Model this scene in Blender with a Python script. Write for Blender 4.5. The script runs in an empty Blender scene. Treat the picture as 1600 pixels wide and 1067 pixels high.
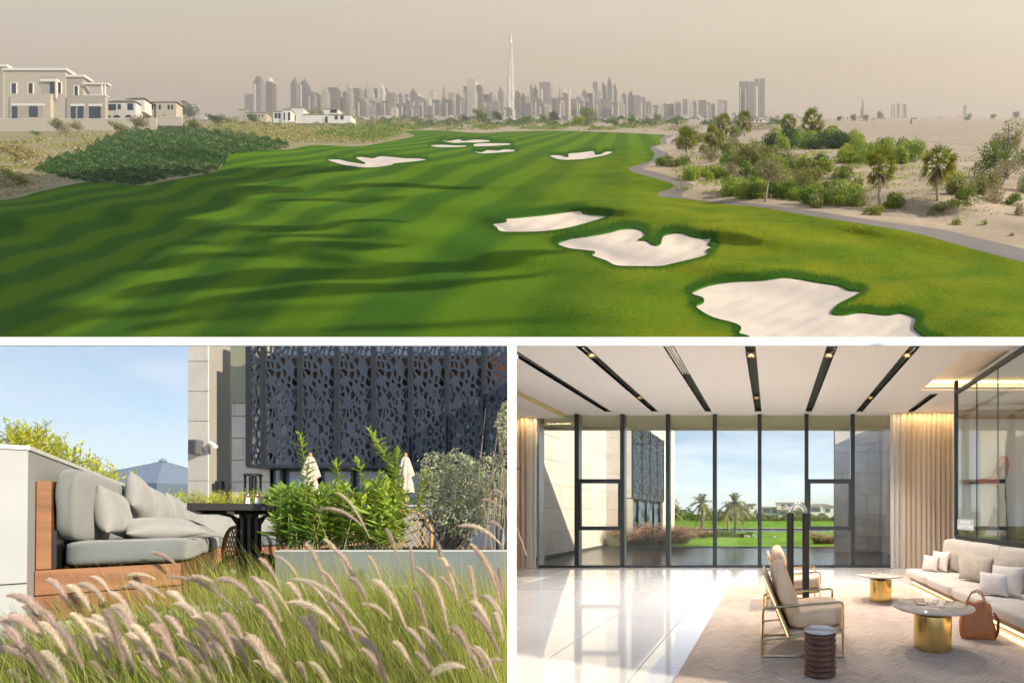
import bpy, math, random
import numpy as np
from mathutils import Vector, Matrix, Quaternion
from mathutils.geometry import delaunay_2d_cdt
from mathutils import noise as mnoise
random.seed(7); np.random.seed(7)
R = math.radians
S = bpy.context.scene
COL = S.collection
# ---------------------------------------------------------------- camera
EYE = 1.39; F = 680.0; CX = 1205.0; CY = 803.0
cam_d = bpy.data.cameras.new('camera'); cam = bpy.data.objects.new('camera', cam_d); COL.objects.link(cam)
cam.location = (0, 0, EYE); cam.rotation_euler = (R(90), 0, 0)
cam_d.sensor_width = 36; cam_d.lens = F / 1600 * 36
cam_d.shift_x = (800 - CX) / 1600; cam_d.shift_y = (CY - 533.5) / 1600
cam_d.clip_start = .05; cam_d.clip_end = 60000
S.camera = cam
# ---------------------------------------------------------------- sky and sun
SUN = Vector((.87, -.30, .39)).normalized()
world = bpy.data.worlds.new('World'); S.world = world; world.use_nodes = True
wn = world.node_tree; wn.nodes.clear()
def N(t, typ, **k):
    n = t.nodes.new(typ)
    for a, b in k.items(): setattr(n, a, b)
    return n
wo = N(wn, 'ShaderNodeOutputWorld'); wb = N(wn, 'ShaderNodeBackground')
sky = N(wn, 'ShaderNodeTexSky', sky_type='NISHITA', sun_disc=False)
sky.sun_elevation = math.asin(SUN.z); sky.sun_rotation = math.atan2(SUN.x, SUN.y) % (2*math.pi)
sky.air_density = 1.0; sky.dust_density = .6; sky.ozone_density = 1.6
tc = N(wn, 'ShaderNodeTexCoord'); mp = N(wn, 'ShaderNodeMapping'); mp.inputs['Scale'].default_value = (1.2, 1.2, 5.5)
mp.inputs['Rotation'].default_value = (0, R(-14), 0)
nz = N(wn, 'ShaderNodeTexNoise'); nz.inputs['Scale'].default_value = 3.2; nz.inputs['Detail'].default_value = 9; nz.inputs['Distortion'].default_value = .7
nz.inputs['Roughness'].default_value = .62
cr = N(wn, 'ShaderNodeValToRGB'); cr.color_ramp.elements[0].position = .36; cr.color_ramp.elements[1].position = .72
cr.color_ramp.elements[0].color = (.30, .30, .30, 1)
cr.color_ramp.elements[1].color = (.8, .8, .8, 1)
mx = N(wn, 'ShaderNodeMix', data_type='RGBA'); mx.inputs['B'].default_value = (8.2, 8.9, 9.6, 1)
L = wn.links.new
L(tc.outputs['Generated'], mp.inputs[0]); L(mp.outputs[0], nz.inputs['Vector']); L(nz.outputs[0], cr.inputs[0])
tn = N(wn, 'ShaderNodeMix', data_type='RGBA', blend_type='MULTIPLY'); tn.inputs['Factor'].default_value = 1; tn.inputs['B'].default_value = (.98, 1.07, 1.2, 1); L(sky.outputs[0], tn.inputs['A'])
sz = N(wn, 'ShaderNodeSeparateXYZ'); L(tc.outputs['Generated'], sz.inputs[0])
m1_ = N(wn, 'ShaderNodeMapRange'); m1_.inputs['From Min'].default_value = .02; m1_.inputs['From Max'].default_value = .62; m1_.inputs['To Min'].default_value = 1; m1_.inputs['To Max'].default_value = .10; L(sz.outputs['Z'], m1_.inputs[0])
m2_ = N(wn, 'ShaderNodeMath', operation='MULTIPLY'); L(m1_.outputs[0], m2_.inputs[0]); L(cr.outputs[0], m2_.inputs[1])
L(m2_.outputs[0], mx.inputs['Factor']); L(tn.outputs['Result'], mx.inputs['A']); L(mx.outputs['Result'], wb.inputs[0]); L(wb.outputs[0], wo.inputs[0])
wb.inputs[1].default_value = .135
sd = bpy.data.lights.new('sun', 'SUN'); sun = bpy.data.objects.new('sun', sd); COL.objects.link(sun)
sd.energy = 5.0; sd.angle = R(.6); sd.color = (1, .90, .70)
sun.rotation_euler = SUN.to_track_quat('Z', 'Y').to_euler(); sun.location = (20, -15, 30)
S.view_settings.view_transform = 'Standard'; S.view_settings.look = 'None'; S.view_settings.exposure = .42; S.view_settings.gamma = 1
S.view_settings.use_curve_mapping = False
S.cycles.max_bounces = 8; S.cycles.diffuse_bounces = 4; S.cycles.glossy_bounces = 4; S.cycles.transmission_bounces = 8; S.cycles.transparent_max_bounces = 12
S.cycles.caustics_reflective = False; S.cycles.caustics_refractive = False; S.cycles.sample_clamp_indirect = 6
S.cycles.use_denoising = True

# ---------------------------------------------------------------- helpers
def P(px, py, Y): return Vector(((px-CX)/F*Y, Y, EYE + (CY-py)/F*Y))
def PZ(px, py, z):
    Y = (EYE - z) * F / (py - CY); return P(px, py, Y)
MATS = {}
def mat(name, col, rough=.6, metal=0, var=.0, scale=5, bump=0, bscale=60, spec=.5, attr=None, trans=0, emit=None, es=0, stretch=None, detail=4, col2=None, sheen=0, alpha=1, coat=0, rand=0, coords='Object'):
    """procedural material: base colour with two scales of noise variation, optional bump"""
    if name in MATS: return MATS[name]
    m = bpy.data.materials.new(name); m.use_nodes = True; t = m.node_tree; b = t.nodes['Principled BSDF']
    b.inputs['Roughness'].default_value = rough; b.inputs['Metallic'].default_value = metal
    b.inputs['Specular IOR Level'].default_value = spec
    if trans: b.inputs['Transmission Weight'].default_value = trans
    if coat: b.inputs['Coat Weight'].default_value = coat; b.inputs['Coat Roughness'].default_value = .08
    if sheen: b.inputs['Sheen Weight'].default_value = sheen
    if emit: b.inputs['Emission Color'].default_value = (*emit, 1); b.inputs['Emission Strength'].default_value = es
    lk = t.links.new
    tc = N(t, 'ShaderNodeTexCoord'); mp = N(t, 'ShaderNodeMapping')
    if stretch: mp.inputs['Scale'].default_value = stretch
    if coords == 'World':
        g = N(t, 'ShaderNodeNewGeometry'); lk(g.outputs['Position'], mp.inputs[0])
    else: lk(tc.outputs[coords], mp.inputs[0])
    c2 = col2 or tuple(max(0, x*(1-var)) for x in col)
    src = None
    if var or col2:
        n1 = N(t, 'ShaderNodeTexNoise'); n1.inputs['Scale'].default_value = scale; n1.inputs['Detail'].default_value = detail; n1.inputs['Roughness'].default_value = .6
        lk(mp.outputs[0], n1.inputs['Vector'])
        r = N(t, 'ShaderNodeValToRGB'); r.color_ramp.elements[0].position = .33; r.color_ramp.elements[1].position = .67
        r.color_ramp.elements[0].color = (*c2, 1); r.color_ramp.elements[1].color = (*(tuple(min(1, x*(1+var*.5)) for x in col) if not col2 else col), 1)
        lk(n1.outputs[0], r.inputs[0]); src = r.outputs[0]
    if rand:
        oi = N(t, 'ShaderNodeObjectInfo'); mr = N(t, 'ShaderNodeMapRange'); mr.inputs['To Min'].default_value = 1-rand; mr.inputs['To Max'].default_value = 1+rand
        lk(oi.outputs['Random'], mr.inputs[0]); mm = N(t, 'ShaderNodeVectorMath', operation='SCALE')
        if src: lk(src, mm.inputs[0])
        else: mm.inputs[0].default_value = col
        lk(mr.outputs[0], mm.inputs['Scale']); src = mm.outputs[0]
    if attr:
        a = N(t, 'ShaderNodeAttribute', attribute_name=attr); m2 = N(t, 'ShaderNodeMix', data_type='RGBA', blend_type='MULTIPLY'); m2.inputs['Factor'].default_value = 1
        if src: lk(src, m2.inputs['A'])
        else: m2.inputs['A'].default_value = (*col, 1)
        lk(a.outputs['Color'], m2.inputs['B']); src = m2.outputs['Result']
    if src: lk(src, b.inputs['Base Color'])
    else: b.inputs['Base Color'].default_value = (*col, 1)
    if bump:
        n2 = N(t, 'ShaderNodeTexNoise'); n2.inputs['Scale'].default_value = bscale; n2.inputs['Detail'].default_value = 5
        lk(mp.outputs[0], n2.inputs['Vector']); bp = N(t, 'ShaderNodeBump'); bp.inputs['Strength'].default_value = min(1, bump); bp.inputs['Distance'].default_value = .02 if bump <= 1 else .02*bump
        lk(n2.outputs[0], bp.inputs['Height']); lk(bp.outputs[0], b.inputs['Normal'])
    if alpha < 1: b.inputs['Alpha'].default_value = alpha
    MATS[name] = m; return m
def leafmat(name, col, tr=.35, rough=.55):
    """two sided leaf: diffuse + translucent, colour times the per-leaf attribute"""
    if name in MATS: return MATS[name]
    m = bpy.data.materials.new(name); m.use_nodes = True; t = m.node_tree; t.nodes.clear(); lk = t.links.new
    o = N(t, 'ShaderNodeOutputMaterial'); a = N(t, 'ShaderNodeAttribute', attribute_name='tint')
    m2 = N(t, 'ShaderNodeMix', data_type='RGBA', blend_type='MULTIPLY'); m2.inputs['Factor'].default_value = 1; m2.inputs['A'].default_value = (*col, 1)
    lk(a.outputs['Color'], m2.inputs['B'])
    b = N(t, 'ShaderNodeBsdfPrincipled'); b.inputs['Roughness'].default_value = rough; b.inputs['Specular IOR Level'].default_value = .3
    tl = N(t, 'ShaderNodeBsdfTranslucent'); ms = N(t, 'ShaderNodeMixShader'); ms.inputs[0].default_value = tr
    lk(m2.outputs['Result'], b.inputs['Base Color']); lk(m2.outputs['Result'], tl.inputs[0])
    lk(b.outputs[0], ms.inputs[1]); lk(tl.outputs[0], ms.inputs[2]); lk(ms.outputs[0], o.inputs[0])
    MATS[name] = m; return m
def glassmat(name, tint=(1, 1, 1), refl=.08, rough=0.0, mixcol=None):
    """thin architectural glass: see-through with a fresnel-weighted mirror reflection"""
    if name in MATS: return MATS[name]
    m = bpy.data.materials.new(name); m.use_nodes = True; t = m.node_tree; t.nodes.clear(); lk = t.links.new
    o = N(t, 'ShaderNodeOutputMaterial'); tr = N(t, 'ShaderNodeBsdfTransparent'); tr.inputs[0].default_value = (*tint, 1)
    g = N(t, 'ShaderNodeBsdfGlossy'); g.inputs['Roughness'].default_value = rough
    fr = N(t, 'ShaderNodeLayerWeight'); fr.inputs[0].default_value = .25
    mr = N(t, 'ShaderNodeMapRange'); mr.inputs['To Min'].default_value = refl*.5; mr.inputs['To Max'].default_value = min(1, refl*6)
    ms = N(t, 'ShaderNodeMixShader'); lk(fr.outputs['Facing'], mr.inputs[0]); lk(mr.outputs[0], ms.inputs[0])
    lk(tr.outputs[0], ms.inputs[1]); lk(g.outputs[0], ms.inputs[2]); lk(ms.outputs[0], o.inputs[0]); MATS[name] = m; return m
def emat(name, col, s):
    if name in MATS: return MATS[name]
    m = bpy.data.materials.new(name); m.use_nodes = True; t = m.node_tree; t.nodes.clear()
    o = N(t, 'ShaderNodeOutputMaterial'); e = N(t, 'ShaderNodeEmission'); e.inputs[0].default_value = (*col, 1); e.inputs[1].default_value = s
    t.links.new(e.outputs[0], o.inputs[0]); MATS[name] = m; return m

def link(name, me, m=None, parent=None, loc=None, smooth=False):
    o = bpy.data.objects.new(name, me); COL.objects.link(o)
    if m is not None and not me.materials: me.materials.append(m)
    if parent is not None: o.parent = parent
    if loc is not None: o.location = loc
    if smooth and len(me.polygons): me.polygons.foreach_set('use_smooth', [True]*len(me.polygons))
    return o
def tag(o, label=None, cat=None, group=None, kind=None):
    if label: o['label'] = label
    if cat: o['category'] = cat
    if group: o['group'] = group
    if kind: o['kind'] = kind
    return o
def thing(name, loc=(0, 0, 0), label=None, cat=None, group=None, rz=0):
    o = bpy.data.objects.new(name, None); COL.objects.link(o); o.location = loc; o.rotation_euler = (0, 0, rz); o.empty_display_size = .2
    return tag(o, label, cat, group)
KIDS = {}
def copy_tree(o, loc=None, rz=None, label=None, scale=None, parent=None):
    c = o.copy(); COL.objects.link(c); c.parent = parent
    if parent is None:
        if loc is not None: c.location = loc
        if rz is not None: c.rotation_euler = (0, 0, rz)
        if scale is not None: c.scale = (scale,)*3 if not hasattr(scale, '__len__') else scale
        if label: c['label'] = label
    for ch in o.children: copy_tree(ch, parent=c)
    return c
def npmesh(name, v, f, tint=None):
    me = bpy.data.meshes.new(name); v = np.asarray(v, np.float32); f = np.asarray(f, np.int32); k = f.shape[1]
    me.vertices.add(len(v)); me.vertices.foreach_set('co', v.ravel())
    me.loops.add(f.size); me.loops.foreach_set('vertex_index', f.ravel())
    me.polygons.add(len(f)); me.polygons.foreach_set('loop_start', np.arange(0, f.size, k, dtype=np.int32)); me.polygons.foreach_set('loop_total', np.full(len(f), k, np.int32))
    me.update(calc_edges=True)
    if tint is not None:
        a = me.color_attributes.new('tint', 'FLOAT_COLOR', 'POINT'); c = np.ones((len(v), 4), np.float32); c[:, :3] = tint
        a.data.foreach_set('color', c.ravel())
    return me
class MB:
    def __init__(s): s.v = []; s.f = []
    def add(s, vs, fs):
        n = len(s.v); s.v += [tuple(x) for x in vs]; s.f += [tuple(i+n for i in f) for f in fs]; return s
    def hexa(s, p): # 8 points: bottom 4 ccw, top 4 ccw
        return s.add(p, [(3, 2, 1, 0), (4, 5, 6, 7), (0, 1, 5, 4), (1, 2, 6, 5), (2, 3, 7, 6), (3, 0, 4, 7)])
    def box(s, x0, x1, y0, y1, z0, z1, M=None):
        x0, x1 = min(x0, x1), max(x0, x1); y0, y1 = min(y0, y1), max(y0, y1); z0, z1 = min(z0, z1), max(z0, z1)
        p = [Vector(q) for q in ((x0, y0, z0), (x1, y0, z0), (x1, y1, z0), (x0, y1, z0), (x0, y0, z1), (x1, y0, z1), (x1, y1, z1), (x0, y1, z1))]
        if M is not None: p = [M @ q for q in p]
        return s.hexa(p)
    def prism(s, poly, y0, y1, ax='y'):
        """polygon in (x,z) extruded along y"""
        n = len(poly)
        a = [(x, y0, z) for x, z in poly]; b = [(x, y1, z) for x, z in poly]
        if ax == 'z': a = [(x, z, y0) for x, z in poly]; b = [(x, z, y1) for x, z in poly]
        if ax == 'x': a = [(y0, x, z) for x, z in poly]; b = [(y1, x, z) for x, z in poly]
        fs = [tuple(range(n))[::-1] if ax != 'z' else tuple(range(n))[::-1], tuple(range(n, 2*n))] + [(i, (i+1) % n, (i+1) % n+n, i+n) for i in range(n)]
        return s.add(a+b, fs)
    def tube(s, pts, r, n=8, caps=True):
        pts = [Vector(p) for p in pts]; m = len(pts); rr = r if hasattr(r, '__len__') else [r]*m
        n0 = len(s.v); up = None
        for i, p in enumerate(pts):
            t = (pts[min(i+1, m-1)] - pts[max(i-1, 0)])
            if t.length < 1e-9: t = Vector((0, 0, 1))
            t.normalize()
            if up is None: up = Vector((0, 0, 1)) if abs(t.z) < .9 else Vector((1, 0, 0))
            a = t.cross(up)
            if a.length < 1e-6: a = t.cross(Vector((.3, 1, .2)))
            a.normalize(); b = a.cross(t); up = b
            for k in range(n):
                th = 2*math.pi*k/n; s.v.append(tuple(p + (a*math.cos(th) + b*math.sin(th))*rr[i]))
        for i in range(m-1):
            for k in range(n):
                k2 = (k+1) % n; s.f.append((n0+i*n+k, n0+i*n+k2, n0+(i+1)*n+k2, n0+(i+1)*n+k))
        if caps: s.f.append(tuple(n0+k for k in range(n))[::-1]); s.f.append(tuple(n0+(m-1)*n+k for k in range(n)))
        return s
    def bar(s, pts, w, h=None):
        """square-section bar along a polyline (4 sided tube turned by 45 degrees)"""
        return s.tube(pts, w*.7071, 4)
    def lathe(s, prof, c=(0, 0, 0), n=24, sx=1, sy=1):
        n0 = len(s.v); m = len(prof)
        for r, z in prof:
            for k in range(n):
                th = 2*math.pi*k/n; s.v.append((c[0]+r*sx*math.cos(th), c[1]+r*sy*math.sin(th), c[2]+z))
        for i in range(m-1):
            for k in range(n):
                k2 = (k+1) % n; s.f.append((n0+i*n+k, n0+i*n+k2, n0+(i+1)*n+k2, n0+(i+1)*n+k))
        s.f.append(tuple(n0+k for k in range(n))[::-1]); s.f.append(tuple(n0+(m-1)*n+k for k in range(n)))
        return s
    def mesh(s, name='mesh'):
        me = bpy.data.meshes.new(name); me.from_pydata(s.v, [], s.f); me.update(); return me
    def build(s, name, m, parent=None, smooth=False, bevel=0, seg=2, loc=None, autosmooth=False):
        o = link(name, s.mesh(name), m, parent, loc, smooth)
        if bevel:
            b = o.modifiers.new('bevel', 'BEVEL'); b.width = bevel; b.segments = seg; b.limit_method = 'ANGLE'; b.angle_limit = R(40)
        return o
def smooth_by_angle(o, ang=35):
    me = o.data; me.polygons.foreach_set('use_smooth', [True]*len(me.polygons))
    try: me.set_sharp_from_angle(angle=R(ang))
    except Exception: pass
    return o
def rbox(sx, sy, sz, k=7, n=8, puff=.0, seed=0, wr=0.0):
    """upholstered cushion: rounded box with a slight belly and soft creases, full size sx,sy,sz about the origin"""
    vs = {}; V_ = []; Fc = []
    def vid(i, j, l):
        key = (i, j, l)
        if key not in vs:
            p = Vector((2*i/n-1, 2*j/n-1, 2*l/n-1)); q = p.copy()
            d = (abs(p.x)**k+abs(p.y)**k+abs(p.z)**k)**(1/k)
            q = p/d
            bx = 1+puff*(1-q.y**2)*(1-q.z**2); by = 1+puff*(1-q.x**2)*(1-q.z**2); bz = 1+puff*(1-q.x**2)*(1-q.y**2)
            w = Vector((q.x*sx/2*bx, q.y*sy/2*by, q.z*sz/2*bz))
            if wr: w += mnoise.noise_vector(w*6+Vector((seed*3.1, seed, 0)))*wr
            vs[key] = len(V_); V_.append(tuple(w))
        return vs[key]
    for i in range(n):
        for j in range(n):
            for a in (0, n):
                q = [vid(i, j, a), vid(i+1, j, a), vid(i+1, j+1, a), vid(i, j+1, a)]; Fc.append(q if a else q[::-1])
                q = [vid(i, a, j), vid(i+1, a, j), vid(i+1, a, j+1), vid(i, a, j+1)]; Fc.append(q[::-1] if a else q)
                q = [vid(a, i, j), vid(a, i+1, j), vid(a, i+1, j+1), vid(a, i, j+1)]; Fc.append(q if a else q[::-1])
    mb = MB(); mb.add(V_, Fc); return mb
def pillow(w, h, t, seed=0, n=14):
    """scatter cushion standing in the x-z plane, thickness along y, pointed corners"""
    mb = MB(); V_ = []; Fc = []; idx = {}
    for side in (-1, 1):
        for i in range(n+1):
            for j in range(n+1):
                u = 2*i/n-1; v = 2*j/n-1; e = i in (0, n) or j in (0, n)
                if e and side == 1 and (-1, i, j) in idx: idx[(1, i, j)] = idx[(-1, i, j)]; continue
                cu = 1-.09*(1-v*v)*1.0; cv = 1-.09*(1-u*u)
                th = ((1-abs(u)**2.4)*(1-abs(v)**2.4))**.55 * t/2
                p = Vector((u*w/2*cu, side*th, v*h/2*cv))
                p += mnoise.noise_vector(p*9+Vector((seed*1.7, 0, seed)))*min(w, h)*.022
                crease = math.sin((u*3.2+seed)*2+v*5)*.012*min(w, h)*(1-abs(u))
                p.y += crease*side*(0 if e else 1)
                idx[(side, i, j)] = len(V_); V_.append(tuple(p))
    for side in (-1, 1):
        for i in range(n):
            for j in range(n):
                q = [idx[(side, i, j)], idx[(side, i+1, j)], idx[(side, i+1, j+1)], idx[(side, i, j+1)]]
                Fc.append(q if side < 0 else q[::-1])
    mb.add(V_, Fc); return mb
# leaf clouds -------------------------------------------------------------
def leaves(n, ptfn, size, flat=.0, shape='leaf', tintv=.35, aspect=.45, up=None, seed=0):
    """n small folded leaf quads; ptfn(rng,n)->(n,3) positions (+ optional (n,) brightness). returns v,f,tint arrays"""
    rng = np.random.default_rng(seed)
    res = ptfn(rng, n); pos, br = res if isinstance(res, tuple) else (res, np.ones(n))
    n = len(pos)
    d = rng.normal(size=(n, 3))
    if up is not None: d = d*(1-flat) + np.asarray(up)*flat*2
    d /= np.linalg.norm(d, axis=1)[:, None]
    e = rng.normal(size=(n, 3)); e = np.cross(d, e); e /= np.linalg.norm(e, axis=1)[:, None]+1e-9
    s = (size*(.6+.8*rng.random(n)))[:, None]
    a = pos - d*s*.5; b = pos + e*s*aspect*.5; c = pos + d*s*.5; g = pos - e*s*aspect*.5
    v = np.stack([a, b, c, g], 1).reshape(-1, 3); f = np.arange(4*n).reshape(n, 4)
    t = (br*(1-tintv/2+tintv*rng.random(n)))[:, None]*np.stack([1+.25*(rng.random(n)-.4), np.ones(n), 1+.2*(rng.random(n)-.5)], 1)
    return v, f, np.repeat(t, 4, axis=0)
def joinnp(parts):
    V_, F_, T_ = [], [], []; k = 0
    for v, f, t in parts: V_.append(v); F_.append(f+k); T_.append(t); k += len(v)
    return np.concatenate(V_), np.concatenate(F_), np.concatenate(T_)
def lobes(rng, n, centers, surf=.75):
    """points in a union of ellipsoids (cx,cy,cz,rx,ry,rz), denser near the surface"""
    C = np.asarray(centers, float); w = C[:, 3]*C[:, 4]*C[:, 5]; w = w**.66; w /= w.sum()
    k = rng.choice(len(C), n, p=w); d = rng.normal(size=(n, 3)); d /= np.linalg.norm(d, axis=1)[:, None]
    r = rng.random(n)**(1/3)*(1-surf)+surf*(1-.25*rng.random(n)**2)
    r = r*(1+.18*np.sin(d[:, 0]*7+k)*np.cos(d[:, 2]*9+k*2))
    return C[k, :3]+d*C[k, 3:]*r[:, None]
# ================================================================ THE GOLF VALLEY (rises behind the house)
HOR = 180.0; SA = (CY-HOR)/F; SC = 31.2
MOUNDS = [ # px, py, sx, sy, height m
 (1290, 352, 240, 26, 4.5), (1010, 326, 110, 11, 3.6), (1450, 448, 130, 26, 3.2), (1560, 500, 90, 40, 1.8), (1180, 415, 120, 20, 1.5), (850, 322, 120, 7, 1.2),
 (40, 325, 170, 26, 4.0), (270, 278, 110, 9, 3.5), (420, 262, 90, 8, 2.5), (560, 234, 70, 5, 2.2), (980, 228, 60, 6, 2.6), (990, 250, 90, 6, 3.0),
 (930, 272, 130, 6, 2.2), (760, 290, 200, 6, 1.2), (600, 305, 240, 7, 1.0), (880, 214, 120, 3, 2.4), (720, 211, 90, 3, 2.2), (820, 228, 90, 4, 1.6),
 (690, 258, 120, 5, 1.8), (1010, 282, 60, 6, 2.4), (600, 420, 300, 40, -1.6), (330, 500, 300, 40, -.8), (900, 470, 130, 30, 1.4),
 (110, 190, 230, 16, 13), (300, 225, 160, 22, 5.5), (1300, 250, 200, 30, 3.0), (1500, 300, 120, 30, 3.4), (1150, 262, 60, 14, 1.6), (700, 380, 90, 25, -.5)]
def gH(px, py):
    h = np.zeros_like(px)
    for x, y, sx, sy, a in MOUNDS:
        lim = .72*sy*SC/(max(y, 205)-HOR+sy); a = max(-lim, min(1.6*a, lim)) if y > 202 or a < 8 else a
        h = h + a*np.exp(-((px-x)/sx)**2-((py-y)/np.where(py > y, sy, sy*.5))**2)
    # the left flank is tilted away from the sun to shade it by shape
    w = 1/(1+np.exp((px-330)/95)); h = h - 13*w*(1/(1+np.exp(-(py-300)/26)))
    # long low swells across the fairway
    h = h + .8*np.sin(px/95+py/13)*np.exp(-((py-300)/90)**2) + .9*np.sin(px/41-py/9+1)*np.exp(-((py-330)/110)**2)
    return h
def gY(px, py, dh=0.0):
    px = np.asarray(px, float); py = np.asarray(py, float)
    h = np.minimum(gH(px, py)+dh, .62*SC)
    den = np.maximum(SA-(CY-py)/F, .0048)
    return (SC-h)/den
def gpts(px, py, dh=0.0):
    px = np.asarray(px, float); py = np.asarray(py, float); Y = gY(px, py, dh)
    return np.stack([(px-CX)/F*Y, Y, EYE+(CY-py)/F*Y], -1)
def G(px, py): return Vector(gpts(px, py).tolist())
TURF = [(-560, 330), (-200, 322), (0, 313), (60, 300), (125, 286), (160, 284), (217, 290), (250, 285), (325, 271), (345, 262), (356, 241), (388, 234), (449, 234), (485, 227), (524, 228), (564, 229), (597, 223), (648, 213), (632, 206), (680, 204), (750, 208), (792, 206), (867, 204.5), (961, 207), (1020, 210), (1040, 212), (1031, 218), (1033, 225), (1016, 231), (1023, 240), (1016, 252), (1000, 257), (982, 264), (1000, 272.5), (1053, 289), (1027, 302), (1028, 307), (1063, 310), (1141, 320), (1187, 324), (1270, 338), (1374, 354), (1437, 366), (1513, 387), (1600, 410), (1760, 452), (2000, 520), (2000, 536), (-560, 536)]
PATHO = [(2000, 500), (1760, 432), (1600, 389), (1513, 368), (1462, 357), (1386, 347), (1311, 336), (1281, 331), (1164, 316.5), (1101, 313), (1066, 307.5), (1066, 302), (1084, 291), (1079, 286), (1049, 276), (1022, 268.5), (1004, 263), (1025, 252), (1045, 242), (1024, 230), (1042, 225), (1040, 218), (1052, 212)]
BUNK = {
 'b1': [(512, 250), (529, 249), (547, 252.6), (571, 255.6), (556, 247), (566, 245), (583, 247), (594, 244), (613, 245), (634, 247), (655, 247.5), (667, 250), (648, 252.6), (615, 256), (613, 258), (585, 262), (559, 261.5), (533, 257)],
 'b2': [(687, 219), (703, 220), (717.5, 217.5), (724.5, 220), (743, 218), (764, 219), (767, 221), (748, 223), (729, 223), (708, 223.5)],
 'b3': [(672, 227), (694, 226), (713, 227), (729, 227), (730, 229), (710, 230.5), (689, 230.5), (675, 229)],
 'b4': [(738.6, 226), (750, 223.8), (774, 223.5), (797, 224), (800, 226), (778, 228), (757, 229), (741, 229)],
 'b5': [(740, 236), (753, 237.6), (762, 234.3), (778, 235), (790, 233), (805.6, 234.3), (804, 236.6), (785, 238.5), (762, 240), (748, 239.7)],
 'b6': [(859, 243), (874.5, 242.3), (884, 245), (888.5, 244.6), (888.5, 240), (905, 238.5), (928, 236), (929.5, 241), (938, 241.3), (947, 237), (958, 237.6), (945, 243), (919, 248), (898, 250), (877, 250), (863, 246)],
 'b7': [(769, 349.5), (787, 346.6), (792, 344.6), (789, 341), (815, 339), (855, 335), (884, 331), (907, 329), (910, 333), (924, 335), (947, 338), (924, 346.6), (889.5, 356), (849, 362), (809, 363), (783, 362), (776, 356)],
 'b8': [(871, 381), (889.5, 373), (901, 371), (924, 368), (953, 362.7), (970, 358), (990, 357), (1002, 360), (1007, 365.6), (1004.5, 371), (997, 375), (1010, 376), (1019, 382), (1027.5, 383), (1033, 379), (1036, 369), (1048, 364.7), (1065, 364), (1079, 369), (1096.5, 372.5), (1111, 373), (1106, 382), (1114, 386), (1104, 390.6), (1105, 398), (1079, 406), (1050.5, 412.7), (1033, 416.4), (999, 416.7), (964, 415.6), (947, 408), (924, 399), (930, 394), (912.5, 391.4), (889.5, 388.6)],
 'b9': [(1081, 457), (1107, 446), (1144, 440), (1188, 438), (1222, 433.6), (1242, 435), (1276, 441), (1310, 446), (1327, 453.5), (1345, 456), (1327, 467), (1310, 475.5), (1299, 489), (1316.5, 491.7), (1343.5, 488), (1384, 491.7), (1407.6, 489), (1428, 495), (1431, 501), (1428, 512.6), (1445, 527), (1449, 534), (1176, 534), (1171, 526.5), (1154.5, 521), (1158, 512.6), (1148, 506), (1121, 499), (1104, 492), (1087, 479), (1099, 472), (1098, 466), (1083.6, 461)]}
def inpoly(px, py, poly):
    q = np.asarray(poly); x1, y1 = q[:, 0], q[:, 1]; x2, y2 = np.roll(x1, -1), np.roll(y1, -1)
    ins = np.zeros(len(px), bool)
    for a, b, c, d in zip(x1, y1, x2, y2):
        if b == d: continue
        ins ^= ((b > py) != (d > py)) & (px < (c-a)*(py-b)/(d-b)+a)
    return ins
def dens(poly, closed=True, step=3, smooth=True):
    """Catmull-Rom rounded outline"""
    n = len(poly); out = []
    rng = range(n) if closed else range(n-1)
    for i in rng:
        p0, p1, p2, p3 = [np.array(poly[(i+k) % n] if closed else poly[min(max(i+k, 0), n-1)], float) for k in (-1, 0, 1, 2)]
        m = max(1, int(np.linalg.norm(p2-p1)/step)) if np.linalg.norm(p2-p1) < 160 else 12
        for j in range(m):
            t = j/m
            if smooth and np.linalg.norm(p2-p1) < 160: q = .5*((2*p1)+(-p0+p2)*t+(2*p0-5*p1+4*p2-p3)*t*t+(-p0+3*p1-3*p2+p3)*t**3)
            else: q = p1+(p2-p1)*t
            out.append((q[0], q[1]))
    return out
def cdt(polys, pts):
    vs = []; es = []
    for poly in polys:
        k = len(vs); vs += poly; es += [(k+i, k+(i+1) % len(poly)) for i in range(len(poly))]
    vs += pts
    r = delaunay_2d_cdt([Vector(p) for p in vs], es, [], 0, 1e-5)
    v = np.array([(p.x, p.y) for p in r[0]]); f = np.array([t for t in r[2] if len(t) == 3])
    return v, f
turf_d = dens(TURF, step=4); bd = {k: dens(v, step=2) for k, v in BUNK.items()}
road_poly = [p for p in TURF[TURF.index((1040, 212)):TURF.index((2000, 520))+1]] + PATHO[0:]
road_d = dens(road_poly, step=4, smooth=True)
gp = []
rows = np.concatenate([np.arange(183.6, 200, 1.3), np.arange(200, 240, 1.6), np.arange(240, 330, 2.3), np.arange(330, 537, 4)])
for i, y in enumerate(rows):
    st = 7 if y < 330 else 8
    for x in np.arange(-560+(i % 2)*st/2, 2000, st*(1 if -20 < 0 else 1)):
        gp.append((float(x)+random.uniform(-1, 1), float(y)+random.uniform(-.4, .4)))
gp += [(x, 535.9) for x in range(-560, 2001, 8)]
gv, gf = cdt([turf_d, road_d]+list(bd.values()), gp)
cen = gv[gf].mean(1); cxx, cyy = cen[:, 0], cen[:, 1]
inb = np.zeros(len(gf), bool)
for p in bd.values(): inb |= inpoly(cxx, cyy, p)
inroad = inpoly(cxx, cyy, road_d) & ~inb
inturf = inpoly(cxx, cyy, turf_d) & ~inb & ~inroad
W3 = gpts(gv[:, 0], gv[:, 1])
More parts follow.
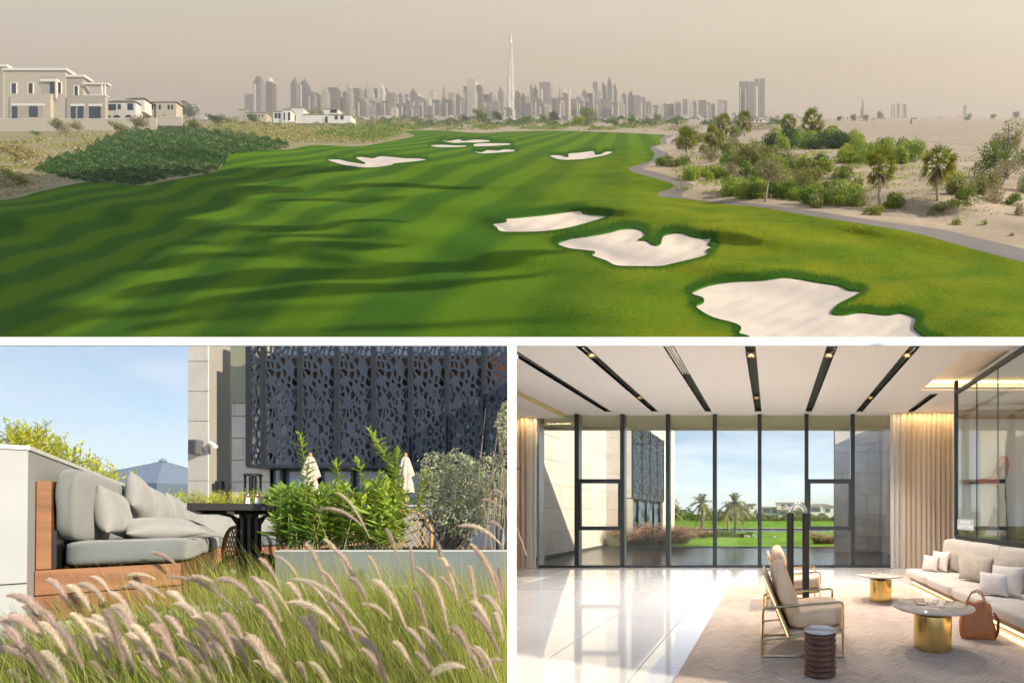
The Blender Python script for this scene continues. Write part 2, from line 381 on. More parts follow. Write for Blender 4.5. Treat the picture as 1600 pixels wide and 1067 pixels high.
def zone(name, mask, m, label=None):
    f = gf[mask]; u, inv = np.unique(f.ravel(), return_inverse=True)
    me = npmesh(name, W3[u], inv.reshape(-1, 3))
    px, py = gv[u, 0], gv[u, 1]
    a = me.attributes.new('zone', 'FLOAT', 'POINT')
    # how much of the dry, yellow-green rough grass grows here (the mounds beside the path)
    w = np.clip((px-760+(py-330)*-.2)/330, 0, 1)*np.exp(-np.clip(300-py, 0, 200)/60)
    w = np.maximum(w, .75*np.exp(-((px-1010)/170)**2-((py-262)/20)**2)); w = w*(1-.0*py)
    a.data.foreach_set('value', w.astype(np.float32))
    if name == 'fairway_grass':
        lg = np.zeros(len(px))
        for p in bd.values():
            q = np.array(p)[::2]; sc = .35 if q[:, 1].mean() < 300 else 1.0
            d2 = np.full(len(px), 1e9)
            for qx, qy in q: d2 = np.minimum(d2, ((px-qx)/(13*sc))**2+((py-qy+5*sc)/(8*sc))**2)
            lg = np.maximum(lg, np.clip(1.5-d2*.9, 0, 1))
        b_ = me.attributes.new('long_grass', 'FLOAT', 'POINT'); b_.data.foreach_set('value', lg.astype(np.float32))
    o = link(name, me, m, smooth=True); tag(o, kind='structure')
    if label: o['label'] = label
    return o
def turf_mat():
    m = bpy.data.materials.new('fairway_turf'); m.use_nodes = True; t = m.node_tree; b = t.nodes['Principled BSDF']; lk = t.links.new
    b.inputs['Roughness'].default_value = 1; b.inputs['Specular IOR Level'].default_value = .03
    b.inputs['Sheen Weight'].default_value = .0
    g = N(t, 'ShaderNodeNewGeometry'); sep = N(t, 'ShaderNodeSeparateXYZ'); lk(g.outputs['Position'], sep.inputs[0])
    # mown stripes follow the fairway's run
    a = N(t, 'ShaderNodeMath', operation='MULTIPLY_ADD'); a.inputs[1].default_value = .33; lk(sep.outputs['Y'], a.inputs[0]); lk(sep.outputs['X'], a.inputs[2])
    s1 = N(t, 'ShaderNodeMath', operation='MULTIPLY'); s1.inputs[1].default_value = .20; lk(a.outputs[0], s1.inputs[0])
    s2 = N(t, 'ShaderNodeMath', operation='SINE'); lk(s1.outputs[0], s2.inputs[0])
    s3 = N(t, 'ShaderNodeMapRange'); s3.inputs['From Min'].default_value = -.5; s3.inputs['From Max'].default_value = .5; lk(s2.outputs[0], s3.inputs[0])
    fa = N(t, 'ShaderNodeMix', data_type='RGBA'); fa.inputs['A'].default_value = (.044, .116, .010, 1); fa.inputs['B'].default_value = (.088, .172, .010, 1)
    lk(s3.outputs[0], fa.inputs['Factor'])
    n1 = N(t, 'ShaderNodeTexNoise'); n1.inputs['Scale'].default_value = .06; n1.inputs['Detail'].default_value = 8; n1.inputs['Roughness'].default_value = .65; lk(g.outputs['Position'], n1.inputs['Vector'])
    ro = N(t, 'ShaderNodeValToRGB'); ro.color_ramp.elements[0].position = .36; ro.color_ramp.elements[1].position = .64
    ro.color_ramp.elements[0].color = (.085, .155, .010, 1); ro.color_ramp.elements[1].color = (.19, .215, .012, 1); lk(n1.outputs[0], ro.inputs[0])
    at = N(t, 'ShaderNodeAttribute', attribute_name='zone')
    mx = N(t, 'ShaderNodeMix', data_type='RGBA'); lk(at.outputs['Fac'], mx.inputs['Factor']); lk(fa.outputs['Result'], mx.inputs['A']); lk(ro.outputs[0], mx.inputs['B'])
    n2 = N(t, 'ShaderNodeTexNoise'); n2.inputs['Scale'].default_value = 1.4; n2.inputs['Detail'].default_value = 10; n2.inputs['Roughness'].default_value = .75; lk(g.outputs['Position'], n2.inputs['Vector'])
    mr = N(t, 'ShaderNodeMapRange'); mr.inputs['From Min'].default_value = .3; mr.inputs['From Max'].default_value = .7; mr.inputs['To Min'].default_value = .78; mr.inputs['To Max'].default_value = 1.2; lk(n2.outputs[0], mr.inputs[0])
    lga = N(t, 'ShaderNodeAttribute', attribute_name='long_grass'); mx2 = N(t, 'ShaderNodeMix', data_type='RGBA'); lk(lga.outputs['Fac'], mx2.inputs['Factor']); lk(mx.outputs['Result'], mx2.inputs['A']); mx2.inputs['B'].default_value = (.030, .088, .008, 1)
    vm = N(t, 'ShaderNodeVectorMath', operation='SCALE'); lk(mx2.outputs['Result'], vm.inputs[0]); lk(mr.outputs[0], vm.inputs['Scale']); lk(vm.outputs[0], b.inputs['Base Color'])
    bp = N(t, 'ShaderNodeBump'); bp.inputs['Strength'].default_value = .8; bp.inputs['Distance'].default_value = .6; lk(n2.outputs[0], bp.inputs['Height']); lk(bp.outputs[0], b.inputs['Normal'])
    return m
TM = turf_mat()
zone('fairway_grass', inturf, TM)
M_desert = mat('desert_sand', (.38, .30, .225), .9, var=.22, scale=.05, bump=4, bscale=.35, coords='World', detail=9, spec=.1)
lefth = (cxx < 660) & (cyy > 186.5)
zone('desert_sand', ~inb & ~inroad & ~inturf & ~lefth, M_desert)
zone('dry_heath', ~inb & ~inroad & ~inturf & lefth, mat('dry_heath_ground', (.20, .19, .085), .95, scale=.09, bump=1, bscale=.8, coords='World', detail=9, spec=.05, col2=(.33, .26, .17)))
M_path = mat('cart_path_asphalt', (.19, .165, .16), .85, var=.12, scale=.2, coords='World', spec=.2)
zone('cart_path', inroad, M_path)
M_bunk = mat('bunker_sand', (.62, .52, .44), .9, var=.10, scale=.22, bump=1, bscale=1.1, coords='World', detail=8, spec=.1, col2=(.53, .45, .39))
M_lip = mat('bunker_lip_turf', (.035, .11, .012), .9, var=.4, scale=1.2, coords='World', spec=.1)
for k, poly in bd.items():
    q = np.array(poly); area = abs(np.dot(q[:, 0], np.roll(q[:, 1], 1))-np.dot(q[:, 1], np.roll(q[:, 0], 1)))/2
    y0 = q[:, 1].mean(); lipm = 4.2*61/F*float(gY(q[:, 0].mean(), y0))/61*(.35 if y0 < 300 else 1.0)*.7
    st = max(1.5, math.sqrt(area)/30)
    inner = [(x+random.uniform(-.2, .2)*st, y+random.uniform(-.2, .2)*st) for x in np.arange(q[:, 0].min(), q[:, 0].max(), st*1.6) for y in np.arange(q[:, 1].min(), q[:, 1].max(), st)]
    ia = inpoly(np.array([p[0] for p in inner]), np.array([p[1] for p in inner]), poly)
    inner = [p for p, t in zip(inner, ia) if t]
    v, f = cdt([poly], inner); c = v[f].mean(1); f = f[inpoly(c[:, 0], c[:, 1], poly)]
    w = gpts(v[:, 0], v[:, 1])
    dd = np.full(len(v), 1e9)
    for a, b in zip(q, np.roll(q, -1, 0)):
        ab = b-a; tt = np.clip(((v-a)@ab)/(ab@ab+1e-9), 0, 1); dd = np.minimum(dd, np.hypot(*((v-a-tt[:, None]*ab)*[1, 2.2]).T))
    depth = lipm*(.6+1.5*np.clip(dd/(st*7), 0, 1)**1.2); w[:, 2] -= depth
    w[:, 2] += lipm*.25*np.sin(v[:, 0]/7+v[:, 1]/3)*np.clip(dd/(st*4), 0, 1)
    tag(link('sand_bunker', npmesh('sand_bunker', w, f), M_bunk, smooth=True), kind='structure')
    m_ = MB(); n = len(poly); top = gpts(q[:, 0], q[:, 1]); up = top.copy(); up[:, 2] += .15; lo = top.copy(); lo[:, 2] -= lipm*.62
    for i in range(n): j = (i+1) % n; m_.add([lo[i], lo[j], up[j], up[i]], [(0, 1, 2, 3)])
    tag(m_.build('bunker_lip', M_lip), kind='structure')

# backdrop sky of the golf valley: a dusty haze dome segment behind the skyline
def golf_sky():
    m_ = MB(); n = 40; rowsz = [-160, 0, 400, 1000, 2000, 3500, 6000, 10000, 16000, 24000]
    for i in range(n+1):
        x = -30000+52000*i/n
        yy = 7600-2600*(abs(x+4500)/26000)**3
        for z in rowsz: m_.v.append((x, yy, EYE+SA*yy+z))
    k = len(rowsz)
    for i in range(n):
        for j in range(k-1): m_.f.append((i*k+j, i*k+j+1, (i+1)*k+j+1, (i+1)*k+j))
    mm = bpy.data.materials.new('dusty_sky'); mm.use_nodes = True; t = mm.node_tree; t.nodes.clear(); lk = t.links.new
    o = N(t, 'ShaderNodeOutputMaterial'); e = N(t, 'ShaderNodeEmission'); g = N(t, 'ShaderNodeNewGeometry'); sp = N(t, 'ShaderNodeSeparateXYZ'); lk(g.outputs['Position'], sp.inputs[0])
    mr = N(t, 'ShaderNodeMapRange'); mr.inputs['From Min'].default_value = 6900; mr.inputs['From Max'].default_value = 9100; lk(sp.outputs['Z'], mr.inputs[0])
    cr = N(t, 'ShaderNodeValToRGB'); el = cr.color_ramp.elements; el[0].color = (.47, .375, .305, 1); el[1].position = 1; el[1].color = (.62, .545, .43, 1)
    x = cr.color_ramp.elements.new(.45); x.color = (.56, .455, .345, 1); lk(mr.outputs[0], cr.inputs[0])
    mp = N(t, 'ShaderNodeMapping'); mp.inputs['Scale'].default_value = (1, 1, 6); lk(g.outputs['Position'], mp.inputs[0])
    nn = N(t, 'ShaderNodeTexNoise'); nn.inputs['Scale'].default_value = .00022; nn.inputs['Detail'].default_value = 6; lk(mp.outputs[0], nn.inputs['Vector'])
    m2 = N(t, 'ShaderNodeMapRange'); m2.inputs['To Min'].default_value = .93; m2.inputs['To Max'].default_value = 1.07; lk(nn.outputs[0], m2.inputs[0])
    lk(cr.outputs[0], e.inputs[0]); lk(m2.outputs[0], e.inputs[1]); lk(e.outputs[0], o.inputs[0])
    tag(m_.build('sky', mm, smooth=True), kind='structure')
golf_sky()
# ================================================================ skyline of the golf valley
def ordn(i):
    return '%d%s' % (i, 'th' if 10 <= i % 100 <= 20 else {1: 'st', 2: 'nd', 3: 'rd'}.get(i % 10, 'th'))
def tower_mat(name, c1, c2, sx=.22, sz=.09):
    m = bpy.data.materials.new(name); m.use_nodes = True; t = m.node_tree; b = t.nodes['Principled BSDF']; lk = t.links.new
    b.inputs['Roughness'].default_value = .5
    g = N(t, 'ShaderNodeNewGeometry'); mp = N(t, 'ShaderNodeMapping'); mp.inputs['Scale'].default_value = (sx*.12, sx*.12, sz*.35); lk(g.outputs['Position'], mp.inputs[0])
    v = N(t, 'ShaderNodeTexNoise'); v.inputs['Scale'].default_value = 1.2; v.inputs['Detail'].default_value = 3; lk(mp.outputs[0], v.inputs['Vector'])
    sep = N(t, 'ShaderNodeSeparateXYZ'); lk(g.outputs['Position'], sep.inputs[0])
    s = N(t, 'ShaderNodeMath', operation='MULTIPLY'); s.inputs[1].default_value = .55; lk(sep.outputs['X'], s.inputs[0])
    w = N(t, 'ShaderNodeMath', operation='SINE'); lk(s.outputs[0], w.inputs[0])
    s2 = N(t, 'ShaderNodeMath', operation='MULTIPLY'); s2.inputs[1].default_value = .3; lk(sep.outputs['Z'], s2.inputs[0])
    w2 = N(t, 'ShaderNodeMath', operation='SINE'); lk(s2.outputs[0], w2.inputs[0])
    ad = N(t, 'ShaderNodeMath', operation='MULTIPLY_ADD'); ad.inputs[1].default_value = .16; lk(w.outputs[0], ad.inputs[0]); lk(v.outputs[0], ad.inputs[2])
    ad2 = N(t, 'ShaderNodeMath', operation='MULTIPLY_ADD'); ad2.inputs[1].default_value = .10; lk(w2.outputs[0], ad2.inputs[0]); lk(ad.outputs[0], ad2.inputs[2])
    cr = N(t, 'ShaderNodeValToRGB'); cr.color_ramp.elements[0].position = .3; cr.color_ramp.elements[1].position = .7
    cr.color_ramp.elements[0].color = (*c1, 1); cr.color_ramp.elements[1].color = (*c2, 1); lk(ad2.outputs[0], cr.inputs[0])
    oi = N(t, 'ShaderNodeObjectInfo'); mr = N(t, 'ShaderNodeMapRange'); mr.inputs['To Min'].default_value = .75; mr.inputs['To Max'].default_value = 1.25; lk(oi.outputs['Random'], mr.inputs[0])
    vm = N(t, 'ShaderNodeVectorMath', operation='SCALE'); lk(cr.outputs[0], vm.inputs[0]); lk(mr.outputs[0], vm.inputs['Scale']); lk(vm.outputs[0], b.inputs['Base Color'])
    return m
TMAT = [tower_mat('tower_grey_glass', (.12, .10, .10), (.24, .20, .185)), tower_mat('tower_stone', (.30, .25, .21), (.50, .42, .34)), tower_mat('tower_dark_glass', (.09, .08, .08), (.17, .145, .135))]
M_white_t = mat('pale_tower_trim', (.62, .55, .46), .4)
TOW = [(382,395,146,'flat'),(395.5,408,117,'dome'),(415.5,425.5,119,'dome'),(454,463,117,'spire'),(468,479,118,'spire'),(473,481,149.5,'flat'),(481.5,489.5,142,'flat'),(492,500.5,143,'slant'),(502,511,135.5,'step'),(512,525,135,'twin'),(527,533,150.6,'flat'),(535,540,142.5,'flat'),(539,547.5,124,'point'),(549,562,136.6,'flat'),(564,568,142,'flat'),(568.6,572,136.6,'step'),(572,583.5,130.7,'slant'),(584,588.5,136.6,'flat'),(589.6,598.5,129,'step'),(598.8,606,137,'step'),(566,597,153,'flat'),(606,616,144,'flat'),(620.5,628,142.5,'point'),(629.5,639,146,'step'),(641,648.7,134,'spire'),(649.6,658.7,143,'point'),(659,670,152,'flat'),(670.7,678.6,141.3,'flat'),(680,688,157.7,'flat'),(689,696,130.7,'needle'),(700,709,143.6,'flat'),(709.5,718.7,145,'step'),(719,724,152,'flat'),(724,730,134,'flat'),(730,742.6,121.4,'flat'),(743,751.7,132,'flat'),(746,755,146,'flat'),(755.5,763.5,147,'flat'),(764,769.5,144,'flat'),(770,776.5,148,'flat'),(778,785,132,'spire'),(803,813,140,'dome'),(814,820,145,'step'),(820.6,829,149.5,'flat'),(827,832,127,'spire'),(833,839,129,'spire'),(843,859.7,127,'flat'),(860,870,152,'flat'),(871,877.5,135,'needle'),(878,885.5,138,'step'),(886,892,130,'needle'),(892,901,153,'flat'),(901,908,150,'slant'),(908.5,916.5,139.7,'step'),(917,925.6,145,'flat'),(926.5,933,126.5,'flat'),(934,940,141,'flat'),(940.6,947,127,'slant'),(949,955,120,'dome'),(957.3,963,127,'point'),(937.8,954,154,'flat'),(970.6,978,144,'step'),(981,989,142,'step'),(989.8,999.5,148,'flat'),(1000,1008,151,'flat'),(1008.5,1017,157.7,'flat'),(1020,1027.5,163.8,'flat'),(1028,1034,162,'flat'),(1034.5,1041.7,160,'step'),(1042,1052.7,162,'flat'),(1055,1063.7,159,'flat'),(1066.8,1073.6,154.4,'flat'),(1074,1080.6,158,'flat'),(1081,1088,156,'step'),(1091,1103.6,156,'flat'),(1105,1110,160,'flat'),(1111,1117,161.5,'flat'),(1120.7,1128,155,'flat'),(1128.4,1136,156.5,'flat'),(1155,1163.7,125.6,'flat'),(1164.2,1169,126.5,'flat'),(1169.5,1178.6,126,'flat'),(1179,1195,121.5,'twin'),(1345,1351,151,'needle'),(1393,1399,163,'flat'),(1402,1406,161,'flat'),(1411,1416,163,'flat'),(1506,1510,164,'flat')]
random.seed(11)
fill = []
for i in range(46):
    x = random.uniform(545, 1010); w = random.uniform(5, 11); fill.append((x, x+w, random.uniform(152, 168), random.choice(['flat', 'flat', 'step', 'slant'])))
SHN = {'flat': 'flat-topped', 'dome': 'round-crowned', 'spire': 'spired', 'slant': 'slant-topped', 'step': 'stepped', 'twin': 'twin-slab', 'point': 'pointed', 'needle': 'needle-shaped'}
alltow = [(*t, 0) for t in TOW]+[(*t, 1) for t in fill]
alltow.sort(key=lambda t: t[0]+t[1])
for i, (x0, x1, yt, kind, isf) in enumerate(alltow):
    Y = random.uniform(3900, 4300) if isf else random.uniform(4350, 5000)
    m_ = TMAT[random.choice([0, 0, 1, 2])]; k = Y/F
    wX = (x1-x0)*k; cxm = ((x0+x1)/2-CX)*k; zb = EYE+(CY-184.5)*k; zt = EYE+(CY-yt)*k; dY = min(wX*.55, 45)
    height = 'tall' if yt < 136 else ('mid-height' if yt < 152 else 'low')
    T = thing('skyscraper', (cxm, Y, zb), f'hazy {height} {SHN[kind]} tower, {ordn(i+1)} from the left along the skyline', 'skyscraper', 'towers of the hazy city skyline')
    H_ = zt-zb; w2 = wX/2; b = MB(); c_ = MB(); cn = 'crown'
    if kind == 'flat': b.box(-w2, w2, 0, dY, 0, H_*.97); c_.box(-w2*.6, w2*.5, dY*.2, dY*.8, H_*.97, H_)
    elif kind == 'slant': b.prism([(-w2, 0), (w2, 0), (w2, H_*.86), (-w2, H_)], 0, dY); c_ = None
    elif kind == 'step':
        b.box(-w2, w2, 0, dY, 0, H_*.84); c_.box(-w2*.65, w2*.65, dY*.15, dY*.85, H_*.84, H_*.94); c_.box(-w2*.3, w2*.3, dY*.3, dY*.7, H_*.94, H_)
    elif kind == 'twin': b.box(-w2, -w2*.08, 0, dY, 0, H_*.97); b.box(w2*.04, w2, dY*.2, dY*1.1, 0, H_); c_ = MB(); c_.box(-w2*.08, w2*.04, dY*.3, dY*.7, 0, H_*.9)
    elif kind == 'dome':
        b.box(-w2, w2, 0, dY, 0, H_*.86); c_.lathe([(w2*.8, 0), (w2*.75, H_*.06), (w2*.45, H_*.11), (w2*.1, H_*.14)], (0, dY/2, H_*.86), 10)
    elif kind == 'spire':
        b.box(-w2, w2, 0, dY, 0, H_*.82); c_.lathe([(w2*.75, 0), (w2*.7, H_*.05), (w2*.35, H_*.08), (w2*.3, H_*.12), (w2*.06, H_*.14), (w2*.05, H_*.2)], (0, dY/2, H_*.82), 8)
    elif kind == 'point':
        b.box(-w2, w2, 0, dY, 0, H_*.8); c_.add([(-w2, 0, 0), (w2, 0, 0), (w2, dY, 0), (-w2, dY, 0), (-w2*.2, dY*.4, H_*.17), (w2*.2, dY*.4, H_*.17), (w2*.2, dY*.6, H_*.17), (-w2*.2, dY*.6, H_*.17)], [(0, 1, 5, 4), (1, 2, 6, 5), (2, 3, 7, 6), (3, 0, 4, 7), (4, 5, 6, 7)]); c_.v = [(x, y, z+H_*.8) for x, y, z in c_.v]
    elif kind == 'needle':
        b.lathe([(w2, 0), (w2*.95, H_*.4), (w2*.7, H_*.7), (w2*.35, H_*.88), (w2*.1, H_*.97)], (0, dY/2, 0), 10); c_.box(-w2*.06, w2*.06, dY*.45, dY*.55, H_*.95, H_*1.04)
    b.build('body', m_, T)
    if c_: c_.build(cn, random.choice([m_, M_white_t, TMAT[2]]), T)
    if random.random() < .55: # paler bay on the front, sunlit tone put into its colour
        f_ = MB(); f_.box(-w2*.75, -w2*.35, -2.5, 0, H_*.03, H_*.78); f_.build('painted_lit_bay', M_white_t, T)
# the very tall spire
def spire_tower():
    Y = 4600; k = Y/F; zb = EYE+(CY-184.5)*k; T = thing('skyscraper', ((798.4-CX)*k, Y, zb), 'very tall slender silver spire tower rising far above the rest of the skyline', 'skyscraper', 'towers of the hazy city skyline')
    h = lambda y: (184.5-y)*k
    M1 = mat('spire_steel_glass', (.66, .60, .54), .3, metal=.3, var=.35, scale=.05, stretch=(3, 3, .25), coords='World')
    b = MB(); lv = [(176, 6.6), (156, 6.0), (146, 5.6), (133, 5.2), (121, 4.6), (112, 4.2), (104, 3.6), (97, 3.2), (86, 2.6), (75, 2.1), (66, 1.5)]
    for wing in range(3):
        th = R(90+120*wing+25); z0 = 0
        for j, (y, r) in enumerate(lv):
            rr = r*(1 if (j+wing) % 3 else .86); c = (math.cos(th)*rr*k*.42, math.sin(th)*rr*k*.42, 0)
            b.lathe([(rr*k*.60, z0), (rr*k*.60, h(y)+(wing-1)*h(181))], c, 10); z0 = h(y)-8
    b.build('body', M1, T)
    c = MB(); c.lathe([(2.0*k, h(72)), (1.8*k, h(63)), (1.4*k, h(57)), (1.1*k, h(52)), (.8*k, h(49)), (.5*k, h(43))], (0, 0, 0), 10); c.build('spire', M1, T, smooth=True)
spire_tower()
# distant low city
random.seed(5)
b = MB(); b2 = MB()
for i in range(900):
    x = random.gauss(820, 260) if random.random() < .8 else random.uniform(180, 1700)
    py = random.uniform(183.4, 189.5); Y = 21216/(py-180)*.95; k = Y/F; w = random.uniform(2, 9)*k; h = random.uniform(1.2, 5.5)*k*(1.6 if random.random() < .15 else 1)*(.5 if x > 1250 or x < 380 else 1)
    g = G(x, py); (b if random.random() < .6 else b2).box(g.x, g.x+w, g.y, g.y+w*.5, g.z-2, g.z+h)
tag(b.build('distant_city', mat('distant_city_walls', (.50, .44, .38), .8, var=.3, scale=.01, coords='World')), kind='stuff')
tag(b2.build('distant_town', mat('distant_town_walls', (.17, .145, .14), .8, var=.3, scale=.01, coords='World')), kind='stuff')

# ================================================================ villas on the left
M_cream = mat('villa_render_cream', (.46, .385, .29), .85, var=.07, scale=.3, coords='World'); M_tan = mat('villa_render_tan', (.37, .31, .24), .85, var=.07, scale=.3, coords='World')
M_vwhite = mat('villa_trim_white', (.68, .62, .54), .7, var=.05); M_dark = mat('villa_window_dark', (.02, .02, .022), .15); M_rtile = mat('villa_roof_tiles', (.14, .09, .07), .8, var=.3, scale=.5, coords='World')
def px_box(mb, x0, x1, y0, y1, Y0, Y1):
    """box whose front face at depth Y0 spans the given outline"""
    a = P(x0, y1, Y0); c = P(x1, y0, Y0); mb.box(a.x, c.x, Y0, Y1, a.z, c.z)
def villa(label, parts, group=None):
    T = thing('villa', (0, 0, 0), label, 'villa', group); root = None
    for nm, m, (x0, x1, y0, y1), (Y0, Y1), sub in parts:
        mb = MB(); px_box(mb, x0, x1, y0, y1, Y0, Y1); o = mb.build(nm, m, root if sub and root else T)
        if nm == 'wall': root = o
    return T
YV = float(gY(120, 204.5))+1
wv = lambda r, Y: [('window', M_dark, r, (Y-.3, Y+.4), 1), ('window_surround', M_vwhite, (r[0]-1, r[1]+1, r[2]-1.2, r[2]), (Y-.7, Y), 1), ('window_surround', M_vwhite, (r[0]-1, r[0], r[2], r[3]+1), (Y-.7, Y), 1), ('window_surround', M_vwhite, (r[1], r[1]+1, r[2], r[3]+1), (Y-.7, Y), 1)]
Y0 = YV+6
villa('large beige flat-roofed villa at far left with roof pergola', [
 ('wall', M_cream, (5, 102, 110, 206), (Y0+4, Y0+12), 0), ('roof', M_vwhite, (3, 104, 106.5, 110), (Y0+2.4, Y0+13), 0),
 ('wall', M_tan, (-12, 4.8, 104.5, 206), (Y0+3, Y0+9), 0), ('roof', M_vwhite, (-14, 11, 100.5, 104.5), (Y0+1.4, Y0+10), 0),
 *wv((17, 25, 130.5, 146), Y0+4), *wv((43.5, 51, 130.5, 146), Y0+4), ('balcony_shade', M_tan, (64, 86, 120, 154), (Y0+3.8, Y0+4.3), 1), ('window', M_dark, (78, 84, 129, 146), (Y0+3.5, Y0+4), 1), *wv((90, 95, 129, 146), Y0+4),  # shade of the balcony recess put into a darker panel
 ('balcony_roof', M_vwhite, (63, 89, 123.5, 127.5), (Y0+1.5, Y0+4), 0), ('column', M_vwhite, (86.2, 88.5, 127.5, 154), (Y0+1.5, Y0+2.4), 0),
 ('wall', M_cream, (16, 79, 147, 206), (Y0+1, Y0+4), 0), ('lintel', M_vwhite, (17, 69, 162, 165.5), (Y0+.6, Y0+1), 0), ('porch_shade', M_tan, (18, 67.5, 165.5, 186), (Y0+.9, Y0+1.05), 1), ('door', M_dark, (18.5, 27, 166.5, 186), (Y0+.75, Y0+1), 1), ('window', M_dark, (45, 59, 166.5, 183), (Y0+.75, Y0+1), 1),  # porch panel is darker to stand for the shade of a recess
 ('wall', M_tan, (102, 129.5, 120.5, 206), (Y0+5, Y0+12), 0), ('roof', M_vwhite, (102, 132, 117, 120.5), (Y0+3.6, Y0+13), 0), *wv((115.5, 121.5, 135, 149), Y0+5), 
 ('wall', M_tan, (104, 164, 149.5, 206), (Y0+2.5, Y0+6), 0), ('lintel', M_vwhite, (109.5, 131.5, 162.5, 166), (Y0+2, Y0+2.5), 0), ('door', M_dark, (110.5, 118, 166.5, 186), (Y0+2.2, Y0+2.5), 1), ('door', M_dark, (121, 130, 166.5, 186), (Y0+2.2, Y0+2.5), 1), ('lintel', M_vwhite, (138, 159, 162.5, 166), (Y0+2, Y0+2.5), 0), ('window', M_dark, (139, 157, 167, 185), (Y0+2.2, Y0+2.5), 1),
 ('parapet', M_vwhite, (129.5, 165, 148, 149.5), (Y0+2.3, Y0+6.5), 0), ('pergola_roof', M_vwhite, (128.5, 168, 129.5, 132), (Y0+2.3, Y0+6.5), 0), ('post', M_vwhite, (158, 159.6, 132, 148), (Y0+2.6, Y0+3.4), 0), ('post', M_vwhite, (163, 164.6, 132, 148), (Y0+2.6, Y0+3.4), 0)])
w_ = thing('garden_wall', (0, 0, 0), 'long low cream boundary wall in front of the large beige villa', 'wall')
for x0, x1, y0, y1, Yw in ((-30, 37, 186.5, 206, YV+2), (37.1, 105, 186.5, 206, YV+2), (105.1, 175, 186.5, 206, YV+2), (175.1, 244, 186, 205, YV+2), (244.2, 284, 183.5, 197, YV+28)):
    mb = MB(); px_box(mb, x0, x1, y0, y1, Yw, Yw+1.2); mb.build('panel', M_cream, w_)
    mb = MB(); px_box(mb, x0, x1, y0-.8, y0, Yw-.3, Yw+1.5); mb.build('coping', M_vwhite, w_)
def hip(mb, x0, x1, ye, yr, Y0, Y1):
    a = P(x0, ye, Y0); c = P(x1, ye, Y0); zr = P(x0, yr, Y0).z; w = c.x-a.x; ym = (Y0+Y1)/2; ins = min(w*.3, (Y1-Y0)*.5+w*.1)
    mb.add([(a.x, Y0, a.z), (c.x, Y0, a.z), (c.x, Y1, a.z), (a.x, Y1, a.z), (a.x+ins, ym, zr), (c.x-ins, ym, zr)], [(0, 1, 5, 4), (1, 2, 5), (2, 3, 4, 5), (3, 0, 4), (3, 2, 1, 0)])
def roofvilla(label, blocks, wins, m, Y, arches=()):
    T = thing('villa', (0, 0, 0), label, 'villa')
    for x0, x1, y0, y1, yr, dy in blocks:
        mb = MB(); px_box(mb, x0, x1, y0, y1, Y+dy, Y+dy+9); mb.build('wall', m, T)
        mb = MB(); hip(mb, x0-1.6, x1+1.6, y0, yr, Y+dy-1, Y+dy+10); mb.build('roof', M_rtile, T)
    for x0, x1, y0, y1, dy in wins:
        mb = MB(); px_box(mb, x0, x1, y0, y1, Y+dy-.3, Y+dy+.1); mb.build('window', M_dark, T)
    for xc, yb, r, dy in arches:
        mb = MB(); k = (Y+dy)/F; c = P(xc, yb, Y+dy); poly = [(c.x+r*k*math.cos(R(a)), c.z+r*k*.75*math.sin(R(a))) for a in range(0, 181, 20)]
        mb.prism(poly, Y+dy-.3, Y+dy+.1); mb.build('arch', M_dark, T)
    return T
Y2 = YV+60
roofvilla('white villa with brown tiled roof and arches behind the beige villa', [(164, 212, 159.5, 192, 153, 0), (197, 226, 155, 175, 148.5, 6)], [(165.5, 181, 163, 172.5, 0), (184, 188.5, 163, 171, 0), (199, 208, 162, 172, 0)], M_vwhite, Y2, [(169, 184, 4.6, 0), (182.5, 184, 5.4, 0), (201, 184, 5.4, 0)])
roofvilla('cream villa with hipped roof at the right end of the boundary wall', [(212, 246, 160, 192, 155, 2), (244, 275, 159.5, 192, 154.5, 0)], [(223, 226, 164, 171, 2), (236, 239.5, 164, 171, 2), (248, 251, 164, 171, 0), (262, 265, 164, 171, 0), (267.5, 270, 164, 171, 0), (240.5, 243, 163, 184, 2)], M_cream, Y2+14)
Y3 = 900
def flatvilla(label, blocks, wins, Y, m=M_vwhite):
    T = thing('villa', (0, 0, 0), label, 'villa')
    for x0, x1, y0, y1, dy in blocks:
        mb = MB(); px_box(mb, x0, x1, y0+1, y1, Y+dy, Y+dy+14); mb.build('wall', m, T)
        mb = MB(); px_box(mb, x0-.6, x1+.6, y0, y0+1, Y+dy-1.4, Y+dy+15); mb.build('roof', M_tan, T)
    for x0, x1, y0, y1, dy in wins:
        mb = MB(); px_box(mb, x0, x1, y0, y1, Y+dy-.4, Y+dy+.2); mb.build('window', M_dark, T)
flatvilla('small tan villa far left of the white villas beyond the scrub', [(373, 386, 170.5, 190, 4), (383, 416, 175, 191, 0)], [(i, i+1.6, 179, 183.5, 0) for i in range(389, 412, 5)], 1300, M_cream)
flatvilla('white flat-roofed villa with dark windows, left of the pair of broad trees', [(427, 441, 173.5, 192, 0), (441, 454, 170.5, 193, -6), (449, 474, 167.5, 193, 4)], [(429, 433, 177, 185, 0), (434.5, 438, 177, 185, 0), (443, 445, 176, 188, -6), (450, 453, 176, 188, -6), (458, 462, 180, 189, 4)], 1150)
flatvilla('long white villa with a dark roof opening, right of the pair of broad trees', [(474, 508, 178, 193, 3), (506, 529, 169.5, 184, 5), (512, 548, 178.5, 193, 0)], [(516, 526, 171.5, 176.5, 5), (523, 527.5, 181, 187, 0), (532, 536.5, 181, 187, 0), (508, 511, 182, 190, 0)], 1150)
flatvilla('low cream building on the open sand beyond the palms', [(1178, 1197, 186.5, 191.5, 0)], [(1181, 1184, 188, 190.5, 0), (1187, 1190, 188, 190.5, 0)], 1500, M_vwhite)
flatvilla('small square sand-coloured block on a mound in the desert', [(1425, 1433, 184, 195, 0)], [], 1400, M_cream)

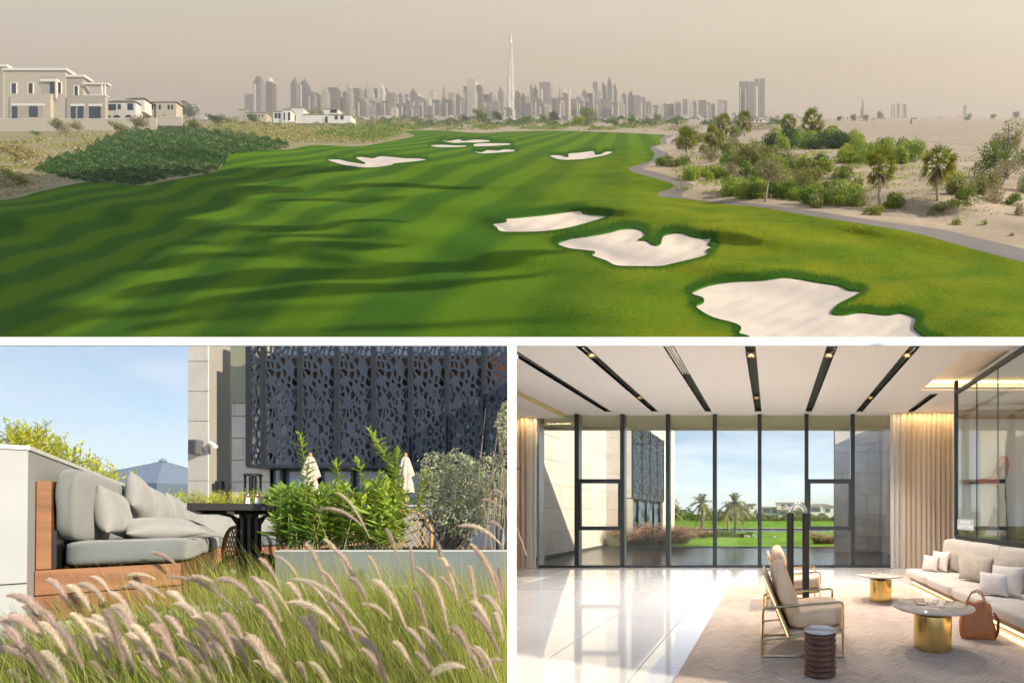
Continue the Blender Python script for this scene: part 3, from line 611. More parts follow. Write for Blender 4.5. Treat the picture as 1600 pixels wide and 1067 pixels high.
# ================================================================ plants of the valley
LM = {k: leafmat('leaf_'+k, c) for k, c in dict(green=(.13, .22, .025), bright=(.27, .35, .035), olive=(.24, .25, .075), grey=(.27, .25, .13), dark=(.045, .095, .025), palm=(.20, .27, .035), dry=(.34, .29, .17), deep=(.022, .085, .016), straw=(.36, .31, .14)).items()}
M_trunk = mat('palm_trunk', (.30, .24, .19), .9, var=.35, scale=6, bump=1, bscale=9); M_wood = mat('branch_bark', (.20, .165, .13), .9, var=.2)
def bush_mesh(seed, n=1000, size=.13):
    rng = np.random.default_rng(seed); C = [(0, 0, .45, .62, .62, .48)]+[(rng.uniform(-.6, .6), rng.uniform(-.6, .6), rng.uniform(.25, .6), rng.uniform(.28, .45), rng.uniform(.28, .45), rng.uniform(.25, .42)) for _ in range(6)]
    v, f, t = leaves(n, lambda r, k: lobes(r, k, C), size, seed=seed, aspect=.55, tintv=.7); v[:, 2] = np.maximum(v[:, 2], .01)
    return npmesh('bush', v, f, t)
BM = {}
def bushm(kind, seed):
    if (kind, seed) not in BM:
        if seed < 3: me = bush_mesh(seed+40)
        else: me = bush_mesh(seed+40, 1500, .09)
        me.materials.append(LM[kind]); BM[(kind, seed)] = me
    return BM[(kind, seed)]
def put_bush(x, y, w, h, kind, label, name='bush', seed=None, group=None, cat='bush'):
    g = G(x, y); k = g.y/F; o = link(name, bushm(kind, random.randrange(4) if seed is None else seed)); o.location = g-Vector((0, 0, .05*h*k)); 
    o.scale = (w*k*1.0, w*k*1.0, h*k*1.35); o.rotation_euler = (0, 0, random.uniform(0, 6)); return tag(o, label, cat, group)
def palm_crown(seed, nf=46, droop=1.0, fan=True):
    rng = random.Random(seed); V_ = []; F_ = []; T_ = []
    def blade(a, b, w, tt):
        d = (b-a); s = d.cross(Vector((rng.gauss(0, .4), rng.gauss(0, .4), 1))).normalized()*w; n = len(V_)
        V_.extend([tuple(a-s*.35), tuple(a+s*.35), tuple(a+d*.6+s), tuple(b), ]); F_.append((n, n+1, n+2, n+3)); T_.extend([tt]*4)
    for i in range(nf):
        az = rng.uniform(0, 2*math.pi); el = R(rng.uniform(-62, 82)) if i > 6 else R(rng.uniform(40, 88)); tt0 = rng.uniform(.6, 1.35)
        d = Vector((math.cos(az)*math.cos(el), math.sin(az)*math.cos(el), math.sin(el)))
        tt = (tt0*(1.15 if el > 0 else 1.3), tt0, tt0*(.9 if el > 0 else .9))
        if fan:
            L0 = rng.uniform(.42, .6); c = d*L0; c.z -= .08*L0; side = d.cross(Vector((0, 0, 1))).normalized(); up = side.cross(d)
            blade(Vector((0, 0, 0)), c, .012, tt)
            for q in range(15):
                th = R(-105+210*q/14); b = d*math.cos(th)+side*math.sin(th); L1 = rng.uniform(.36, .46)*(1-.15*abs(q-7)/7)
                e = c+b*L1+up*rng.uniform(-.04, .05); e.z -= .20*L1*droop; blade(c, e, .035, tt)
        else:
            m = 13; prev = Vector((0, 0, 0)); side = d.cross(Vector((0, 0, 1))).normalized()
            for q in range(1, m):
                s = q/m; p = d*s*1.05; p.z -= .62*s*s*(1.1-math.sin(el)*.5)*droop; blade(prev, p, .014, tt); dd = (p-prev).normalized()
                for sg in (-1, 1):
                    for hh in (0, .5):
                        pp = prev.lerp(p, hh); e = pp+(side*sg*.85+dd*.75+Vector((0, 0, .15))).normalized()*(.27*(1-s*.55)*min(1, s*5+.35)); e.z -= .05; blade(pp, e, .034, tt)
                prev = p
    return npmesh('crown', np.array(V_), np.array(F_), np.array(T_))
CROWN = [palm_crown(s) for s in (1, 2, 3)]; DCROWN = [palm_crown(s, 34, 1.0, False) for s in (4, 5, 6)]
for c in CROWN: c.materials.append(LM['palm'])
def palm(g, h, r, label, group, seed=0, lean=0, fan=True, tr=.07, skirt=True, name='palm_tree', kind=None):
    T = thing(name, g, label, 'palm tree', group, rz=0)
    m_ = MB(); m_.tube([(lean*h*s*s, 0, h*s-(.02*h if s == 0 else 0)) for s in (0, .3, .6, .9, 1)], [r*tr*1.35, r*tr*1.05, r*tr*.95, r*tr, r*tr*1.3], 8); m_.build('trunk', M_trunk, T, smooth=True)
    c = link('crown', (CROWN if fan else DCROWN)[seed % 3], None, T, (lean*h, 0, h)); c.scale = (r*1.05, r*1.05, r); c.rotation_euler = (0, 0, seed*1.3)
    if fan and skirt:
        rng = random.Random(seed); V_ = []; F_ = []; T_ = []
        for i in range(60):
            a = rng.uniform(0, 6.28); n = len(V_); rr = rng.uniform(.1, .42)*r; L1 = rng.uniform(.3, .8)*r; b = Vector((math.cos(a)*rr, math.sin(a)*rr, -L1)); s = Vector((-math.sin(a), math.cos(a), 0))*.05*r
            V_.extend([tuple(Vector((lean*h, 0, h))+q) for q in (Vector((0, 0, -.05*r)), b*.6+s, b, b*.6-s)]); F_.append((n, n+1, n+2, n+3)); T_.extend([(rng.uniform(.6, 1.2),)*3]*4)
        link('dead_frond_skirt', npmesh('skirt', np.array(V_), np.array(F_), np.array(T_)), LM['dry'], T)
    return T
def tree(g, h, rx, rz, kind, label, group=None, seed=0, dens_=1.0, trunk=.035, name='acacia_tree', cat='tree', flat=True, lean=0.0, leaf=.075, cc=None):
    rng = np.random.default_rng(seed+100); T = thing(name, g, label, cat, group); cz = h-rz*.95
    C = [(lean*h+rng.uniform(-.6, .6)*rx, rng.uniform(-.45, .45)*rx, cz+rng.uniform(-.5, .55)*rz, rng.uniform(.28, .5)*rx, rng.uniform(.28, .5)*rx, rng.uniform(.22, .42)*rz) for _ in range(15)]
    v, f, t = leaves(int(2300*dens_), lambda r, k: lobes(r, k, C, .35), leaf*rx, seed=seed, aspect=.4, tintv=.8)
    link('crown', npmesh('crown', v, f, t), LM[kind], T)
    m_ = MB(); top = Vector((lean*h*.8, 0, h*.45)); m_.tube([(0, 0, -.02*h), (lean*h*.3, 0, h*.2), tuple(top)], [h*trunk, h*trunk*.75, h*trunk*.6], 6)
    for c in C[:8]: m_.tube([tuple(top), tuple((top+Vector(c[:3]))/2+Vector((0, 0, .03*h))), c[:3]], [h*trunk*.5, h*trunk*.33, h*trunk*.12], 4)
    m_.build('trunk', M_wood, T); return T
random.seed(21)
for i, (x, yb, yc, r, lab) in enumerate([(1074, 250, 216, 17, 'fan palm standing alone on the sand nearest the cart path bend'), (1114, 244, 214, 17, 'fan palm second from the left, behind a grey acacia'), (1131, 215, 193, 14, 'far fan palm, left one behind the grey scrub'), (1163.5, 213, 189, 15, 'far fan palm with two close trunks, centre of the back row'), (1232, 224, 192, 14, 'fan palm with a hanging skirt left of the big palm clump'), (1270, 222, 191, 20, 'broad bushy fan palm above the dark green bushes'), (1374, 332, 260, 29, 'tall fan palm with pale trunk beside the curve of the cart path'), (1465, 329, 257, 31, 'largest fan palm with pale trunk on a patch of green groundcover')]):
    g = G(x, yb); k = g.y/F; palm(g, (yb-yc)*k, r*k*1.1, lab, 'fan palms on the sand beside the fairway', seed=i)
for i, (x, yb, yc, rx, rz, kd, lab, lean) in enumerate([(1196, 315, 264, 31, 24, 'grey', 'grey-green acacia with a forked pale trunk above the bright bushes', .08), (1259, 313, 278, 21, 15, 'olive', 'small olive acacia with twin stems right of the grey acacia', 0), (1168, 260, 234, 27, 18, 'olive', 'rounded olive tree in the middle of the scrub', 0), (1231, 258, 242, 30, 21, 'grey', 'broad grey thorn tree behind the forked acacia', 0), (1281, 270, 249, 19, 12, 'dark', 'dark flat-topped acacia with crooked stems', .05), (1144, 284, 263, 15, 14, 'grey', 'slim pale grey young tree left of the bright bushes', 0), (1111, 254, 243, 16, 11, 'grey', 'low grey acacia under the second fan palm', 0), (1556, 280, 247, 38, 20, 'green', 'spreading green acacia right of the largest fan palm', 0), (1574, 280, 214, 31, 22, 'olive', 'tall olive acacia with a high airy crown at the right edge', 0), (1553, 309, 260, 26, 26, 'dry', 'nearly bare straw-coloured tree with a leaning white trunk', .35), (1612, 300, 240, 30, 25, 'green', 'leafy green tree cut by the right edge of the valley', 0)]):
    g = G(x, yb); k = g.y/F; tree(g, (yb-yc+rz*.8)*k, rx*k, rz*k, kd, lab, 'acacias on the sand', seed=i, dens_=1.2 if kd != 'dry' else .5, lean=lean, leaf=.085)
BL = []
def bushrow(x0, x1, y0, y1, n, w, h, kinds, what):
    for i in range(int(n*1.35)):
        BL.append((random.uniform(x0, x1), random.uniform(y0, y1), w*random.uniform(.7, 1.3), h*random.uniform(.7, 1.25), random.choice(kinds), what))
bushrow(1070, 1128, 276, 284, 9, 13, 14, ['bright', 'green'], 'by the path bend'); bushrow(1135, 1195, 298, 312, 12, 17, 18, ['bright', 'bright', 'green'], 'under the forked acacia')
bushrow(1206, 1258, 300, 316, 11, 17, 20, ['green', 'bright', 'green'], 'between the two acacias'); bushrow(1262, 1345, 304, 324, 18, 18, 20, ['green', 'bright', 'olive'], 'left of the pale-trunked palm')
bushrow(1205, 1345, 222, 236, 24, 17, 17, ['green', 'dark', 'bright'], 'in the bank under back palms'); bushrow(1316, 1445, 240, 258, 22, 18, 19, ['bright', 'green', 'bright'], 'among the yellow flowers')
bushrow(1130, 1200, 246, 262, 9, 16, 14, ['olive', 'green'], 'around the olive tree'); bushrow(1030, 1080, 254, 262, 7, 12, 8, ['green', 'olive'], 'beside the lone palm')
bushrow(1050, 1210, 214, 242, 16, 13, 8, ['olive', 'grey', 'green'], 'on the back slope'); bushrow(1385, 1405, 318, 328, 4, 16, 16, ['green', 'bright'], 'at the tall palm foot')
bushrow(1480, 1560, 290, 306, 8, 20, 22, ['olive', 'olive', 'bright'], 'behind the largest fan palm'); bushrow(1300, 1350, 268, 292, 5, 14, 9, ['green', 'olive'], 'on the bare sand patch'); bushrow(1160, 1290, 262, 288, 12, 18, 15, ['bright', 'olive', 'green'], 'behind the grey acacia')
BL += [(1355, 322, 13, 20, 'dry', 'tall dry grass clump left of the tall palm'), (1553, 318, 24, 24, 'dry', 'big dry grass tussock at the leaning tree'), (1494, 352, 11, 9, 'bright', 'single small bush on open sand by the path'), (1537, 352, 7, 6, 'bright', 'tiny bush alone on the sand'), (1597, 338, 12, 16, 'dry', 'dry grass clump at the right edge'), (1600, 302, 14, 28, 'green', 'green shrub at the right edge'), (1585, 322, 20, 12, 'green', 'low green shrub behind the dry grass'), (1278, 326, 15, 20, 'olive', 'feathery upright grass clump at the path edge'), (1580, 369, 6, 4, 'dry', 'tiny dry tuft near the cart path'), (1470, 334, 34, 6, 'green', 'flat green groundcover round the largest palm'), (1500, 318, 28, 6, 'green', 'flat green groundcover behind the largest palm'), (1360, 336, 26, 4, 'bright', 'thin groundcover at the foot of the tall palm')]
BL.sort(key=lambda t: t[0])
gr = {}
for x, y, w, h, kd, what in BL:
    if what[:2] in ('ta', 'bi', 'si', 'ti', 'dr', 'gr', 'lo', 'fe', 'fl', 'th'): put_bush(x, y, w, h, kd, what)
    else:
        n = gr[what] = gr.get(what, 0)+1; cn = {'bright': 'yellow-green', 'green': 'mid green', 'olive': 'olive', 'dark': 'dark green', 'grey': 'grey'}[kd]
        put_bush(x, y, w, h, kd, f'{cn} leafy bush {what}, {ordn(n)} from the left there', group='bushes '+what)
# yellow flowers
rng = np.random.default_rng(3); v, f, t = [], [], []
xs = rng.uniform(1330, 1440, 420); ys = rng.uniform(226, 252, 420); Y = gY(xs, ys+6)-2
pos = np.stack([(xs-CX)/F*Y, Y, EYE+(CY-ys)/F*Y], -1)
v, f, t = leaves(420, lambda r, k: pos, .5, seed=2, aspect=.9, tintv=.2); tag(link('yellow_flowers', npmesh('yellow_flowers', v, f, t), leafmat('petal_yellow', (.75, .55, .04))), kind='stuff')
# trees of the far belt
far = [(750, 193, 13, 'green', 'round tree at the left of a close pair below the tall spire'), (776.5, 192, 10, 'dark', 'round tree at the right of a close pair below the tall spire'), (867, 193, 10, 'dark', 'dark round tree right of the spire tower'), (849, 194, 8, 'green', 'small round tree touching the dark round tree'), (920, 192, 15, 'green', 'broad flat-topped tree in the far belt'), (825, 197, 9, 'green', 'wide low tree on the near side of the far belt'), (905, 204, 13, 'bright', 'yellow-green bush tree in the far belt'), (727, 192, 6, 'dark', 'small dark tree left of the close pair'), (989, 197, 9, 'green', 'ragged green tree at the right of the far belt'), (961, 199, 7, 'green', 'small ragged tree left of the ragged green tree'),
 (1028, 192, 8, 'green', 'green tree at the edge of the built-up plain'), (1056, 193, 6, 'green', 'little green tree on the plain behind the path'), (292, 188, 16, 'dark', 'big dark tree right of the cream villa'), (464, 193, 10, 'green', 'left umbrella-shaped tree before the white villas'), (491, 193, 13, 'green', 'right umbrella-shaped tree before the white villas'), (1312, 190, 5, 'dark', 'small lone tree on the sand horizon'), (1333, 191, 6, 'green', 'second lone tree on the sand horizon'), (1353, 191, 6, 'green', 'third lone tree on the sand horizon'), (1376, 188, 7, 'green', 'taller fourth lone tree on the sand horizon'), (1513, 189, 6, 'green', 'tree beside the far low buildings at right'), (1552, 188, 6, 'green', 'small far tree near the right edge'), (1588, 187, 7, 'dark', 'far tree at the extreme right edge'), (92, 212, 13, 'olive', 'slim tree in front of the boundary wall'), (54, 214, 6, 'green', 'small sapling left of the slim tree'), (122, 209, 11, 'dry', 'thin leafed shrub right of the slim tree'), (186, 212, 12, 'olive', 'round pale tree before the middle of the boundary wall'), (220, 208, 15, 'dry', 'straw-coloured tree at the boundary wall'), (261, 203, 12, 'olive', 'feathery tree at the end of the boundary wall'), (302, 206, 12, 'olive', 'pale yellow tree right of the boundary wall'), (25, 262, 22, 'straw', 'yellow-leaved tree at the left edge above the turf'), (20, 295, 16, 'olive', 'sparse young tree with stakes at the left edge'), (335, 196, 10, 'dark', 'dark low tree near the villas'), (350, 196, 9, 'olive', 'olive tree next to the dark low tree'), (395, 196, 10, 'green', 'bright tree below the small tan villa')]
for i, (x, yb, r, kd, lab) in enumerate(far):
    g = G(x, yb); k = g.y/F; tree(g, r*1.75*k, r*k, r*.72*k, kd, lab, 'trees of the far belt', seed=60+i, dens_=.55 if yb < 200 else .45, name='tree', trunk=.03, leaf=.14)
# shrub masses (uncountable)
def mass(name, poly, n, h, size, kind, seed, tv=.7, thin=None):
    q = np.array(poly); rng = np.random.default_rng(seed); X = rng.uniform(q[:, 0].min(), q[:, 0].max(), n*3); Yp = rng.uniform(q[:, 1].min(), q[:, 1].max(), n*3)
    ok = inpoly(X, Yp, poly)
    if thin: ok &= (np.sin(X/thin+np.sin(Yp/3)*1.5)+np.sin(Yp/2.1+X/17)+rng.normal(size=len(X))*.4) > .3
    X, Yp = X[ok][:n], Yp[ok][:n]; W = gpts(X, Yp); k = W[:, 1]/F
    lump = .55+.45*np.sin(X/9.3+Yp/5)*np.cos(X/4.1-Yp/2.7); z = (rng.random(len(X))**.6)*h*lump*k; W[:, 2] += z
    v, f, t = leaves(len(X), lambda r, kk: W, 1.0, seed=seed, aspect=.5, tintv=tv, flat=.35, up=(0, 0, 1))
    c = np.repeat(W, 4, 0); v = c+(v-c)*np.repeat(k*size, 4)[:, None]
    tag(link(name, npmesh(name, v, f, t), LM[kind]), kind='stuff')
BED = [(52, 268), (80, 250), (130, 238), (150, 226), (178, 214), (200, 205), (240, 203), (300, 202), (345, 208), (400, 217), (448, 224), (452, 233), (400, 238), (358, 243), (348, 262), (325, 272), (262, 280), (217, 291), (150, 286), (100, 281)]
mass('dark_shrub_bank', BED, 62000, 11, 1.8, 'deep', 1, 1.1)
mass('dark_shrub_patches', BED, 16000, 13, 2.0, 'dark', 19, 1.1, thin=11)
mass('dark_shrub_tips', BED, 3000, 13, 2.2, 'green', 9, .9)
mass('olive_scrub', [(325, 202), (340, 190), (430, 188), (545, 190), (640, 195), (632, 210), (600, 222), (560, 226), (490, 222), (440, 226), (390, 214)], 15000, 9, 2.6, 'olive', 2, 1.0)
mass('pale_scrub', [(330, 206), (360, 196), (470, 194), (560, 202), (540, 222), (440, 224), (390, 216)], 4500, 9, 2.4, 'straw', 3, .8)
mass('green_scrub', [(480, 214), (560, 200), (632, 200), (622, 214), (575, 222)], 4500, 11, 2.6, 'green', 4, .9)
mass('far_scrub', [(560, 203), (600, 188), (760, 187), (1000, 189), (1090, 192), (1000, 205), (800, 203.5), (700, 205), (640, 204)], 14000, 5, 2.0, 'olive', 5, 1.1, thin=13)
mass('tree_belt', [(560, 200), (600, 187), (760, 185.5), (1000, 187), (1230, 189), (1240, 196), (1060, 197), (900, 199), (700, 200)], 15000, 8.5, 2.4, 'dark', 15, 1.1, thin=8)
mass('brown_scrub_belt', [(350, 196), (420, 187), (600, 186), (800, 188), (780, 200), (600, 200), (450, 196)], 8000, 7, 2.4, 'grey', 16, 1.1, thin=7)
mass('green_bank', [(1060, 300), (1050, 262), (1100, 235), (1200, 222), (1345, 228), (1450, 250), (1420, 285), (1340, 322), (1200, 312)], 9000, 6.5, 2.5, 'bright', 17, 1.1, thin=11)
mass('far_green_scrub', [(600, 204), (640, 192), (960, 192), (1010, 200), (940, 204), (800, 202.5)], 6000, 6, 2.2, 'green', 6, 1.0, thin=9)
mass('heath_left', [(0, 235), (60, 214), (160, 208), (200, 210), (150, 232), (70, 256), (100, 276), (130, 284), (60, 297), (0, 312), (-60, 318), (-60, 240)], 9000, 5, 2.6, 'straw', 7, .9, thin=19)
mass('heath_left_green', [(0, 225), (100, 212), (180, 212), (120, 232), (40, 262), (0, 300), (-60, 310), (-60, 240)], 5500, 7, 2.6, 'olive', 8, .9, thin=16)
mass('sand_scrub', [(1040, 262), (1060, 225), (1240, 212), (1420, 236), (1560, 250), (1600, 330), (1480, 345), (1330, 325), (1190, 305), (1080, 282)], 11000, 4.2, 2.2, 'olive', 10, 1.0, thin=15)
mass('dark_plain_scrub', [(1000, 200), (1010, 190), (1240, 191), (1250, 203), (1120, 207), (1040, 205)], 4200, 3.5, 2.2, 'grey', 11, .9, thin=20)
# added unseen strips, shaped to throw the long streaked shadows on the fairway
def streak_shadow_strips():
    D = 300.0; V_ = []; F_ = []
    def strip(pts, hw):
        """pts: centre line in picture coordinates on the turf, hw: half widths"""
        n0 = len(V_); m = len(pts)
        rows_ = []
        for i, ((x, y), w) in enumerate(zip(pts, hw)):
            for s in (-1, -.5, 0, .5, 1):
                yy = y+s*w*(1+.15*math.sin(i*2.1+x)); g = G(max(-540, x), min(max(yy, 186), 535.5)) + SUN*(D+8*math.cos(s*1.5)); rows_.append(g+Vector((0, 0, 3*mnoise.noise(g*.05))))
        V_.extend([tuple(g) for g in rows_])
        for i in range(m-1):
            for j in range(4): F_.append((n0+i*5+j, n0+i*5+j+1, n0+(i+1)*5+j+1, n0+(i+1)*5+j))
    # solid shade along the left
    strip([(-400, 345), (-200, 345), (0, 350), (120, 345), (250, 322), (360, 306), (470, 296)], [40, 50, 60, 55, 33, 18, 5])
    strip([(-400, 440), (-200, 440), (0, 430), (80, 420), (160, 400), (250, 372), (330, 352)], [75, 80, 75, 66, 45, 24, 9])
    strip([(-400, 520), (-200, 520), (0, 505), (60, 500), (110, 494), (160, 486)], [45, 45, 42, 30, 18, 6])
    strip([(-300, 297), (100, 300), (280, 288), (420, 272), (560, 262)], [12, 22, 20, 13, 5])
    # streaks
    strip([(310, 362), (420, 358), (520, 352), (640, 347)], [5, 5, 4.5, 1])
    strip([(280, 378), (400, 374), (520, 368), (600, 364)], [4, 3, 4, 1])
    strip([(180, 418), (300, 404), (430, 392), (560, 386), (650, 384)], [7, 8, 8, 6, 1])
    strip([(180, 462), (300, 444), (430, 432), (600, 425), (760, 410), (880, 392)], [8, 11, 12, 13, 11, 3])
    strip([(110, 492), (250, 486), (400, 462), (560, 452), (700, 444), (840, 424)], [6, 4, 7, 8, 9, 3])
    strip([(200, 512), (300, 497), (420, 484), (560, 480)], [7, 6, 5, 2])
    strip([(330, 528), (480, 517), (640, 510), (800, 500), (960, 500)], [3, 4, 6, 4, 1])
    strip([(420, 316), (520, 312), (640, 308)], [3, 2.5, 1]); strip([(520, 296), (640, 290), (760, 292)], [5, 3, 1])
    me = bpy.data.meshes.new('shadow_strips'); me.from_pydata(V_, [], F_); o = link('shadow_strips', me, mat('shadow_strip_white', (.8, .8, .8), .9), smooth=True); tag(o, kind='stuff'); return o
streak_shadow_strips()
# ================================================================ PAVILION: added borders, lobby
M_wht = mat('white_painted_steel', (.86, .86, .86), .45)
T = thing('border_beam', (0, 6.6, 0), 'long white beam added as the border between the upper and lower views', 'beam')  # white border between the views, added here as a beam
mb = MB(); za, zb_ = EYE+263.2/F*6.6, EYE+276.2/F*6.66; mb.prism([(0, za), (.052, za+.01), (.06, zb_), (.052, zb_)], -16, 6.5, 'x'); mb.build('beam', M_wht, T)
mb = MB(); mb.box(-15.9, -15.7, 0, .2, -.1, EYE+263/F*6.6); mb.build('post', M_wht, T)
# slim post added as border between the views and low retaining wall between terrace and lobby, running straight away from the entrance
r0 = (800-CX)/F; dv = Vector((r0, 1, 0)).normalized(); nv = Vector((dv.y, -dv.x, 0)); th = 6.9/F*1.3/math.sqrt(1+r0*r0)
def dw(y, s, z): q = Vector((r0, 1, 0))*y + nv*(s*th); return (q.x, q.y, z)
mb = MB(); y1, y2, h1 = 1.3, 1.36, EYE+270/F*1.3
mb.hexa([dw(y1, -1, -.05), dw(y1+.012, 1, -.05), dw(y2, 1, -.05), dw(y2, -1, -.05), dw(y1, -1, h1), dw(y1+.012, 1, h1), dw(y2, 1, h1), dw(y2, -1, h1)])
T = thing('border_post', (0, 0, 0), 'slender white square post added as the border between the terrace and lobby views', 'post'); mb.build('shaft', M_wht, T)
mb = MB(); mb.hexa([dw(2.6, -.8, -.3), dw(2.6, .8, -.3), dw(8.8, .8, -.3), dw(8.8, -.8, -.3), dw(2.6, -.8, .6), dw(2.6, .8, .6), dw(8.8, .8, .9), dw(8.8, -.8, .9)])
tag(mb.build('retaining_wall', M_wht), 'low white retaining wall seen end-on under the border post', 'wall')

GY = 11.4 # glass line
# ---- floor
M_grout = mat('floor_joint', (.17, .15, .14), .5); M_marble = mat('polished_marble', (.88, .86, .85), .035, var=.05, scale=.9, spec=1.0, coat=.6, rand=.03, col2=(.80, .77, .755), detail=8)
mb = MB(); mb.box(-8, 6.5, 2.6, GY+.1, -.3, -.012); fl = tag(mb.build('floor', M_grout), kind='structure')
tw, tl = .95, 1.95; tm = {}
def tile_mesh(w, l, h, m, bev=.003):
    key = (round(w, 3), round(l, 3), h, m.name)
    if key not in tm:
        b = MB(); b.add([(0, 0, 0), (w, 0, 0), (w, l, 0), (0, l, 0), (bev, bev, h), (w-bev, bev, h), (w-bev, l-bev, h), (bev, l-bev, h)], [(0, 1, 5, 4), (1, 2, 6, 5), (2, 3, 7, 6), (3, 0, 4, 7), (4, 5, 6, 7)]); me = b.mesh('tile'); me.materials.append(m); tm[key] = me
    return tm[key]
for i in range(-8, 7):
    for j in range(5):
        x = -1.19+tw*i; y = 5.9-1.95*2+tl*j+ .0
        l = tl-.005
        if y+l > GY: l = GY-y
        if x+tw < r0*(y+l) or l < .1: continue
        link('tile', tile_mesh(tw-.009, l-.004, .012, M_marble), None, fl, (x, y, -.012))
# ---- rug
rg = bpy.data.materials.new('herringbone_rug'); rg.use_nodes = True; t = rg.node_tree; b = t.nodes['Principled BSDF']; lk = t.links.new; b.inputs['Roughness'].default_value = .85; b.inputs['Specular IOR Level'].default_value = .15; b.inputs['Sheen Weight'].default_value = .2
g_ = N(t, 'ShaderNodeNewGeometry'); sp = N(t, 'ShaderNodeSeparateXYZ'); lk(g_.outputs['Position'], sp.inputs[0])
def mth(op, a, b_=None, c=None):
    n = N(t, 'ShaderNodeMath', operation=op)
    for i, q in enumerate((a, b_, c)):
        if q is None: continue
        if isinstance(q, (int, float)): n.inputs[i].default_value = q
        else: lk(q, n.inputs[i])
    return n.outputs[0]
zz = mth('PINGPONG', sp.outputs['X'], .16); zy = mth('ADD', sp.outputs['Y'], zz)
cmb = N(t, 'ShaderNodeCombineXYZ'); lk(mth('MULTIPLY', sp.outputs['X'], 2.2), cmb.inputs[0]); lk(mth('MULTIPLY', zy, 17), cmb.inputs[1])
n1 = N(t, 'ShaderNodeTexNoise'); n1.inputs['Scale'].default_value = 2.2; n1.inputs['Detail'].default_value = 4; lk(cmb.outputs[0], n1.inputs['Vector'])
n2 = N(t, 'ShaderNodeTexNoise'); n2.inputs['Scale'].default_value = 1.1; n2.inputs['Detail'].default_value = 5; lk(g_.outputs['Position'], n2.inputs['Vector'])
v_ = mth('MULTIPLY_ADD', n1.outputs[0], .75, mth('MULTIPLY', n2.outputs[0], .35))
cr = N(t, 'ShaderNodeValToRGB'); cr.color_ramp.elements[0].position = .38; cr.color_ramp.elements[1].position = .72; cr.color_ramp.elements[0].color = (.31, .225, .165, 1); cr.color_ramp.elements[1].color = (.62, .50, .405, 1); lk(v_, cr.inputs[0]); lk(cr.outputs[0], b.inputs['Base Color'])
bp = N(t, 'ShaderNodeBump'); bp.inputs['Strength'].default_value = .4; bp.inputs['Distance'].default_value = .004; lk(n1.outputs[0], bp.inputs['Height']); lk(bp.outputs[0], b.inputs['Normal'])
mb = MB(); mb.box(-.81, 2.62, 3.0, 8.52, .001, .010); tag(mb.build('rug', rg, bevel=.003), 'large brown herringbone rug under the armchairs and round tables', 'rug')
# ---- ceiling with dark slots
M_ceil = mat('ceiling_plaster', (.86, .83, .81), .8); M_slot = mat('slot_charcoal', (.045, .05, .045), .5); M_roof = mat('roof_membrane', (.6, .6, .6), .8)
CZ = 4.0; slots = [(-4.16, 3.0, 11.09), (-2.96, 3.0, 11.09), (-1.60, 3.0, 11.09), (-.33, 3.0, 11.09), (.95, 3.0, 11.09), (2.24, 3.0, 11.09), (3.55, 9.46, 11.09)]
sw = .085; Yr0 = 6.66
ce = thing('ceiling', (0, 0, 0)); del ce
ceil = MB()
xs = [-7.4]+[q for s in slots for q in (s[0]-sw, s[0]+sw)]+[3.15]
RL = (806.5-CX)/F
def cbox(mb, x0, x1, y0, y1, z0, z1):
    """slab clipped by the slanting left edge of the roof"""
    pts = [(x0, y0), (x1, y0), (x1, y1), (x0, y1)]; out = []
    for i in range(4):
        p, q = pts[i], pts[(i+1) % 4]; a, c = p[0]-RL*p[1], q[0]-RL*q[1]
        if a >= 0: out.append(p)
        if (a >= 0) != (c >= 0): t = a/(a-c); out.append((p[0]+(q[0]-p[0])*t, p[1]+(q[1]-p[1])*t))
    if len(out) >= 3: mb.prism(out, z0, z1, 'z')
for a, b_ in zip(xs[0::2], xs[1::2]):
    if a < 3.1: cbox(ceil, a, min(b_, 3.15), Yr0, 11.09, CZ, CZ+.05)
cbox(ceil, -7.4, 7.4, 11.09, 13.1, CZ, CZ+.05)
ceil.box(3.15, 3.55-sw, 9.2, 11.09, CZ, CZ+.05); ceil.box(3.55+sw, 7.4, 9.2, 11.09, CZ, CZ+.05); ceil.box(3.55-sw, 3.55+sw, 9.2, 9.46, CZ, CZ+.05)
ceil.box(3.15, 7.4, 6.66, 6.98, CZ, CZ+.05)
co = tag(ceil.build('ceiling', M_ceil), kind='structure')
mb = MB(); cbox(mb, -7.4, 7.4, 7.3, 13.1, CZ+.16, CZ+.22); mb.build('roof_slab', M_roof, co)

for x, a, b_ in slots:
    m1 = MB(); a = max(a, Yr0, 7.3 if x < -4 else 0); w = sw
    m1.box(x-w, x+w, a, 6.98, CZ+.055, CZ+.06) if a < 6.98 else 0; m1.box(x-w, x+w, max(a, 6.98), b_, CZ+.09, CZ+.10); m1.box(x-w-.004, x-w, a, b_, CZ+.001, CZ+.062); m1.box(x+w, x+w+.004, a, b_, CZ+.001, CZ+.062); m1.box(x-w, x+w, b_, b_+.004, CZ+.001, CZ+.09)
    m1.build('light_slot', M_slot, co)
# recessed tray with warm cove light
M_warm = emat('warm_led', (1, .72, .40), 1.5); M_warmlo = emat('warm_led_soft', (1, .74, .42), 2.2)
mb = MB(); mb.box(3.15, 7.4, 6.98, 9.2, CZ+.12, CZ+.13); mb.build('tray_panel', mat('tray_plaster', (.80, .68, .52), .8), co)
mb = MB(); mb.box(3.16, 7.3, 9.12, 9.17, CZ+.06, CZ+.10); mb.box(3.17, 3.22, 7.0, 9.1, CZ+.06, CZ+.10); mb.build('cove_strip', M_warm, co)
M_edge = mat('cove_edge', (.72, .60, .42), .7)
mb = MB(); mb.box(3.9, 7.4, 6.99, 8.3, CZ+.02, CZ+.05); mb.build('tray_step', M_ceil, co)
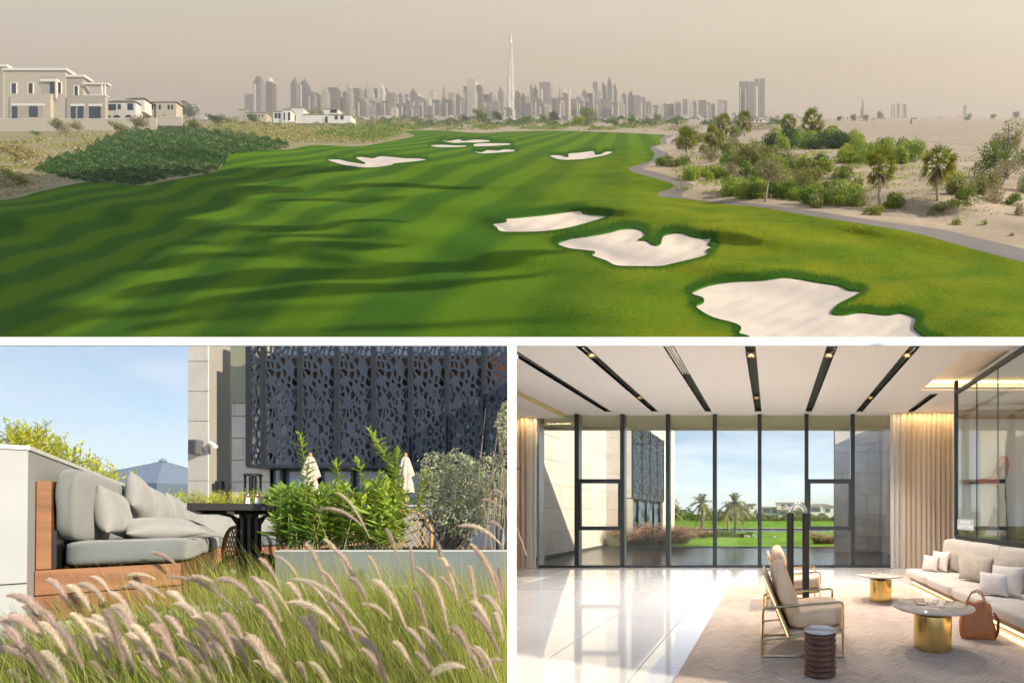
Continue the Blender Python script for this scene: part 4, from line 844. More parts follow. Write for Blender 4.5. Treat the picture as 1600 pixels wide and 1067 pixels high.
# lowered bulkhead at left with the cove glow put into its edge colour
mb = MB(); cbox(mb, -7.4, -5.40, 6.7, 11.33, CZ-.12, CZ-.004); mb.build('bulkhead', M_ceil, co)
mb = MB(); mb.box(-5.398, -5.37, 9.25, 11.32, CZ-.10, CZ-.005); mb.build('bulkhead_edge', mat('bulkhead_edge_glow', (.62, .50, .24), .5), co)
# eave strip outside the glass, warm light put into its colour
mb = MB(); cbox(mb, -7.4, 7.4, 11.55, 13.0, CZ-.012, CZ-.002); mb.build('eave_soffit', mat('eave_soffit_glow', (.74, .68, .46), .7), co)
mb = MB(); mb.box(-7.4, 7.4, 13.0, 13.1, CZ-.10, CZ-.001); mb.build('eave_edge', mat('eave_edge_paint', (.60, .58, .42), .7), co)
# downlights
M_brass = mat('brushed_gold', (.80, .56, .24), .22, metal=1, var=.06, scale=9); M_bulb = emat('downlight_lens', (1, .80, .52), 14)
DL = [(-2.96, 7.19), (-2.96, 9.8), (-.33, 7.19), (-.33, 9.8), (.95, 7.19), (2.24, 7.19), (2.24, 9.8)]
dn = ['in the second ceiling slot from the left, near end', 'in the second ceiling slot from the left, far end', 'in the fourth ceiling slot, near end', 'in the fourth ceiling slot, far end', 'in the fifth ceiling slot, over the lamp', 'in the sixth ceiling slot, near end', 'in the sixth ceiling slot, far end']
for (x, y), d in zip(DL, dn):
    T = thing('downlight', (x, y, CZ), 'small glowing recessed spot '+d, 'downlight', 'spots in the ceiling slots')
    m1 = MB(); m1.lathe([(.070, .055), (.078, .0), (.066, -.004), (.056, .05)], n=20); m1.build('ring', M_brass, T, smooth=True)
    m1 = MB(); m1.lathe([(.055, .045), (.05, .03)], n=20); m1.build('lens', M_bulb, T)
    ld = bpy.data.lights.new('spot_lamp', 'SPOT'); ld.energy = 380; ld.color = (1, .92, .82); ld.spot_size = R(95); ld.spot_blend = .8; ld.shadow_soft_size = .06
    lo = bpy.data.objects.new('spot_lamp', ld); COL.objects.link(lo); lo.parent = T; lo.location = (0, 0, -.02)
# air vent blades in the third slot
T = thing('air_vent', (-1.60, 7.0, CZ), 'white linear air vent blades in the third ceiling slot', 'air vent')
for i in range(3):
    m1 = MB(); m1.box(-.05+i*.05, -.035+i*.05, -.3, 1.1, -.004, .06); m1.build('blade', M_ceil, T)
# ---- glass wall
M_alu = mat('charcoal_aluminium', (.035, .038, .042), .35, metal=.3); M_aluL = mat('anodised_side', (.36, .37, .38), .3, metal=.7)
M_glass = glassmat('window_glass', (.97, .985, .98), .05)
gw = thing('glass_wall', (0, GY, 0), 'full-height glazed wall with dark mullions looking out to the pool and palms', 'window wall')
pxm = [843, 902, 973, 1044, 1117, 1187, 1260, 1332, 1396]
mX = [(p-CX)/F*GY for p in pxm]
for i, x in enumerate(mX):
    if i in (0, 8): continue
    m1 = MB(); m1.box(x-.05, x+.05, -.06, 0, .05, CZ-.002); m1.build('mullion', M_alu, gw)
    m1 = MB(); m1.box(x-.035, x+.035, 0, .20, .05, CZ-.002); m1.build('mullion_fin', M_aluL, gw)
m1 = MB(); m1.box(mX[0], mX[8], -.07, .1, 0, .055); m1.build('sill', M_alu, gw)
m1 = MB(); m1.box(mX[0]-.03, mX[0]+.02, -.06, .2, 0, CZ-.002); m1.build('jamb', M_aluL, gw)
for i in range(8):
    m1 = MB(); m1.box(mX[i]+.05, mX[i+1]-.05, .05, .058, .055, CZ-.002); m1.build('pane', M_glass, gw)
zt = lambda y: EYE+(CY-y)/F*GY
for i in (1, 6):
    f_ = MB(); a, b_ = mX[i]+.05, mX[i+1]-.05
    f_.box(a, b_, -.06, .04, zt(755), zt(748.5)); f_.build('transom', M_alu, gw)
    f_ = MB(); f_.box(a, b_, -.06, .04, zt(828), zt(822)); f_.build('transom', M_alu, gw)
    f_ = MB(); f_.box(a, a+.055, -.055, .04, zt(822), zt(755)); f_.build('sash', M_alu, gw); f_ = MB(); f_.box(b_-.055, b_, -.055, .04, zt(822), zt(755)); f_.build('sash', M_alu, gw)
# ---- curtains
def curtain(nm, x0, x1, Y, m, label, z1=CZ-.01, amp=.042, fold=.125, seed=1, glow=None):
    rng = random.Random(seed); n = int((x1-x0)/fold*8); V_ = []; F_ = []; ph = 0
    zs = [0.01, .6, 1.5, 2.6, z1]
    for i in range(n+1):
        x = x0+(x1-x0)*i/n; ph += 2*math.pi/8*rng.uniform(.8, 1.2)
        for j, z in enumerate(zs): V_.append((x+.012*math.sin(ph*2+j*.4), Y+amp*(.75+.25*math.sin(x*9+seed))*math.sin(ph+.06*j)+.01*math.sin(j+x*12), z))
    k = len(zs)
    for i in range(n):
        for j in range(k-1): F_.append((i*k+j, (i+1)*k+j, (i+1)*k+j+1, i*k+j+1))
    me = bpy.data.meshes.new(nm); me.from_pydata(V_, [], F_); o = link(nm, me, m, smooth=True); return tag(o, label, 'curtain')
def clothmat(name, col, tr=.25):
    m = leafmat(name, col, tr, .8); 
    for n in m.node_tree.nodes:
        if n.type == 'MIX': n.blend_type = 'MIX'; n.inputs['Factor'].default_value = 0
    return m
M_curt = clothmat('curtain_beige', (.72, .58, .44), .3); M_sheer = clothmat('sheer_white', (.82, .77, .72), .45); M_curt2 = clothmat('curtain_tan', (.64, .50, .37), .25)
X_ = lambda p, Y: (p-CX)/F*Y
curtain('curtain', X_(1409, 11.15), X_(1500, 11.15), 11.15, M_curt, 'gathered beige curtain at the right end of the glass wall')
curtain('curtain', X_(1391, 11.22), X_(1411, 11.22), 11.22, M_sheer, 'narrow sheer white curtain beside the gathered beige curtain', seed=3, amp=.04)
curtain('curtain', X_(795, 11.15), X_(826, 11.15), 11.15, M_curt2, 'tan curtain at the left end of the glass wall', z1=CZ-.13, seed=4)
curtain('curtain', X_(824, 11.2), X_(838, 11.2), 11.2, M_sheer, 'sheer white curtain edge beside the tan curtain', z1=CZ-.13, seed=5, amp=.035)
# warm strip lights above the curtains (lit in the photograph)
def strip(x0, x1, y, z, e, sy=.05):
    ld = bpy.data.lights.new('cove_lamp', 'AREA'); ld.shape = 'RECTANGLE'; ld.size = x1-x0; ld.size_y = sy; ld.energy = e; ld.color = (1, .72, .36)
    lo = bpy.data.objects.new('cove_lamp', ld); COL.objects.link(lo); lo.location = ((x0+x1)/2, y, z); return lo
strip(3.1, 4.9, 11.0, CZ-.02, 13); strip(-6.9, -5.5, 11.0, CZ-.14, 10); strip(-7, 5, 11.62, CZ-.03, 0.1)
lo = strip(3.3, 7.2, 9.0, CZ+.05, 16, .1); lo.rotation_euler = (R(180), 0, 0)
# walls of the lobby at right, behind the partition
M_beige = mat('beige_wall_panel', (.62, .50, .40), .7, var=.05); M_pale = mat('pale_wall_panel', (.88, .87, .86), .6, var=.04)
mb = MB(); mb.box(4.75, 7.4, 11.32, 11.4, 0, CZ); mb.box(7.4, 7.5, .9, 4.6, 0, 6.6); mb.box(7.4, 7.5, 4.6, 11.4, 0, 5.4); tag(mb.build('wall_right', M_beige), kind='structure')  # unseen side wall raised above the ceiling to keep sun off the floor
# ---- glass partition behind the sofa
PX = 3.62; YP = (PX)*F/(1494-CX)
gp_ = thing('glass_partition', (PX, YP, 0), 'dark-framed glass partition standing behind the sofa', 'partition')
zb = EYE-35/F*YP; zm = EYE+(CY-597)/F*YP; ztp = EYE+(CY-575)/F*YP
def pb(nm, x0, x1, y0, y1, z0, z1, m=M_alu): q = MB(); q.box(x0, x1, y0, y1, z0, z1); return q.build(nm, m, gp_)
pb('post', -.03, .03, -.03, .03, zb, CZ-.005)
pb('bottom_rail', -.035, .035, -YP+6.1, -.03, zb-.05, zb+.03); pb('top_rail', -.03, .03, -YP+6.1, -.03, 3.72, 3.79)
MUL = [8.52, 7.66, 6.95, 6.12]
for i in range(len(MUL)-1):
    pb('pane', -.006, .006, MUL[i+1]-YP+.006, min(MUL[i], YP-.03)-YP-.006, zb+.03, 3.71, M_glassP) if False else pb('pane', -.006, .006, MUL[i+1]-YP+.006, min(MUL[i], YP-.03)-YP-.006, zb+.03, 3.71, glassmat('partition_glass', (.93, .97, .96), .07))
    pb('pane_edge', -.008, .008, MUL[i+1]-YP-.006, MUL[i+1]-YP+.006, zb+.03, 3.71, M_alu if i == 0 else mat('glass_edge_green', (.10, .18, .17), .2))
# wall below the partition (sofa stands against it)
mb = MB(); mb.box(PX-.04, PX+.06, 3.4, YP+.03, 0, zb-.052); tag(mb.build('wall_low', M_beige), kind='structure')
# sign on the glass
def text(body, size, loc, rot, m, name, parent=None, align='CENTER', ext=.0008):
    cu = bpy.data.curves.new(name, 'FONT'); cu.body = body; cu.size = size; cu.align_x = align; cu.align_y = 'CENTER'; cu.extrude = ext; cu.space_line = .85
    tmp = bpy.data.objects.new(name, cu); COL.objects.link(tmp); dg = bpy.context.evaluated_depsgraph_get(); me = bpy.data.meshes.new_from_object(tmp.evaluated_get(dg)); COL.objects.unlink(tmp); bpy.data.objects.remove(tmp)
    me.materials.clear(); o = link(name, me, m, parent); o.location = loc; o.rotation_euler = rot; return o
ys0, ys1 = PX*F/(1497-CX), PX*F/(1523-CX); yc = (ys0+ys1)/2
sg = thing('glass_sign', (PX-.012, yc, EYE-16.5/F*yc), 'small frosted notice with white lettering on the partition glass', 'sign')
q = MB(); q.box(-.002, .002, -(ys0-ys1)/2, (ys0-ys1)/2, -.10, .10); q.build('panel', mat('frosted_panel', (.42, .47, .48), .4), sg)
text('PROSHOP\nDOWNSTAIRS', .095, (-.004, 0, 0), (R(90), 0, R(-90)), mat('white_vinyl', (.9, .9, .9), .5), 'lettering', sg)
# mural wall of the shop behind the glass (flat printed panels)
mu = thing('photo_mural', (5.9, 8.0, 0), 'large printed golf mural with swinging figure behind the partition glass', 'mural')
def mp_(nm, x0, x1, z0, z1, m, d=0): q = MB(); q.box(x0, x1, -d-.012, -d, z0, z1); return q.build(nm, m, mu)
mw = lambda p: (p-CX)/F*10.2-5.9
mu.location.y = 10.2
mz = lambda y: EYE+(CY-y)/F*10.2
mp_('backing_panel', mw(1490), mw(1770), .0, 3.95, M_pale)
mp_('beam_panel', mw(1490), mw(1770), mz(640), mz(655), mat('oak_trim', (.50, .36, .24), .6), .012)
mp_('shelf_band', mw(1498), mw(1558), mz(757), mz(750), mat('oak_trim', (.50, .36, .24)), .03)
q = MB(); q.prism([(mw(1538), mz(835)), (mw(1573), mz(838)), (mw(1552), mz(790))], -.06, -.045); q.build('grey_sail_shape', mat('mural_grey', (.42, .40, .40), .6), mu)
M_pink = mat('mural_coral', (.62, .22, .18), .6); M_navy = mat('mural_navy', (.04, .05, .08), .6)
q = MB(); q.prism([(mw(a_), mz(b_)) for a_, b_ in ((1546, 757), (1550, 735), (1555, 722), (1563, 712), (1571, 714), (1574, 726), (1571, 744), (1562, 758))], -.08, -.065); q.build('coral_shirt', M_pink, mu)
q = MB(); q.prism([(mw(1553), mz(735)), (mw(1566), mz(722)), (mw(1572), mz(845)), (mw(1560), mz(850)), (mw(1556), mz(790))], -.10, -.085); q.build('dark_trousers', M_navy, mu)
q = MB(); q.prism([(mw(1520), mz(757)), (mw(1524), mz(749)), (mw(1556), mz(742)), (mw(1558), mz(758))], -.12, -.105); q.build('coral_sleeve', M_pink, mu)
q = MB(); q.prism([(mw(1510), mz(753)), (mw(1526), mz(755)), (mw(1526), mz(757)), (mw(1512), mz(756))], -.12, -.11); q.build('dark_glove', M_navy, mu)
mp_('meadow_print', mw(1495), mw(1770), mz(860), mz(822), mat('mural_meadow', (.36, .30, .17), .7, var=.5, scale=7, col2=(.16, .20, .08), detail=9), .02)

# ---- sofa
M_uph = mat('woven_upholstery', (.60, .53, .46), .9, var=.16, scale=55, bump=.5, bscale=160, sheen=.2, detail=6); M_uph2 = mat('textured_weave', (.50, .41, .33), .9, var=.38, scale=80, bump=.6, bscale=200, detail=6)
M_lin = mat('linen_cream', (.70, .61, .53), .9, var=.06, scale=30, bump=.3, bscale=250, sheen=.2); M_walnut = mat('walnut_base', (.20, .10, .06), .45, var=.35, scale=3, stretch=(1, .3, 6))
sf = thing('sofa', (2.66, 8.7, 0), 'long low built-in sofa with woven cream seats on a walnut base', 'sofa')
mb = MB(); mb.box(.10, .92, -5.5, -.02, .09, .165); mb.box(.25, .92, -5.4, -.1, 0.0, .09); mb.build('base', M_walnut, sf, bevel=.004)
ysb = [0, -1.16, -2.22, -3.27, -4.32, -5.4]
for a, b_ in zip(ysb, ysb[1:]):
    o = rbox(.86, abs(b_-a)-.006, .155, 9, 10, .02, seed=int(a*10)).build('seat_cushion', M_uph, sf, smooth=True, loc=(.40+.02, (a+b_)/2, .165+.075))
bys = [.0, -1.06, -2.12, -3.17, -4.2, -5.3]
for a, b_ in zip(bys, bys[1:]):
    rbox(.15, abs(b_-a)-.01, .60, 8, 10, .05, seed=int(a*9)).build('back_cushion', M_uph, sf, smooth=True, loc=(.835, (a+b_)/2, .60))
m1 = MB(); m1.box(.12, .14, -5.3, -.15, .035, .06); o = m1.build('light_strip', emat('sofa_led', (1, .66, .30), 2.5), sf)
ld = bpy.data.lights.new('plinth_lamp', 'AREA'); ld.shape = 'RECTANGLE'; ld.size = .05; ld.size_y = 5.2; ld.energy = 5; ld.color = (1, .66, .32); lo = bpy.data.objects.new('plinth_lamp', ld); COL.objects.link(lo); lo.location = (2.66+.06, 6.0, .085)
def pil(px0, px1, py0, py1, X, w, h, t, m, label, rz, rx, seed, z0=.322):
    pc = (px0+px1)/2; Y = X*F/(pc-CX); o = pillow(w, h, t, seed).build('pillow', m, smooth=True); o.rotation_euler = (R(rx), 0, R(rz)); o.location = (X, Y, z0+h/2*math.cos(R(rx))-.0); tag(o, label, 'pillow', 'scatter pillows on the sofa')
    o.modifiers.new('sub', 'SUBSURF').render_levels = 1
    return o
pil(1465, 1505, 853, 897, 3.36, .50, .44, .17, M_uph2, 'textured tan pillow at the far end of the sofa behind two cream ones', -68, -14, 1)
pil(1457, 1480, 857, 895, 3.16, .40, .40, .14, M_lin, 'second cream pillow from the far end of the sofa', -60, -16, 2)
pil(1443, 1465, 863, 893, 2.99, .34, .32, .12, M_lin, 'smallest cream pillow nearest the curtain', -52, -18, 3)
pil(1497, 1553, 858, 908, 3.25, .60, .46, .18, M_uph2, 'large square textured pillow alone in the middle of the sofa', -64, -22, 4)
pil(1557, 1600, 868, 925, 3.32, .60, .50, .18, M_uph2, 'large textured pillow at the right edge behind the cream pair', -62, -14, 5)
pil(1553, 1592, 880, 930, 3.08, .44, .42, .15, M_lin, 'bigger cream pillow of the near pair', -52, -18, 6)
pil(1533, 1572, 888, 929, 2.93, .40, .32, .14, M_lin, 'smaller cream pillow in front of the near pair', -42, -20, 7)

# ---- lounge chairs
M_leather = mat('camel_leather', (.68, .49, .32), .45, var=.12, scale=4, bump=.3, bscale=35); M_gold = mat('polished_brass', (.86, .62, .30), .14, metal=1, var=.05, scale=5)
def chair(loc, label, rz=0):
    T = thing('lounge_chair', loc, label, 'armchair', 'brass-framed armchairs on the rug', rz)
    D, Wd = .785, .74
    for y in (0, Wd):
        z0 = .012
        m1 = MB(); pts = [(0, y, z0), (0, y, .42), (.006, y, .455), (.035, y, .474), (.4, y, .505), (.745, y, .533), (.775, y, .525), (.782, y, .49), (.782, y, z0)]
        m1.tube(pts, .0135, 6); m1.tube([(-.0, y, z0), (D, y, z0)], .0135, 6); m1.tube([(.0, y, .165), (.26, y, .19), (.782, y, .245)], .012, 6)
        m1.tube([(.005, y+(.02 if y == 0 else -.02), .79), (.25, y+(.02 if y == 0 else -.02), .19)], .0135, 6); m1.build('side_frame', M_gold, T)
    m1 = MB(); m1.tube([(.005, .02, .79), (.005, Wd-.02, .79)], .011, 6); m1.tube([(.0, 0, .165), (.0, Wd, .165)], .011, 6); m1.tube([(.782, 0, .245), (.782, Wd, .245)], .011, 6); m1.tube([(0, 0, .012), (0, Wd, .012)], .011, 6); m1.tube([(.25, 0, .19), (.25, Wd, .19)], .011, 6); m1.build('cross_rail', M_gold, T)
    o = rbox(.045, Wd-.07, .66, 10, 8).build('back_panel', M_leather, T, smooth=True, loc=(.135, Wd/2, .485)); o.rotation_euler = (0, R(-22.3), 0)
    o = rbox(.17, Wd-.06, .56, 4.5, 12, .09, 3, .02).build('back_cushion', M_leather, T, smooth=True, loc=(.235, Wd/2, .60)); o.rotation_euler = (0, R(-20), 0)
    o = rbox(.56, Wd-.06, .055, 10, 8).build('seat_panel', M_leather, T, smooth=True, loc=(.515, Wd/2, .235)); o.rotation_euler = (0, R(-5.5), 0)
    o = rbox(.55, Wd-.06, .20, 5, 12, .06, 5, .015).build('seat_cushion', M_leather, T, smooth=True, loc=(.53, Wd/2, .36)); o.rotation_euler = (0, R(-5.5), 0)
    return T
chair((-.09, 4.2, .01), 'near camel leather armchair with polished brass frame beside the drum table')
chair((-.07, 6.36, .01), 'far camel leather armchair behind the two dark lamp columns')
# ---- column lamp
T = thing('floor_lamp', (.345, 5.6, .01), 'floor lamp of two tall dark columns joined by a clear glass arc', 'floor lamp')
M_bronze = mat('dark_bronze', (.055, .04, .035), .35, metal=.4)
for x in (-.10, .10):
    m1 = MB(); m1.lathe([(.046, 0), (.046, 1.36), (.047, 1.36), (.047, 1.39), (.030, 1.39)], (x, 0, 0), 24); o = m1.build('column', M_bronze, T); smooth_by_angle(o)
m1 = MB(); m1.tube([(.10*math.cos(R(a)), 0, 1.385+.115*math.sin(R(a))) for a in range(0, 181, 12)], .030, 14)
gl = mat('blown_glass', (1, 1, 1), .02, trans=1.0); gl.node_tree.nodes['Principled BSDF'].inputs['IOR'].default_value = 1.3; m1.build('glass_arc', gl, T, smooth=True)
m1 = MB(); m1.lathe([(.17, 0), (.17, .012), (.16, .016)], n=32); m1.build('base_plate', M_bronze, T)
# ---- ribbed drum table
M_drum = mat('dark_walnut_drum', (.10, .038, .022), .38, var=.5, scale=14, stretch=(1, 1, 3), spec=.5)
T = thing('side_table', (X_(1281.5, 3.76), 3.76, .01), 'ribbed dark wood drum side table with a polished stone top', 'side table')
pr = [(.115, 0)]; nr = 8; hh = .372
for i in range(nr):
    z = hh*i/nr; pr += [(.118, z+.002), (.136, z+hh/nr*.25), (.139, z+hh/nr*.5), (.136, z+hh/nr*.75), (.118, z+hh/nr-.002)]
m1 = MB(); m1.lathe(pr, n=32); m1.build('body', M_drum, T, smooth=True)
m1 = MB(); m1.lathe([(.13, hh), (.137, hh+.004), (.137, hh+.016), (.130, hh+.02)], n=32); m1.build('top', mat('grey_blue_stone', (.42, .43, .46), .05, var=.25, scale=9, detail=8), T)
# ---- round tables
M_stone = mat('veined_beige_stone', (.56, .46, .38), .07, var=.22, scale=7, detail=9, spec=.7); M_goldb = mat('aged_brass_drum', (.70, .52, .20), .17, metal=1, var=.30, scale=3, stretch=(1, 1, .25)); M_blk = mat('black_collar', (.02, .02, .022), .3); M_mag = mat('magazine_cover', (.07, .05, .05), .35, var=.4, scale=9); M_mag2 = mat('magazine_print', (.72, .55, .5), .4, var=.3, scale=40)
def rtable(x, y, r, rb, zt_, label, maglab, mrot):
    T = thing('coffee_table', (x, y, .01), label, 'coffee table', 'round coffee tables on the rug'); zt_ -= .01
    m1 = MB(); m1.lathe([(r-.014, zt_-.022), (r, zt_-.010), (r, zt_-.004), (r-.004, zt_)], n=56); o = m1.build('top', M_stone, T); smooth_by_angle(o, 50)
    m1 = MB(); m1.lathe([(rb, 0), (rb, zt_-.085), (rb-.006, zt_-.080), (.075, zt_-.079)], n=48); o = m1.build('drum', M_goldb, T); smooth_by_angle(o, 50)
    m1 = MB(); m1.lathe([(.07, zt_-.079), (.07, zt_-.022)], n=24); m1.build('collar', M_blk, T, smooth=False)
    mg = thing('magazine', (x-.04, y+.06, .01+zt_+.001), maglab, 'magazine', 'magazines on the coffee tables', mrot)
    m1 = MB(); m1.box(-.11, .09, -.06, .07, 0, .006); m1.build('cover', M_mag, mg); m1 = MB(); m1.box(-.09, .0, -.04, .05, .0062, .007); m1.box(.02, .075, -.04, .05, .0062, .007); m1.build('cover_print', M_mag2, mg)
    m1 = MB(); m1.box(-.02, .15, -.13, -.03, 0, .004); m1.build('leaflet', M_mag2, mg)
rtable(X_(1457, 4.5), 4.5, .405, .185, .446, 'nearer round stone-topped coffee table on a brass drum beside the tote bag', 'open dark magazine on the nearer coffee table', -.15)
rtable(X_(1376, 6.95), 6.95, .37, .17, .432, 'farther round stone-topped coffee table on a brass drum near the curtain', 'dark magazine on the farther coffee table', .1)
# ---- tote bag
M_tan = mat('cognac_leather', (.46, .16, .045), .38, var=.15, scale=6, bump=.4, bscale=25)
T = thing('tote_bag', (2.30, 4.86, .01), 'cognac leather tote bag with two loop handles leaning at the sofa', 'bag', rz=R(-14))
bm_ = rbox(.37, .17, .40, 9, 14, .03, 9, .03)
bm_.v = [(x*(1-.30*max(0, (z+.2)/.4)**2.2), y*(1-.62*max(0, (z+.2)/.4)), z+.2+.02*math.sin(x*30)*(z > .1)) for x, y, z in bm_.v]
bm_.build('body', M_tan, T, smooth=True)
for y, dx in ((-.045, -.02), (.045, .015)):
    m1 = MB(); m1.tube([(-.085+dx, y*.9, .33), (-.095+dx, y*1.2, .42), (-.06+dx, y*1.4, .50), (0+dx, y*1.5, .53), (.055+dx, y*1.4, .49), (.08+dx, y*1.2, .41), (.075+dx, y*.9, .33)], .0075, 8); m1.build('handle', M_tan, T, smooth=True)
m1 = MB(); m1.tube([(.16, -.05, .30), (.20, -.07, .22), (.19, -.09, .10), (.17, -.085, .03)], [.012, .016, .016, .006], 6); m1.build('strap', mat('dark_leather_strap', (.16, .05, .02), .5), T, smooth=True)
# ================================================================ OUTSIDE THE LOBBY: court, pool, garden
def gz(Y): return 0.0 if Y < 40 else .66*(min((Y-40)/16, 1))**1.0+.3*max(0, min((Y-56)/30, 1))
def sheet(name, x0, x1, ys, m, dz=0.0, nx=2, zf=None):
    V_ = []; F_ = []
    for y in ys:
        for i in range(nx+1): V_.append((x0+(x1-x0)*i/nx, y, (zf or gz)(y)+dz))
    k = nx+1
    for j in range(len(ys)-1):
        for i in range(nx): F_.append((j*k+i, j*k+i+1, (j+1)*k+i+1, (j+1)*k+i))
    me = bpy.data.meshes.new(name); me.from_pydata(V_, [], F_); return tag(link(name, me, m), kind='structure')
M_earth = mat('garden_earth', (.26, .20, .14), .95, var=.3, scale=2, coords='World')
sheet('ground', -4000, 4000, [-200, 0, 57, 90, 200, 4000], M_earth, -.32, 2, zf=lambda y: 0 if y < 58 else .7)
M_lawn = mat('bright_lawn', (.22, .40, .045), .85, var=.28, scale=.55, bump=1, bscale=9, coords='World', detail=8, spec=.1)
sheet('lawn', -30, 14, [18.7, 24, 30, 34.0], M_lawn, -.004, 6); sheet('lawn', -42, 30, [40.5, 43, 47, 52, 56, 60, 86], M_lawn, 0, 6)
wat = bpy.data.materials.new('pool_water'); wat.use_nodes = True; t = wat.node_tree; b = t.nodes['Principled BSDF']; lk = t.links.new
b.inputs['Base Color'].default_value = (.06, .065, .065, 1); b.inputs['Roughness'].default_value = .05; b.inputs['Specular IOR Level'].default_value = .8
g_ = N(t, 'ShaderNodeNewGeometry'); mp = N(t, 'ShaderNodeMapping'); mp.inputs['Scale'].default_value = (1, 1.0, 1); lk(g_.outputs['Position'], mp.inputs[0]); n1 = N(t, 'ShaderNodeTexNoise'); n1.inputs['Scale'].default_value = 7; n1.inputs['Detail'].default_value = 6; lk(mp.outputs[0], n1.inputs['Vector'])
bp = N(t, 'ShaderNodeBump'); bp.inputs['Strength'].default_value = .35; bp.inputs['Distance'].default_value = .05; lk(n1.outputs[0], bp.inputs['Height']); lk(bp.outputs[0], b.inputs['Normal'])
M_poolbed = mat('pool_bed', (.12, .12, .12), .6)
mb = MB(); mb.box(-7.33, 4.24, 11.62, 18.5, -.30, -.03); tag(mb.build('pool_water', wat), kind='structure')
mb = MB(); mb.box(-7.5, 8, 18.5, 18.7, -.3, .0); mb.box(-8, 8, 11.44, 11.62, -.3, -.012); tag(mb.build('pool_edge', mat('dark_stone_edge', (.09, .09, .09), .5)), kind='structure')
lakem = mat('lake_water', (.20, .30, .33), .15, var=.1, scale=.5, coords='World', spec=.6, stretch=(1, 4, 1))
sheet('lake_water', -32, 16, [33.2, 41], lakem, -.05, 2, zf=lambda y: 0)
sheet('lake_bank', -40, 30, [40.2, 41.2], mat('lake_bank_stone', (.45, .40, .33), .9, var=.3, scale=3, coords='World'), .03, 2)
# stone block walls ---------------------------------------------------------
M_lime = mat('limestone_block', (.66, .595, .52), .8, var=.10, scale=1.3, coords='World', rand=.045, detail=7, bump=.3, bscale=18); M_limeg = mat('grey_limestone_block', (.72, .66, .60), .8, var=.14, scale=1.3, coords='World', rand=.05, detail=7, bump=.3, bscale=18); M_joint = mat('stone_joint', (.30, .27, .24), .9)
def blockwall(name, label, a, b_, z0, z1, rowh, lens, m, th=.25, nrm=None, seed=0, cat='wall', holes=(), proud=.012, parent=None):
    """wall of separate blocks from a to b (plan points); nrm points to the visible side"""
    a = Vector((*a, 0)); b_ = Vector((*b_, 0)); L_ = (b_-a).length; u = (b_-a).normalized(); n = Vector(nrm).normalized(); rng = random.Random(seed)
    T = parent or thing(name, (a.x, a.y, z0), label, cat); off = Vector((0, 0, 0)) if not parent else a+Vector((0, 0, z0))
    mb = MB(); q = [Vector((0, 0, 0)), u*L_, u*L_-n*th, -n*th]
    if u.cross(-n).z < 0: q = [q[3], q[2], q[1], q[0]]
    mb.hexa([off+p for p in q]+[off+p+Vector((0, 0, z1-z0)) for p in q]); core = mb.build('core', M_joint, T)
    z = 0; r = 0; cache = {}
    M_ = Matrix((u, Vector((0, 0, 1)), n)).transposed().to_4x4()
    if u.cross(Vector((0, 0, 1))).dot(n) < 0: flip = True
    else: flip = False
    while z < z1-z0-.03:
        h = min(rowh, z1-z0-z); x = -(lens[r % len(lens)]*.5 if r % 2 else 0)
        while x < L_-.02:
            l = lens[(r+int(x*3)) % len(lens)]*(1 if rng.random() < .7 else .62); x0 = max(x, 0); x1 = min(x+l, L_)
            if L_-x1 < .08: x1 = L_
            if x1-x0 > .03 and not any(hx0 < (x0+x1)/2 < hx1 and hz0 < z+h/2 < hz1 for hx0, hx1, hz0, hz1 in holes):
                key = (round(x1-x0, 3), round(h, 3))
                if key not in cache:
                    w, hh = key; g = .004; c = MB(); bt = proud*.5
                    if not flip: c.add([(g, g, 0), (w-g, g, 0), (w-g, hh-g, 0), (g, hh-g, 0), (g+bt, g+bt, proud), (w-g-bt, g+bt, proud), (w-g-bt, hh-g-bt, proud), (g+bt, hh-g-bt, proud)], [(0, 1, 5, 4), (1, 2, 6, 5), (2, 3, 7, 6), (3, 0, 4, 7), (4, 5, 6, 7)])
                    else: c.add([(g, g, 0), (w-g, g, 0), (w-g, hh-g, 0), (g, hh-g, 0), (g+bt, g+bt, proud), (w-g-bt, g+bt, proud), (w-g-bt, hh-g-bt, proud), (g+bt, hh-g-bt, proud)], [(4, 5, 1, 0), (5, 6, 2, 1), (6, 7, 3, 2), (7, 4, 0, 3), (7, 6, 5, 4)])
                    me = c.mesh('stone_block'); me.materials.append(m); cache[key] = me
                o = link('stone_block', cache[key], None, T); mm = M_.copy(); mm.translation = off+u*x0+Vector((0, 0, z)); o.matrix_local = mm
            x += l
        z += h; r += 1
    return T
XL = -7.33; XS = -6.2
blockwall('courtyard_wall', 'pale limestone wall running beside the pool behind the left panes', (XL, 11.6), (XL, 19.3), -.02, 5.9, .80, [2.1, 1.7, 2.4], M_lime, nrm=(1, 0, 0), seed=1)
blockwall('courtyard_wall', 'short pale limestone return wall beside the perforated screen', (XL, 19.3), (XS, 19.3), -.02, 6.1, .80, [1.13], M_lime, nrm=(0, -1, 0), seed=2)
bw = blockwall('courtyard_wall', 'pale limestone wall past the perforated screen, nearest the palms', (XS, 24.9), (XS, 27.9), -.02, 6.8, .80, [1.5, 1.1], M_lime, nrm=(1, 0, 0), seed=3)
blockwall('courtyard_wall', 'grey limestone wall facing the glass at the right of the pool', (2.42, 16.6), (4.24, 16.6), -.25, 4.85, .80, [1.25, .95], M_limeg, nrm=(0, -1, 0), seed=4)
blockwall('courtyard_wall', 'grey limestone side wall meeting the right curtain', (4.24, 16.6), (4.24, 11.7), -.25, 4.85, .80, [1.6, 1.2], M_limeg, nrm=(-1, 0, 0), seed=5)
